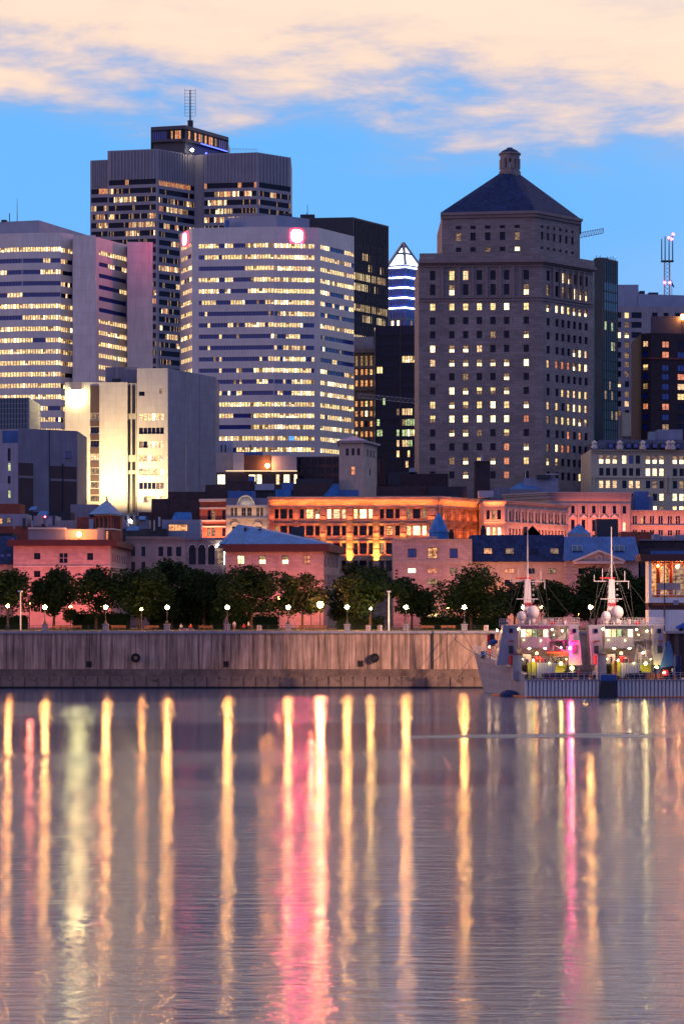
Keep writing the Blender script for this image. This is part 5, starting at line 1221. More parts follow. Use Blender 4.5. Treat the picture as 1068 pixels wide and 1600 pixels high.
# blue roofed house with the pediment
A, B = XY(882.5, 470), XY(997, 470); zt = Z(876.5, 470)
t = thing('stone_house', 'house with bright blue metal roof, two skylights and a pediment', 'house', (*A, GZ))
b = MB()
face(b, t, A, B, GZ, zt, rectw(A, B, [(903, 913, 888, 897, '0', 'cross'), (930, 942, 888, 898, '0', 'cross'), (960, 970, 888, 897, '0', 'cross')], 470), M['rubble2'])
close(b, back([A, B], 14), 1, GZ, zt, M['rubble2'], M['darkroof']); b.build('wall', t)
p = MB(); z2 = Z(839, 475); p.hexa([(A[0] - .3, 469, zt + .03), (B[0] + .3, 469, zt + .03), (B[0] + .3, 485, zt + .03), (A[0] - .3, 485, zt + .03)], [(A[0] + .2, 474, z2), (B[0] - .2, 474, z2), (B[0] - .2, 485, z2), (A[0] + .2, 485, z2)], M['copper2']); p.build('metal_roof', t)
for i in range(22):
    u = (i + .5) / 22; p = MB(); x0 = A[0] + (B[0] - A[0]) * u; p.tube((x0, 469, zt + .1), (x0, 474, z2 + .05), .06, M['copper'], n=4); p.build('roof_seam', t)
for px in (901.5, 967):
    p = MB(); x0 = X(px, 471); z = Z(861, 471); p.hexa([(x0 - 1.05, 470.6, z), (x0 + 1.05, 470.6, z), (x0 + 1.05, 472, z), (x0 - 1.05, 472, z)], [(x0 - 1.05, 471.6, z + 1.2), (x0 + 1.05, 471.6, z + 1.2), (x0 + 1.05, 473, z + 1.2), (x0 - 1.05, 473, z + 1.2)], M['steel'])
    for s in (-1, 1): p.poly([(x0 + s * .5 - .42, 470.58, z + .1), (x0 + s * .5 + .42, 470.58, z + .1), (x0 + s * .5 + .42, 471.5, z + 1.1), (x0 + s * .5 - .42, 471.5, z + 1.1)], P['c'])
    p.build('skylight', t)
p = MB(); gx, gz = X(936, 467.5), Z(861.5, 467.5); w = X(974, 467.5) - gx
p.poly([(gx - w, 467.5, zt - .1), (gx + w, 467.5, zt - .1), (gx, 467.5, gz)], M['ashlar'])
for s in (-1, 1):
    p.hexa([(gx, 467, gz - .1), (gx + s * w * 1.04, 467, zt - .3), (gx + s * w * 1.04, 474, zt - .3), (gx, 474, gz - .1)][::s], [(gx, 467, gz + .3), (gx + s * w * 1.04, 467, zt + .1), (gx + s * w * 1.04, 474, zt + .1), (gx, 474, gz + .3)][::s], M['trim'])
p.box(gx - w, 467.2, zt - .6, gx + w, 470, zt - .12, M['trim'])
p.lathe((gx, 0, 0), [(0, 0)], M['trim'], 3) if False else None
for k in range(12):
    a, c = 2 * math.pi * k / 12, 2 * math.pi * (k + 1) / 12; zc = Z(872, 467); p.tube((gx + .5 * math.cos(a), 467.4, zc + .5 * math.sin(a)), (gx + .5 * math.cos(c), 467.4, zc + .5 * math.sin(c)), .12, M['trim'], n=4)
p.build('pediment', t)
p = MB(); f_ = [XY(886, 476), XY(922, 476), XY(922, 481), XY(886, 481)]; zz = Z(833.5, 476)
for i in range(4): p.poly([(*f_[i], zz), (*f_[(i + 1) % 4], zz), (X(904, 478), 478.5, Z(818, 478))], M['copper'])
p.prism(f_, zt, zz - .02, M['rubble2']); p.build('glass_pyramid', t)
p = MB(); p.box(X(932, 479), 479, zt, X(965, 479), 483, Z(811, 479), M['dksteel']); p.build('chimney', t)
# roofs right
t = thing('low_building', 'dark purple flat roofed block behind the white terminal', 'building', (X(1030, 478), 478, GZ))
b = MB(); b.box(X(997.5, 478), 478, GZ, X(1130, 478), 490, Z(845, 478), M['dkbrick']); b.box(X(1000, 476), 476.5, GZ, X(1130, 476), 478, Z(857, 476), M['brown']); ledge(b, [XY(998, 478), XY(1130, 478)], Z(845, 478), Z(843, 478), .5, M['greypaint'])
b.box(X(970, 500), 500, GZ, X(1020, 500), 510, Z(831, 500), M['brick']); b.build('wall', t)
for p0, p1, y in ((1020, 1030, 835), (1032, 1050, 838), (1055, 1080, 836)):
    p = MB(); p.box(X(p0, 484), 483, Z(845, 478), X(p1, 484), 487, Z(y, 484), M['bluegrey']); p.build('rooftop_unit', t)
p = MB(); p.box(X(1015, 476), 475.6, Z(868, 476), X(1130, 476), 476.4, Z(861, 476), M['copper2']); p.build('awning', t)

# ------------------------------------------------------------------ white terminal building on the pier, right edge
A, B = XY(1013, 399.5), XY(1200, 399.5); z0 = GZ; zf = Z(921, 399.5); zt = Z(877, 399.5)
t = thing('terminal_building', 'white quayside terminal with glazed orange lit upper hall', 'building', (*A, GZ))
b = MB(); xa, xb = A[0], B[0]; yb = 403.8
b.box(xa, 399.5, z0, xb, yb, Z(953, 399.5), M['white']); b.box(xa + .01, 399.9, Z(953, 399.5), xb, yb, Z(942, 399.5), M['fascia']); b.box(xa, 399.5, Z(942, 399.5), xb, yb, Z(933.5, 399.5), M['white'])
b.box(xa, 399.5, Z(933.5, 399.5), xa + .5, yb, zt, M['white']); b.box(xa + .5, yb - .2, Z(933.5, 399.5), xb, yb, zt, M['sandstone']); b.build('wall', t)
p = MB(); p.box(xa - 1.6, 398.4, zt, xb, 405, Z(866, 399.5), M['fascia']); p.build('roof', t)
for px in (1029, 1049, 1075, 1100):
    p = MB(); x0 = X(px, 400); p.tube((x0, 401, Z(933, 400)), (x0, 401, zt), .35, M['brick'], n=6); p.tube((x0, 401, zt - 1.6), (x0 + 1.1, 401, zt), .18, M['brick'], n=4); p.tube((x0, 401, zt - 1.6), (x0 - 1.1, 401, zt), .18, M['brick'], n=4); p.build('timber_post', t)
for i in range(5):
    x0 = xa + .55 + i * 3.0; p = MB(); p.box(x0, 402.2, Z(930, 400), x0 + 2.9, 402.3, zt - .3, P['d'] if i % 2 else P['o'])
    p.box(x0 + 1.4, 402.05, Z(930, 400), x0 + 1.5, 402.2, zt - .3, M['frame']); p.build('window', t)
p = MB(); p.box(X(1027, 399), 399.45, Z(922, 399), X(1063, 399), 399.6, Z(911, 399), M['rubble']); p.build('banner', t)
p = MB()
for z in (Z(925, 399), Z(929.5, 399)): p.tube((xa + .5, 399.3, z), (xb, 399.3, z), .07, M['white'], n=4)
x0 = xa + .6
while x0 < xb: p.tube((x0, 399.3, Z(934, 399)), (x0, 399.3, Z(925, 399)), .05, M['white'], n=4); x0 += 1.4
p.build('balcony_rail', t)
p = MB(); p.tube((X(1038, 399), 399.4, GZ), (X(1038, 399), 399.4, zt), .09, M['dksteel'], n=5); p.build('drainpipe', t)
p = MB()
for k in range(40): p.box(xa + .6 + k * .3, 399.75, Z(946, 399.5), xa + .78 + k * .3, 399.9, Z(943, 399.5), M['orange'])
p.build('flower_row', t, kind='stuff')
p = MB(); p.box(X(1052, 399), 399.4, Z(945.5, 399.5), X(1060, 399), 399.8, Z(938, 399.5), M['bluegrey']); p.build('vent', t)
light('hall_bulb', 'POINT', (X(1035, 400), 401, Z(885, 400)), 1100, (1, .36, .12), t, shadow_soft_size=.3); light('hall_bulb', 'POINT', (X(1062, 400), 401, Z(885, 400)), 1100, (1, .36, .12), t, shadow_soft_size=.3)
p = MB(); p.ball((X(1028, 400), 400.5, Z(884, 400)), .18, SODIUM, 6, 4); p.build('hall_lamp', t); p = MB(); p.ball((X(1060, 400), 400.5, Z(884, 400)), .18, SODIUM, 6, 4); p.build('hall_lamp', t)
def car(px, Y, label):
    x = X(px, Y); r = thing('parked_car', label, 'car', (x, Y, GZ)); p = MB(); z = GZ
    prof = [(-2.1, .35), (2.1, .35), (2.15, .8), (1.3, .95), (.75, 1.42), (-.9, 1.45), (-1.7, .98), (-2.15, .85)]
    for s in (-.8, .8): p.poly([(x + a, Y + s, z + h) for a, h in (prof if s < 0 else prof[::-1])], M['carblue'])
    for i in range(8):
        (a, h), (c, g) = prof[i], prof[(i + 1) % 8]; p.poly([(x + a, Y - .8, z + h), (x + a, Y + .8, z + h), (x + c, Y + .8, z + g), (x + c, Y - .8, z + g)], M['carblue'])
    p.build('body', r)
    p = MB(); p.poly([(x + a, Y - .82, z + h) for a, h in ((-1.45, .97), (1.0, .97), (.65, 1.34), (-.8, 1.36))], P['b']); p.build('side_window', r)
    for a in (-1.3, 1.3):
        for s in (-.82, .62):
            p = MB(); p.tube((x + a, Y + s, z + .34), (x + a, Y + s + .2, z + .34), .34, M['rubber'], n=12); p.build('wheel', r)
car(1075, 397.4, 'small blue car parked on the pier by the white terminal')

# ------------------------------------------------------------------ park: lamps, trees, hedges, benches, people
def lamp_proto(x, y, label):
    r = thing('promenade_lamp', label, 'street lamp', (x, y, GZ), 'globe lamps along the promenade')
    p = MB(); p.prism([(x - .5, y - .5), (x + .5, y - .5), (x + .5, y + .5), (x - .5, y + .5)], GZ, GZ + 1.05, M['concrete']); p.box(x - .6, y - .6, GZ + 1.05, x + .6, y + .6, GZ + 1.2, M['concrete']); p.build('plinth', r)
    p = MB(); p.lathe((x, y, GZ + 1.2), [(.3, 0), (.26, .25), (.12, .5), (.07, .9), (.055, 2.45), (.12, 2.5), (.16, 2.62)], M['dksteel'], 8); p.build('pole', r)
    p = MB(); p.ball((x, y, GZ + 4.14), .34, BULB, 12, 8); p.build('globe', r, smooth=True)
    p = MB(); p.lathe((x, y, GZ + 4.42), [(.2, 0), (.12, .14), (.02, .3)], M['dksteel'], 8); p.build('cap', r)
    return r
lab = {70: 'globe lamp on plinth before the second tree from the left', 165: 'globe lamp below the bright gap in the park tree, left', 261: 'globe lamp left of the two seated people',
       355: 'globe lamp beside the standing person', 450: 'globe lamp left of the blazing orange street light', 542: 'globe lamp right of the blazing orange street light',
       634: 'globe lamp just right of the tall white pole', 725: 'globe lamp before the big round tree near the ship', 818: 'globe lamp behind the mast of the first ship', 922: 'globe lamp left of the second ship mast'}
lp = None
for px, s in lab.items():
    x, y = X(px, 402.6), 402.6
    if lp is None: lp = lamp_proto(x, y, s)
    else: copy_tree(lp, (x, y, GZ), s)

def tall_pole(px, Y, ytop, label):
    x = X(px, Y); r = thing('tall_lamp_post', label, 'lamp post', (x, Y, GZ))
    p = MB(); p.tube((x, Y, GZ), (x, Y, Z(ytop, Y)), .14, M['white'], r1=.1, n=8); p.build('pole', r)
    p = MB(); p.box(x - .35, Y - .9, Z(ytop, Y), x + .35, Y + .3, Z(ytop, Y) + .25, M['white']); p.build('lamp_head', r)
tall_pole(32, 403.2, 925, 'tall white lamp post below the leftmost tree'); tall_pole(607, 403.2, 925.5, 'tall white lamp post in front of the middle trees')
def street_lamp(px, Y, py, e, label, c=(1, .16, .11), r_=.3, mt=None):
    x = X(px, Y); z = Z(py, Y); r = thing('street_lamp', label, 'street lamp', (x, Y, GZ), 'sodium lamps along the street')
    p = MB(); p.tube((x, Y, GZ), (x, Y, z), .09, M['dksteel'], n=6); p.build('pole', r)
    p = MB(); p.ball((x, Y, z), r_, mt or SODIUM, 8, 5); p.build('lantern', r)
    light('bulb', 'POINT', (x, Y - .02, z + r_ + .12), e, c, r, shadow_soft_size=.25)
SODBIG = emis('sodium_floodlight', (1., .34, .06), 330.)
for px, py, e, s in ((-14, 930, 6500, 'sodium lamp beyond the left edge of the park'), (46, 938, 6500, 'sodium lamp glowing between the two leftmost trees'), (110, 945, 7000, 'sodium lamp hidden by the third tree'),
                     (155, 944, 7500, 'sodium lamp shining through the bright tree gap'), (218, 948, 8000, 'sodium lamp low behind the wide dark tree'),
                     (372, 940, 2800, 'sodium lamp behind the tree left of the pink hipped house'), (436, 930, 3400, 'sodium lamp behind the tree before the hipped house'), (632, 948, 2500, 'sodium lamp behind the tree below the turret'),
                     (700, 946, 2200, 'sodium lamp behind the big round tree'), (779, 939, 16000, 'small orange street lamp left of the first ship mast'), (845, 944, 1600, 'sodium lamp between the two ship masts'), (905, 956, 2500, 'low sodium lamp behind the second ship')):
    street_lamp(px, 461.5, py + 4, e * .42, s, (1, .33, .11) if px == 779 else (1, .16, .11))
street_lamp(500, 416, 945, 9000, 'blazing orange street light below the pink corner house', r_=.55, mt=SODBIG)
street_lamp(486, 459, 951, 3500, 'second orange street light low behind the park tree', r_=.4, mt=SODBIG)
street_lamp(579, 411, 951, 500, 'small yellow lamp under the pale green tree', (1, .7, .2), .2, BULB)
street_lamp(12, 410, 947, 1500, 'orange lamp low at the left edge of the park', (1, .4, .12), .3, SODBIG)
street_lamp(221, 409, 952, 500, 'orange lamp glinting under the wide dark tree', (1, .4, .12), .22, SODBIG)

def crown_mesh(seed, w, h, n=2600, leaf=.34, gap=.0):
    R = random.Random(seed); mb = MB(); blobs = []
    for i in range(19):
        a = R.random() * 6.283; q = R.random() ** .6; zz = R.uniform(-.42, .46)
        wid = math.sqrt(max(.2, 1 - (abs(zz + .08) / .60) ** 2.6)); blobs.append((math.cos(a) * q * w * .46 * wid, math.sin(a) * q * w * .38 * wid, zz * h * .95, R.uniform(.19, .30) * w))
    for i in range(n):
        bx, by, bz, br = R.choice(blobs); d = Vector((R.gauss(0, 1), R.gauss(0, 1), R.gauss(0, 1))).normalized() * br * (R.random() ** .4) * R.choice((1, 1, 1.12))
        c = Vector((bx + d.x, by + d.y, bz + d.z * .8)); u = Vector((R.gauss(0, 1), R.gauss(0, 1), R.gauss(0, .6))).normalized(); v = u.orthogonal().normalized(); v.rotate(__import__('mathutils').Quaternion(u, R.random() * 6.28)); s = leaf * R.uniform(.6, 1.25)
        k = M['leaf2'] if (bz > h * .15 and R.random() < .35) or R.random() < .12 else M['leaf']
        mb.poly([c - u * s, c + v * s * .6, c + u * s, c - v * s * .6], k)
    return mb, blobs
TREES = {}
def tree(name, px, Y, ytop, wpx_, ybot, label, seed, n=2400):
    n = int(n * 2.9); wpx_ *= 1.12; ybot += 8; ytop += 6; x = X(px, Y); zt = Z(ytop, Y); zb = max(Z(ybot, Y), GZ + 1.8); w = wpx_ * Y / F; h = zt - zb
    r = thing(name, label, 'tree', (x, Y, GZ), 'park trees behind the quay')
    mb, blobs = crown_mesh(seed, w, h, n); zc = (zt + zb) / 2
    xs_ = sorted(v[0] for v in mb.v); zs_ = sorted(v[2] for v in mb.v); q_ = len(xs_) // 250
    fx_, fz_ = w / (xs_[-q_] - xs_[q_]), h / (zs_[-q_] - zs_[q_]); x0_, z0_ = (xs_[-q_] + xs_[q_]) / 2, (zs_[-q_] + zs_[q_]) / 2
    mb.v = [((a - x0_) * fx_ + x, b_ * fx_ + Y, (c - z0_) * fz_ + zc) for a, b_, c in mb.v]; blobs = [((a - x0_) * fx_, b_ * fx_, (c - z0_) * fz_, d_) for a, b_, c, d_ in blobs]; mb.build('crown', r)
    p = MB(); tr = .028 * (zt - GZ) * .9; fork = zb + h * .18; p.tube((x, Y, GZ), (x + tr * .3, Y, fork), tr, M['bark'], r1=tr * .7, n=8)
    for bx, by, bz, br in sorted(blobs, key=lambda q: q[2])[2:11]: p.tube((x + tr * .3, Y, fork - .3), (x + bx * .8, Y + by * .8, zc + bz * .9), tr * .42, M['bark'], r1=tr * .12, n=5)
    p.build('trunk', r)
T = [('leafy_tree', 12, 420, 885, 74, 948, 'thin park tree at the left edge with orange light in its crown', 1, 1500), ('leafy_tree', 84, 424, 883, 62, 962, 'dense dark tree second from the left', 2, 2600), ('leafy_tree', 150, 421, 881, 74, 955, 'park tree with orange light shining through its middle', 3, 1700),
     ('leafy_tree', 217, 418, 884, 92, 958, 'wide dark tree left of the seated people', 4, 2900), ('leafy_tree', 268, 432, 870, 80, 962, 'tall dark tree before the arched stone house', 5, 3000), ('leafy_tree', 318, 430, 885, 70, 960, 'dark tree behind the seated people', 6, 2600), ('leafy_tree', 392, 419, 880, 96, 958, 'broad tree covering the left of the hipped pink house', 7, 3000),
     ('leafy_tree', 472, 422, 893, 72, 952, 'rounded tree beside the blazing orange street light', 8, 1900), ('leafy_tree', 549, 432, 876, 66, 960, 'dark tree right of the hipped pink house', 9, 2400), ('leafy_tree', 578, 418, 882, 88, 955, 'pale green tree with forked trunk by the tall white pole', 10, 2600), ('leafy_tree', 643, 423, 898, 66, 955, 'small open tree below the turret house', 12, 1500),
     ('leafy_tree', 735, 418, 880, 104, 962, 'big round tree near the bow of the ship', 13, 3200), ('leafy_tree', 803, 428, 903, 66, 958, 'open tree behind the first ship mast', 14, 1500), ('leafy_tree', 862, 424, 902, 58, 962, 'dark tree between the ship masts', 15, 2200), ('leafy_tree', 930, 426, 884, 84, 965, 'large dark tree behind the second ship mast', 16, 3000), ('leafy_tree', 985, 428, 884, 80, 968, 'large dark tree left of the white terminal', 17, 3000),
     ('leafy_tree', -45, 424, 880, 80, 955, 'park tree just outside the left edge', 18, 1500)]
for a in T: tree(*a)
def hedge(p0, p1, Y, y0, label, seed):
    R = random.Random(seed); x0, x1 = X(p0, Y), X(p1, Y); z1 = Z(y0, Y); mb = MB(); n = int((x1 - x0) * 46)
    mb.box(x0 + .2, Y - .5, GZ, x1 - .2, Y + .5, z1 - .3, M['leaf'])
    for i in range(n):
        c = Vector((R.uniform(x0, x1), Y + R.choice((-1, 1)) * R.uniform(.3, .75), R.uniform(GZ + .1, z1))) if R.random() < .7 else Vector((R.uniform(x0, x1), Y + R.uniform(-.6, .6), z1 + R.gauss(-.15, .14)))
        u = Vector((R.gauss(0, 1), R.gauss(0, 1), R.gauss(0, 1))).normalized(); v = u.orthogonal(); s = R.uniform(.14, .28); mb.poly([c - u * s, c + v * s * .6, c + u * s, c - v * s * .6], M['leaf'])
    o = mb.build('hedge', None, ((x0 + x1) / 2, Y, GZ)); tag(o, label, 'hedge', 'clipped hedges along the park')
hedge(112, 205, 430, 957, 'clipped hedge behind the benches at the left', 1); hedge(232, 350, 434, 958, 'long clipped hedge behind the seated people', 2); hedge(354, 436, 433, 961, 'clipped hedge behind the standing person', 3)
hedge(655, 792, 428, 962.5, 'long clipped hedge in front of the lit shop porch', 4); hedge(525, 600, 430, 964, 'clipped hedge by the tall white pole', 5); hedge(-30, 45, 431, 962, 'clipped hedge at the left edge', 6)
def bench(px, Y, wpx_, label, first=[None]):
    x = X(px, Y)
    if first[0] is not None: return copy_tree(first[0], (x, Y, GZ), label)
    r = thing('park_bench', label, 'bench', (x, Y, GZ), 'benches along the promenade'); w = wpx_ * Y / F / 2
    for k in range(3):
        p = MB(); y = Y - .05 + k * .16; p.box(x - w, y, GZ + .42, x + w, y + .13, GZ + .47, M['wood']); p.build('seat_slat', r)
    for k in range(3):
        p = MB(); z = GZ + .56 + k * .14; p.box(x - w, Y + .44 + k * .03, z, x + w, Y + .48 + k * .03, z + .11, M['wood']); p.build('back_slat', r)
    for s in (-.85, 0, .85):
        p = MB(); p.box(x + s * w - .04, Y - .02, GZ, x + s * w + .04, Y + .44, GZ + .41, M['dksteel']); p.box(x + s * w - .04, Y + .49, GZ, x + s * w + .04, Y + .55, GZ + .97, M['dksteel']); p.build('leg', r)
    first[0] = r; return r
for px, s in ((116, 'bench between the two left globe lamps'), (94, 'bench close to the second globe lamp'), (185, 'bench just right of the third tree'), (236, 'bench left of the third globe lamp'), (321, 'bench between the seated people and the standing person'), (478, 'bench before the blazing orange street light'), (500, 'bench right of the blazing orange street light'), (667, 'bench before the lit shop porch'), (700, 'bench left of the lamp by the big round tree')):
    bench(px, 405.5, 23, s)
for i, (px, s) in enumerate(((575, 'low concrete bollard left of the tall white pole'), (593, 'low concrete bollard close to the tall white pole'), (759, 'concrete bollard on the quay edge near the ship'), (405, 'dark low bollard right of the standing person'))):
    x = X(px, 402); p = MB(); p.lathe((x, 402, GZ), [(.42, 0), (.42, .9), (.36, 1.0), (.0, 1.02)], M['concrete'], 10); tag(p.build('bollard', None, (x, 402, GZ)), s, 'bollard', 'bollards on the quay')
t = thing('quay_railing', 'low dark pipe railing along the quay edge', 'railing', (0, 400.9, GZ))
p = MB(); xa, xb = X(-120, 401), X(760, 401)
for z in (.55, .95): p.tube((xa, 401, GZ + z), (xb, 401, GZ + z), .03, M['dksteel'], n=4)
p.build('rail', t)
x = xa; pm = None
while x < xb:
    if pm is None:
        p = MB(); p.tube((x, 401, GZ), (x, 401, GZ + .98), .045, M['dksteel'], n=5); pm = p.build('post', t); px0 = x
    else:
        o = pm.copy(); col.objects.link(o); o.location.x = x - px0
    x += 2.4
# people: one skinned body each, faces and clothing set by height
def person(px, Y, label, pose, top, legs, z0=GZ, turn=0., scale=1.):
    x = X(px, Y)
    sit = pose == 'sit'; hp = .5 if sit else .92
    J = {'pelvis': (0, 0, hp), 'chest': (0, -.02 if not sit else .03, hp + .36), 'neck': (0, 0, hp + .54), 'head': (0, -.02, hp + .66), 'crown': (0, -.01, hp + .80)}
    Ed = [('pelvis', 'chest'), ('chest', 'neck'), ('neck', 'head'), ('head', 'crown')]
    rad = {'pelvis': .15, 'chest': .17, 'neck': .06, 'head': .10, 'crown': .075}
    for s, n in ((-1, 'l'), (1, 'r')):
        k = .0 if pose == 'stand' else 1.
        st = s * .16 if pose == 'walk' else 0
        sh, el, wr = (s * .21, 0, hp + .46), (s * .27, -.02 + st * .6, hp + .18), (s * .25, -.1 - st, hp - .06)
        hj = (s * .1, 0, hp - .05); kn = (s * .11, -.42, hp - .03) if sit else (s * .11, -.03 + st, hp * .52); an = (s * .11, -.42, .08) if sit else (s * .11, st * 1.7, .08); to = (an[0], an[1] - .17, .04)
        if sit: wr = (s * .14, -.34, hp + .08); el = (s * .26, -.08, hp + .16)
        for nm, c, r_ in (('sh', sh, .075), ('el', el, .05), ('wr', wr, .036), ('ha', (wr[0], wr[1] - .03, wr[2] - .09), .035), ('hj', hj, .1), ('kn', kn, .068), ('an', an, .047), ('to', to, .04)): J[nm + n] = c; rad[nm + n] = r_
        Ed += [('chest', 'sh' + n), ('sh' + n, 'el' + n), ('el' + n, 'wr' + n), ('wr' + n, 'ha' + n), ('pelvis', 'hj' + n), ('hj' + n, 'kn' + n), ('kn' + n, 'an' + n), ('an' + n, 'to' + n)]
    ks = list(J); me = bpy.data.meshes.new('person'); me.from_pydata([J[k] for k in ks], [(ks.index(a), ks.index(c)) for a, c in Ed], [])
    tmp = bpy.data.objects.new('person_source', me); col.objects.link(tmp); sk = tmp.modifiers.new('skin', 'SKIN'); tmp.modifiers.new('sub', 'SUBSURF').levels = 1
    if not me.skin_vertices: me.skin_vertices.new() if hasattr(me.skin_vertices, 'new') else None
    for i, k in enumerate(ks):
        sv = me.skin_vertices[0].data[i]; sv.radius = (rad[k], rad[k]); sv.use_root = (k == 'pelvis')
    dg = bpy.context.evaluated_depsgraph_get(); m2 = bpy.data.meshes.new_from_object(tmp.evaluated_get(dg)); bpy.data.objects.remove(tmp)
    for mm in (M['skin'], M[top], M[legs], M['hair']): m2.materials.append(mm)
    for f_ in m2.polygons:
        c = f_.center; zz = c.z
        if zz > hp + .55: f_.material_index = 3 if (zz > hp + .74 or (c.y > .02 and zz > hp + .6)) else 0
        elif zz > hp + .0 and abs(c.x) < .24 and not (sit and c.y < -.14): f_.material_index = 1
        elif abs(c.x) > .2: f_.material_index = 1 if zz > hp + .2 else 0
        else: f_.material_index = 2
        f_.use_smooth = True
    o = bpy.data.objects.new('person', m2); col.objects.link(o); o.location = (x, Y, z0); o.rotation_euler = (0, 0, turn); o.scale = (scale,) * 3
    tag(o, label, 'person', 'people on the quay and ships'); return o
person(283, 403.4, 'person in white top sitting left of the globe lamp pair bench', 'sit', 'cloth1', 'cloth2', turn=.5); person(298, 403.4, 'person in red top sitting facing another person', 'sit', 'cloth3', 'cloth2', turn=-.5)
person(366, 403, 'person in white standing right of a globe lamp', 'stand', 'cloth1', 'skin'); person(388, 403.6, 'person in pale shirt walking among the promenade bollards', 'walk', 'cloth1', 'cloth2', turn=1.2); person(381, 404.5, 'person in red jacket sitting behind the walker', 'sit', 'cloth3', 'cloth2')
person(12, 403, 'person in dark clothes walking at the left edge', 'walk', 'cloth2', 'cloth2', turn=1.4); person(449, 404, 'person in dark clothes standing beside a lamp plinth', 'stand', 'cloth2', 'cloth2')
t = thing('stone_block', 'low stone seat block under the two seated people', 'block', (X(290, 403.7), 403.7, GZ)); p = MB(); p.box(X(279, 403), 403.3, GZ, X(302, 403), 404.0, GZ + .42, M['concrete']); p.build('slab', t)
# ------------------------------------------------------------------ the two grey patrol ships
YS = 365.0
SX = lambda px, Y=YS: X(px, Y)
SZ = lambda py, Y=YS: Z(py, Y)
AMBL = emis('amber_deck_lamp', (1., .5, .16), 60.); DECKL = emis('deck_lamp', (1., .70, .32), 70.); YELL = emis('yellow_deck_lamp', (1., .82, .18), 60.); REDB = emis('red_deck_lamp', (1., .02, .20), 700.); LCAB = emis('cabin_light_panel', (1., .92, .35), 3.0)
M['hullgrey'] = mat('ship_hull_grey', (.20, .22, .30), .5, .1, .4, streak=.2); M['navy'] = mat('ship_house_grey', (.27, .25, .31), .5, .08, .5, streak=.15)
M['yellowgear'] = mat('yellow_deck_tank', (.55, .52, .10), .6, .1, .5)
M['panelwhite'] = mat('corrugated_white_panel', (.62, .58, .58), .6, .05, .5, streak=.1)
M['blueTarp'] = mat('blue_tarpaulin', (.03, .08, .28), .7, .2, .6)
M['rope'] = mat('dark_blue_net', (.02, .03, .10), .8, .3, 2.)
def ship(o, label, first):
    """o: offset of this ship along the berth, in photo pixels at the ship's distance"""
    S = lambda px, Y=YS: X(px + o, Y)
    r = thing('patrol_ship', label, 'ship', (S(840, 360), 360, 0), 'grey ships moored along the quay')
    x0, x1 = S(820, 357), S(944 if first else 1010, 357); zd = Z(1064, 357)
    p = MB(); p.box(x0, 357.5, -1.2, x1, 372, zd, M['hullgrey'])
    if first:
        q = MB(); keel = [(S(758, 379), 379.5), (S(790, 372), 368), (x0 + .01, 357.6)]; top = [(S(740, 386), 386), (S(778, 376), 369.5), (x0 + .01, 357.3)]
        zs = [Z(1019, 386), Z(1036, 372), Z(1054, 357)]
        far = [(S(763, 381), 383), (S(800, 380), 382), (x0 + 3, 372)]; farT = [(S(742, 388), 388), (S(790, 388), 386), (x0 + 3, 372)]
        for i in range(2):
            n_ = 4
            for k in range(n_):
                f0, f1 = k / n_, (k + 1) / n_
                g = lambda f: f ** 1.25
                def pt(i_, f): return Vector((*keel[i_], -.8)).lerp(Vector((*top[i_], zs[i_])), f) - Vector((0, -(.9 if i_ == 1 else .2) * math.sin(math.pi * f) * .8, 0))
                q.poly([pt(i, f0), pt(i + 1, f0), pt(i + 1, f1), pt(i, f1)], M['hullgrey'])
            q.poly([(*keel[i], -.8), (*top[i], zs[i]), (*farT[i], zs[i]), (*far[i], -.8)][::1 if i == 0 else -1], M['hullgrey']) if i == 0 else None
            q.poly([(*top[i], zs[i] - .05), (*top[i + 1], zs[i + 1] - .05), (*farT[i + 1], zs[i + 1] - .05), (*farT[i], zs[i] - .05)], M['navy'])
            q.poly([(*far[i + 1], -.8), (*far[i], -.8), (*farT[i], zs[i]), (*farT[i + 1], zs[i + 1])], M['hullgrey'])
        q.build('bow', r)
        rl = MB()
        def tp(u): return (Vector((*top[0], zs[0])).lerp(Vector((*top[1], zs[1])), u))
        for k in range(8):
            a = tp(k / 7); rl.tube(a, a + Vector((0, 0, 1.15)), .045, M['shipwhite'], n=4)
            a2 = Vector((*farT[0], zs[0])).lerp(Vector((*farT[1], zs[1])), k / 7); rl.tube(a2, a2 + Vector((0, 0, 1.15)), .045, M['shipwhite'], n=4)
        for h in (.4, .78, 1.15):
            rl.tube(tp(0) + Vector((0, 0, h)), tp(1) + Vector((0, 0, h)), .04, M['shipwhite'], n=4); rl.tube(Vector((*farT[0], zs[0] + h)), Vector((*farT[1], zs[1] + h)), .04, M['shipwhite'], n=4)
        rl.build('bow_rail', r)
        w = MB(); w.lathe((S(756, 380), 380, Z(1029, 380)), [(.6, 0), (.6, .3), (.3, .4), (.3, .9), (.55, 1.0), (.55, 1.2)], M['shipdark'], 8); w.build('windlass', r)
        w = MB(); w.box(S(751, 380), 379.5, Z(1024, 380), S(760, 380), 380.5, Z(1019, 380), M['blueTarp']); w.box(S(763, 378), 378, Z(1034, 378), S(766, 378), 378.4, Z(1012, 378), M['redp']); w.build('deck_gear', r)
    else:
        q = MB(); q.hexa([(S(801, 356), 356, -.8), (S(831, 356), 356, -.8), (S(831, 358), 358, -.8), (S(801, 358), 358, -.8)], [(S(806, 356), 355.8, zd), (S(827, 356), 355.8, zd), (S(827, 358), 358, zd), (S(806, 358), 358, zd)], M['shipdark']); q.build('bow_fender', r)
        q = MB(); q.box(S(805, 357), 356.2, zd + .01, S(829, 357), 358.5, Z(1054.5, 357), M['blueTarp']); q.build('bow_cover', r)
    p.build('hull', r)
    xs0 = S(832, 357) if not first else x0
    nrib = 0; x = xs0; rib = None; rx = x
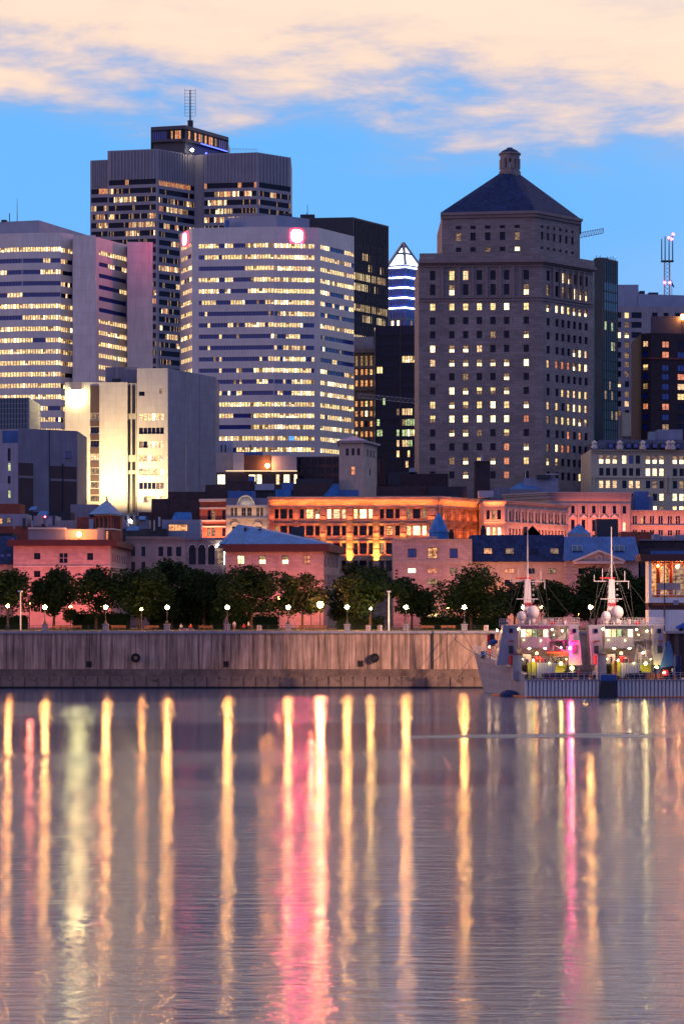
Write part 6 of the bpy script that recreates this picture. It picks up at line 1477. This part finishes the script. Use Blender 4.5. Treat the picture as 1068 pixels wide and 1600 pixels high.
    p = MB(); p.box(xs0, 357.2, Z(1091, 357) , x1, 357.5, zd, M['panelwhite']); p.build('bulwark', r)
    while x < x1:
        if rib is None:
            p = MB(); p.box(x, 356.75, Z(1089.5, 357) + .03, x + .36, 357.2, zd + .03, M['panelwhite']); rib = p.build('bulwark_panel', r)
        else:
            c = rib.copy(); col.objects.link(c); c.location.x = x - rx
        x += .58
    p = MB(); p.box(xs0 - .05, 356.6, zd + .05, x1, 357.6, zd + .22, M['navy']); p.build('rubbing_strake', r)
    p = MB(); p.box(xs0 + .1, 356.55, -.05, x1, 357.15, .18, M['orange']); p.build('boom', r)
    # superstructure
    zm, zu, zb, zr = SZ(1064), SZ(1037), SZ(1010), SZ(978)
    p = MB(); p.box(S(800), 364, zm - .5, S(907), 371, zu - .15, M['navy']) if False else None
    p.box(S(800), 370.5, zm - .5, S(907), 371, zu, M['navy']); p.box(S(800), 364.6, zu - .18, S(907), 371, zu, M['navy']); p.box(S(801), 364.9, zm - .5, S(815), 370.5, zu - .18, M['navy']); p.build('lower_deckhouse', r)
    p = MB(); p.box(S(808), 369.6, zu, S(888), 371, zr, M['navy']); p.box(S(812), 365.0, zb - .3, S(858), 369.6, SZ(995.5), M['navy']); p.box(S(812), 365.0, SZ(983.5), S(858), 369.6, zr, M['navy'])
    p.box(S(812), 365.02, SZ(995.5), S(813.5), 369.6, SZ(983.5), M['navy']); p.box(S(856.5), 365.02, SZ(995.5), S(858), 369.6, SZ(983.5), M['navy']); p.box(S(806), 364.4, zr, S(905), 371, zr + .2, M['navy'])
    p.box(S(858.2), 365.4, SZ(1000), S(886.5), 369.6, SZ(1002), M['navy']); p.build('superstructure', r)
    for i, k in enumerate('21gd2'):
        q = MB(); a, c = 813.6 + i * 8.58, 813.6 + (i + 1) * 8.58; q.box(S(a) + .06, 365.3, SZ(995.4), S(c) - .06, 365.45, SZ(983.6), P[k]); q.box(S(c) - .06, 365.05, SZ(995.4), S(c) + .05, 365.45, SZ(983.6), M['shipdark']); q.build('bridge_window', r)
    for a0, a1, b0, b1 in ((774 if first else 790, 806, 785, 806), (886, 907, 887, 901)):
        q = MB(); q.hexa([(S(a0), 363.0, zu - .2), (S(a1), 363.0, zu - .2), (S(a1), 367, zu - .2), (S(a0), 367, zu - .2)], [(S(b0), 363.3, zr + .1), (S(b1), 363.3, zr + .1), (S(b1), 367, zr + .1), (S(b0), 367, zr + .1)], M['navy']); f_ = q.build('funnel_casing', r)
        m_ = (b0 + b1) / 2 + 1
        q = MB(); q.box(S(m_ - 2.8), 363.0, SZ(989, 363), S(m_ + 2.8), 363.3, SZ(982.5, 363), P['0']); q.build('port', f_)
        q = MB(); q.box(S(m_ - 3.2), 362.85, SZ(1021, 363), S(m_ + 3.6), 363.2, SZ(1009, 363), M['shipdark']); q.build('louvre', f_)
        q = MB(); q.box(S(m_ - 3.5), 362.6, SZ(1002.5, 363), S(m_ + 5), 363.3, SZ(1001, 363), M['brick']); q.build('shelf', f_)
    q = MB(); q.lathe((S(797), 362.3, SZ(1038, 362)), [(.45, 0), (.45, 1.25), (.3, 1.35)], M['redp'], 10); q.build('red_locker', r)
    # mast
    mx = S(826); q = MB(); q.hexa([(mx - .72, 367.2, zr), (mx + .72, 367.2, zr), (mx + .72, 368.6, zr), (mx - .72, 368.6, zr)], [(mx - .42, 367.4, SZ(905)), (mx + .42, 367.4, SZ(905)), (mx + .42, 368.3, SZ(905)), (mx - .42, 368.3, SZ(905))], M['shipwhite']); mast = q.build('mast', r)
    q = MB(); q.tube((mx, 368, SZ(905)), (mx, 368, SZ(868)), .14, M['shipwhite'], r1=.1, n=6); q.tube((mx, 368, SZ(868)), (mx, 368, SZ(822)), .11, M['shipwhite'], r1=.05, n=6); q.build('pole', mast)
    q = MB(); q.tube((S(798), 368, SZ(908)), (S(854), 368, SZ(908)), .08, M['shipwhite'], n=5); q.tube((S(808), 367.3, SZ(936)), (S(842), 367.3, SZ(936)), .08, M['shipwhite'], n=5); q.tube((S(808), 368, SZ(903)), (S(832), 368, SZ(903)), .12, M['redp'], n=5); q.build('yardarm', mast)
    q = MB()
    for px, ya, yb in ((799, 908, 898), (812, 908, 888), (847, 908, 892), (853, 920, 908)): q.tube((S(px), 368, SZ(ya)), (S(px), 368, SZ(yb)), .07, M['shipwhite'], n=4)
    for k in range(7): q.ball((S(820.5 if k % 2 else 834.5), 367.5, SZ(912 + k * 4.5)), .2, M['steel'], 6, 4)
    q.build('aerials', mast, kind='stuff')
    q = MB()
    for k in range(4): q.hexa([(mx - .62 + k * .33, 367.1, SZ(947)), (mx - .48 + k * .33, 367.1, SZ(947)), (mx - .48 + k * .33, 367.3, SZ(947)), (mx - .62 + k * .33, 367.3, SZ(947))], [(mx - .42 + k * .33, 367.1, SZ(941.5)), (mx - .28 + k * .33, 367.1, SZ(941.5)), (mx - .28 + k * .33, 367.4, SZ(941.5)), (mx - .42 + k * .33, 367.4, SZ(941.5))], M['redp'])
    q.build('red_stripes', mast, kind='stuff')
    for px, yb in ((810, 978), (855, 975), (862, 978)):
        q = MB(); q.tube((mx, 368, SZ(870)), (S(px), 367, SZ(yb)), .02, M['dksteel'], n=3); q.build('stay', r)
    for px, py, rr_, s in ((833, 957, .98, 1.12), (815.5, 963, .76, 1.1)):
        q = MB(); q.tube((S(px), 366, zr), (S(px), 366, SZ(py + 4, 366)), .35, M['shipwhite'], n=8); q.ball((S(px), 366, SZ(py, 366)), rr_, M['shipwhite'], 14, 9, s); q.build('radome', r, smooth=True)
    # rails on the bridge roof, lockers
    q = MB()
    for h in (.35, .7, 1.05): q.tube((S(806), 364.6, zr + .2 + h), (S(905), 364.6, zr + .2 + h), .03, M['shipwhite'], n=4)
    for k in range(25): x = S(806 + 4.1 * k); q.tube((x, 364.6, zr + .2), (x, 364.6, zr + 1.25), .03, M['shipwhite'], n=4)
    q.build('roof_rail', r)
    for k, (px, w, y, c) in enumerate(((842, 5, 970, 'steel'), (850, 4, 968, 'shipwhite'), (861, 6, 971, 'redp'), (870, 5, 969, 'navy'), (822, 4, 972, 'shipdark'))):
        q = MB(); q.box(S(px), 365.4, zr + .2, S(px + w), 366.4, SZ(y), M[c]); q.build('roof_locker', r)
    if first:
        q = MB()
        for k in range(7): x = S(779 + 2.7 * k); q.tube((x, 364, SZ(980)), (x, 364, SZ(967)), .05, M['shipwhite'], n=4)
        for y in (967, 971, 976): q.tube((S(779), 364, SZ(y)), (S(795.5), 364, SZ(y)), .05, M['shipwhite'], n=4)
        q.build('cage', r)
        q = MB(); q.ball((S(771), 366, SZ(1003)), .75, M['blueTarp'], 9, 5, .55); q.box(S(762), 366.5, SZ(1010), S(774), 367.5, SZ(998), M['navy']); q.box(S(765), 366.2, SZ(1000), S(773), 366.6, SZ(990), M['shipdark']); q.build('deck_gun', r)
        q = MB(); q.tube((S(764), 366, SZ(1003)), (S(764), 366, SZ(992)), .3, M['redp'], n=6); q.build('flag_locker', r)
    # mid deck: rails, pink cabinets
    q = MB()
    for h in (.4, .8, 1.1): q.tube((S(813), 364.7, zu + h), (S(886), 364.7, zu + h), .03, M['shipwhite'], n=4)
    for k in range(13): x = S(813 + 6 * k); q.tube((x, 364.7, zu), (x, 364.7, zu + 1.1), .035, M['shipwhite'], n=4)
    q.build('deck_rail', r)
    for a, c, y, m_ in ((818, 830, 1023, 'panelwhite'), (836, 846, 1026, 'redp'), (846, 853, 1030, 'redp'), (832, 835, 1020, 'shipdark'), (866, 872, 1020, 'navy'), (878, 884, 1003, 'navy')):
        q = MB(); q.box(S(a), 366.3, zu, S(c), 367.5, SZ(y), M[m_]); q.build('deck_locker', r)
    q = MB(); q.tube((S(857), 364.4, zu), (S(864), 364.4, SZ(1008)), .14, M['navy'], n=5); q.tube((S(864), 364.4, SZ(1008)), (S(882), 364.0, SZ(1018)), .14, M['navy'], n=5); q.tube((S(884), 364.4, zu), (S(884), 364.0, SZ(1010)), .14, M['navy'], n=5); q.build('boat_davit', r)
    # lower deck gear
    for a, c, y0_, y1_, m_, yy in ((824, 829, 1055, 1036, 'yellowgear', 362), (830, 837, 1053, 1034.5, 'yellowgear', 361.5), (867, 884, 1052, 1037, 'yellowgear', 366)):
        q = MB(); q.box(S(a, yy), yy, SZ(y0_ + 6, yy), S(c, yy), yy + 1.8, SZ(y1_, yy), M[m_]); q.build('deck_tank', r)
    for k in range(7):
        q = MB(); a = 838.5 + k * 4.1; q.box(S(a, 361), 361, SZ(1060, 361), S(a + 3.5, 361), 361.6, SZ(1036, 361), M['panelwhite']); q.build('container_panel', r)
    q = MB(); q.box(S(838, 361), 361.3, SZ(1061, 361), S(866, 361), 365, SZ(1036.5, 361), M['navy']); q.build('container', r)
    q = MB(); yy = 359.5
    q.hexa([(S(849, yy), yy, SZ(1059, yy)), (S(900, yy), yy, SZ(1058, yy)), (S(900, yy), yy + 1.6, SZ(1058, yy)), (S(849, yy), yy + 1.6, SZ(1059, yy))], [(S(846, yy), yy - .2, SZ(1053, yy)), (S(902, yy), yy - .2, SZ(1050, yy)), (S(902, yy), yy + 1.8, SZ(1050, yy)), (S(846, yy), yy + 1.8, SZ(1053, yy))], M['rope']); q.build('inflatable_boat', r)
    for px, y, s, m_ in ((822, 1056, .5, 'shipdark'), (833, 1058, .42, 'shipdark'), (851, 1050, .5, 'shipdark'), (908, 1053, .55, 'shipdark'), (915, 1055, .5, 'rope'), (922, 1056, .45, 'orange'), (928, 1057, .4, 'shipdark')):
        q = MB(); q.lathe((S(px, 359), 359, zd), [(s, 0), (s, s * .5), (s * .5, s * .7), (s * .5, s * 1.5), (s * .8, s * 1.7)], M[m_], 9); q.build('winch_drum', r)
    q = MB()
    for h in (.45, .9, 1.25): q.tube((S(822, 358), 358, zd + h), (x1, 358, zd + h), .03, M['shipwhite'], n=4)
    x = S(822, 358)
    while x < x1: q.tube((x, 358, zd), (x, 358, zd + 1.25), .035, M['shipwhite'], n=4); x += .9
    q.build('bulwark_rail', r)
    q = MB(); q.box(S(801, 361), 361, zd, S(815, 361), 364.5, SZ(1022, 361), M['navy']); q.box(S(799.5, 361), 360.8, SZ(1023, 361), S(816, 361), 364.6, SZ(1022, 361), M['brick']); q.build('winch_house', r)
    if not first:
        q = MB(); q.tube((S(829, 359), 359, zd), (S(829, 359), 359, SZ(1033, 359)), .28, M['orange'], n=8); q.build('orange_post', r)
        for px in (1001, 1008, 1016, 1023): 
            q = MB(); q.lathe((X(px + 12, 359), 359.4, zd), [(.32, 0), (.36, .5), (.32, 1.1)], M['orange'], 9); q.build('orange_drum', r)
        q = MB(); q.box(X(1036, 358), 358.3, SZ(1056, 358), X(1044, 358), 359, SZ(1047, 358), M['redp']); q.build('red_box', r)
        q = MB(); q.hexa([(X(1030, 363), 363, SZ(1044, 363)), (X(1056, 363), 363, SZ(1040, 363)), (X(1056, 363), 366, SZ(1040, 363)), (X(1030, 363), 366, SZ(1044, 363))], [(X(1042, 363), 363, SZ(1004, 363)), (X(1046, 363), 363, SZ(1002, 363)), (X(1046, 363), 365, SZ(1002, 363)), (X(1042, 363), 365, SZ(1004, 363))], M['blueTarp']); q.build('tarpaulin', r)
        q = MB()
        for k in range(9): q.box(X(1020 + 5 * k, 360), 359.5 + .3 * (k % 3), zd, X(1024 + 5 * k, 360), 361, zd + rnd.uniform(.6, 2.2), M[rnd.choice(['shipdark', 'rope', 'navy'])])
        q.build('deck_stores', r, kind='stuff')
        q = MB(); q.tube((X(1058, 360), 360, zd), (X(1058, 360), 360, SZ(1024, 360)), .5, M['rope'], n=8); q.box(X(1053, 360), 359.5, SZ(1045, 360), X(1063, 360), 360.5, SZ(1040, 360), M['rope']); q.build('deck_crane', r)
    for k, (pa, pb) in enumerate((((826, 868), (780, 1030)), ((826, 880), (905, 980)), ((802, 908), (795, 968)), ((851, 908), (858, 975)), ((826, 872), (788, 968)), ((826, 905), (815, 1036)))):
        q = MB(); q.tube((S(pa[0], 367), 367, SZ(pa[1], 367)), (S(pb[0], 363.5), 363.5, SZ(pb[1], 363.5)), .018, M['dksteel'], n=3); q.build('rigging_line', r)
    R_ = random.Random(5 + o)
    for k in range(34):
        px = R_.uniform(816, 886); q = MB(); w_ = R_.uniform(.15, .6); x = S(px, 365.6); h_ = R_.uniform(.3, 1.1); lv = R_.choice((zu, zu, zm, zm, zr + .2)); yy = 365.5 + R_.random() * .5 if lv != zm else 359.8 + R_.random()
        q.box(x, yy, lv, x + w_, yy + .35, lv + h_, M[R_.choice(['shipdark', 'redp', 'navy', 'steel', 'panelwhite', 'orange', 'rope'])]); q.build('deck_fitting', r)
    # lamps
    def lampb(nm, px, py, Y, rr_, mt, e=0, c=(1, .8, .45), dy=-.5):
        q = MB(); q.ball((S(px, Y), Y, SZ(py, Y)), rr_, mt, 7, 5); q.build(nm, r)
        if e: light('bulb', 'POINT', (S(px, Y), Y + dy, SZ(py, Y) - .15), e * .30, (c[0], c[1] * .8, c[2] * .9), r, shadow_soft_size=.15)
    lampb('deck_lamp', 826.5, 1012, 365.6, .26, DECKL, 240); lampb('deck_lamp', 851, 1012, 365.6, .26, DECKL, 240)
    lampb('deck_lamp', 838, 1021, 365, .18, SODIUM, 60, (1, .4, .2))
    lampb('bridge_lamp', 809, 983, 366, .12, DECKL, 130, (1, .9, .5)); lampb('bridge_lamp', 862, 984, 366, .12, DECKL, 110, (1, .9, .5)); lampb('bridge_lamp', 878, 986, 368.5, .12, DECKL, 110, (1, .9, .5))
    lampb('work_lamp', 833, 1032, 360.4, .14, YELL, 240, (1, .9, .2)); lampb('work_lamp', 876, 1037, 362, .22, YELL, 420, (1, .92, .3), -.8); lampb('work_lamp', 893, 1044, 362, .30, YELL, 420, (1, .92, .4), -.8)
    lampb('work_lamp', 806, 1030, 368, .12, YELL, 60, (1, .9, .4))
    for px, py, Y_ in ((818, 1000, 364.8), (844, 1001, 364.8), (865, 992, 368.8), (816, 1030, 364), (858, 1036, 360.8), (884, 1030, 363)):
        lampb('small_lamp', px, py, Y_, .065, AMBL if px % 2 else YELL)
    if first:
        lampb('red_lamp', 890, 1013, 362.2, .24, REDB, 900, (1, .03, .2)); lampb('deck_lamp', 876, 1012, 363.4, .1, DECKL, 0)
        lampb('bow_lamp', 764, 1011, 371, .13, DECKL, 160, (1, .75, .4)); lampb('bow_lamp', 776, 985, 368, .13, DECKL, 180, (1, .85, .5), .5)
    else:
        lampb('deck_lamp', 872, 1020, 366.5, .16, DECKL, 140, (1, .7, .4)); lampb('deck_lamp', 905, 1051, 358, .14, DECKL, 0)
    return r
ship(0, 'grey patrol ship with flared bow and red deck lamp, moored left', True)
ship(132, 'grey patrol ship at the right edge with orange post on deck', False)
def boat(px, Y, py, label):
    x, z = X(px, Y), Z(py, Y); r = thing('rescue_boat', label, 'boat', (x, Y, z)); p = MB(); L = 1.9
    for i in range(8):
        def sec(k):
            u = k / 8; w = .75 * math.sin(math.pi * min(1, .22 + u * .78)) ** .6 if u < 1 else .05; xx = x - L + 2 * L * u; rise = .25 * (abs(u - .45) ** 2) * 3
            return [(xx, Y - w, z + .55 + rise), (xx, Y - w * .6, z + rise * .6), (xx, Y + w * .6, z + rise * .6), (xx, Y + w, z + .55 + rise)]
        a, c = sec(i), sec(i + 1)
        for j in range(3): p.poly([a[j], c[j], c[j + 1], a[j + 1]], M['wood'])
        p.poly([a[3], c[3], c[0], a[0]], M['rubber'])
    p.build('hull', r)
    p = MB(); p.tube((x - L, Y - .75, z + .62), (x + L * .9, Y - .55, z + .75), .16, M['orange'], n=6); p.build('fender_tube', r)
    p = MB(); p.box(x - .3, Y - .25, z + .5, x + .4, Y + .25, z + 1.15, M['shipdark']); p.build('console', r)
for k, (a, c) in enumerate((((S_[0], S_[1]), S_[2]) for S_ in ((744, 1022, (700, 986)), (746, 1024, (722, 985)), (790, 1040, (765, 985))))):
    A_ = Vector((X(a[0], 386), 386, Z(a[1], 386))); C_ = Vector((X(c[0], 400), 399.6, Z(c[1], 400) - .2)); p = MB()
    for i in range(6):
        f0, f1 = i / 6, (i + 1) / 6; sag = lambda f: Vector((0, 0, -1.1 * 4 * f * (1 - f) * .4)); p.tube(A_.lerp(C_, f0) + sag(f0), A_.lerp(C_, f1) + sag(f1), .045, M['rope'], n=4)
    o_ = p.build('mooring_line', None, tuple(A_)); tag(o_, ('mooring rope from the bow tip to the far bollard', 'mooring rope from the bow to the nearer bollard', 'short mooring rope from the bow side up to the quay')[k], 'rope', 'mooring ropes of the first ship')
boat(872, 363.6, 1026, 'wooden toned rescue boat hanging in the davit of the first ship')
zd = Z(1064, 357)
for px, top, s in ((904, 'cloth3', 'person in red jacket on the deck of the first ship'), (883, 'cloth2', 'person in dark clothes on the deck of the first ship'), (928, 'cloth1', 'person in white by the white post of the second ship'), (1000, 'cloth2', 'person in dark clothes on the deck of the second ship')):
    person(px, 358.8, s, 'stand', top, 'cloth2', z0=zd)
# dark net heap and orange boom afloat at the bow
t = thing('mooring_float', 'blue dark net draped float at the waterline of the bow', 'float', (X(796, 364), 362, 0))
p = MB(); p.ball((X(795, 362), 362, .15), 1.55, M['rope'], 14, 7, .55); p.build('net', t)
p = MB(); p.tube((X(768, 368), 366, .1), (X(830, 356), 356, .1), .16, M['orange'], n=6); p.build('boom', t)
for k in range(5):
    p = MB(); a = math.pi * (k + .5) / 5; p.tube((X(795, 361.9) - 1.3 * math.cos(a), 360.6, .1), (X(795, 361.9) - .5 * math.cos(a), 361.5, 1.0), .07, M['blueTarp'], n=4); p.build('float_line', t)
# harbour floodlight on the pier beyond the right edge: it throws the bow's shadow on the quay wall
t = thing('floodlight_mast', 'tall floodlight mast on the pier right of the ships', 'floodlight mast', (84, 326, GZ))
p = MB(); p.tube((84, 326, GZ), (84, 326, 42.6), .3, M['dksteel'], n=8); p.build('pole', t)
p = MB(); p.box(83.2, 325.4, 42.6, 84.2, 326.8, 43.2, M['dksteel']); p.build('lamp_head', t)
light('bulb', 'SPOT', (83.2, 326, 42.2), 620000, (1., .62, .40), t, (12, 400, 2), spot_size=math.radians(25), spot_blend=.8, shadow_soft_size=.7)
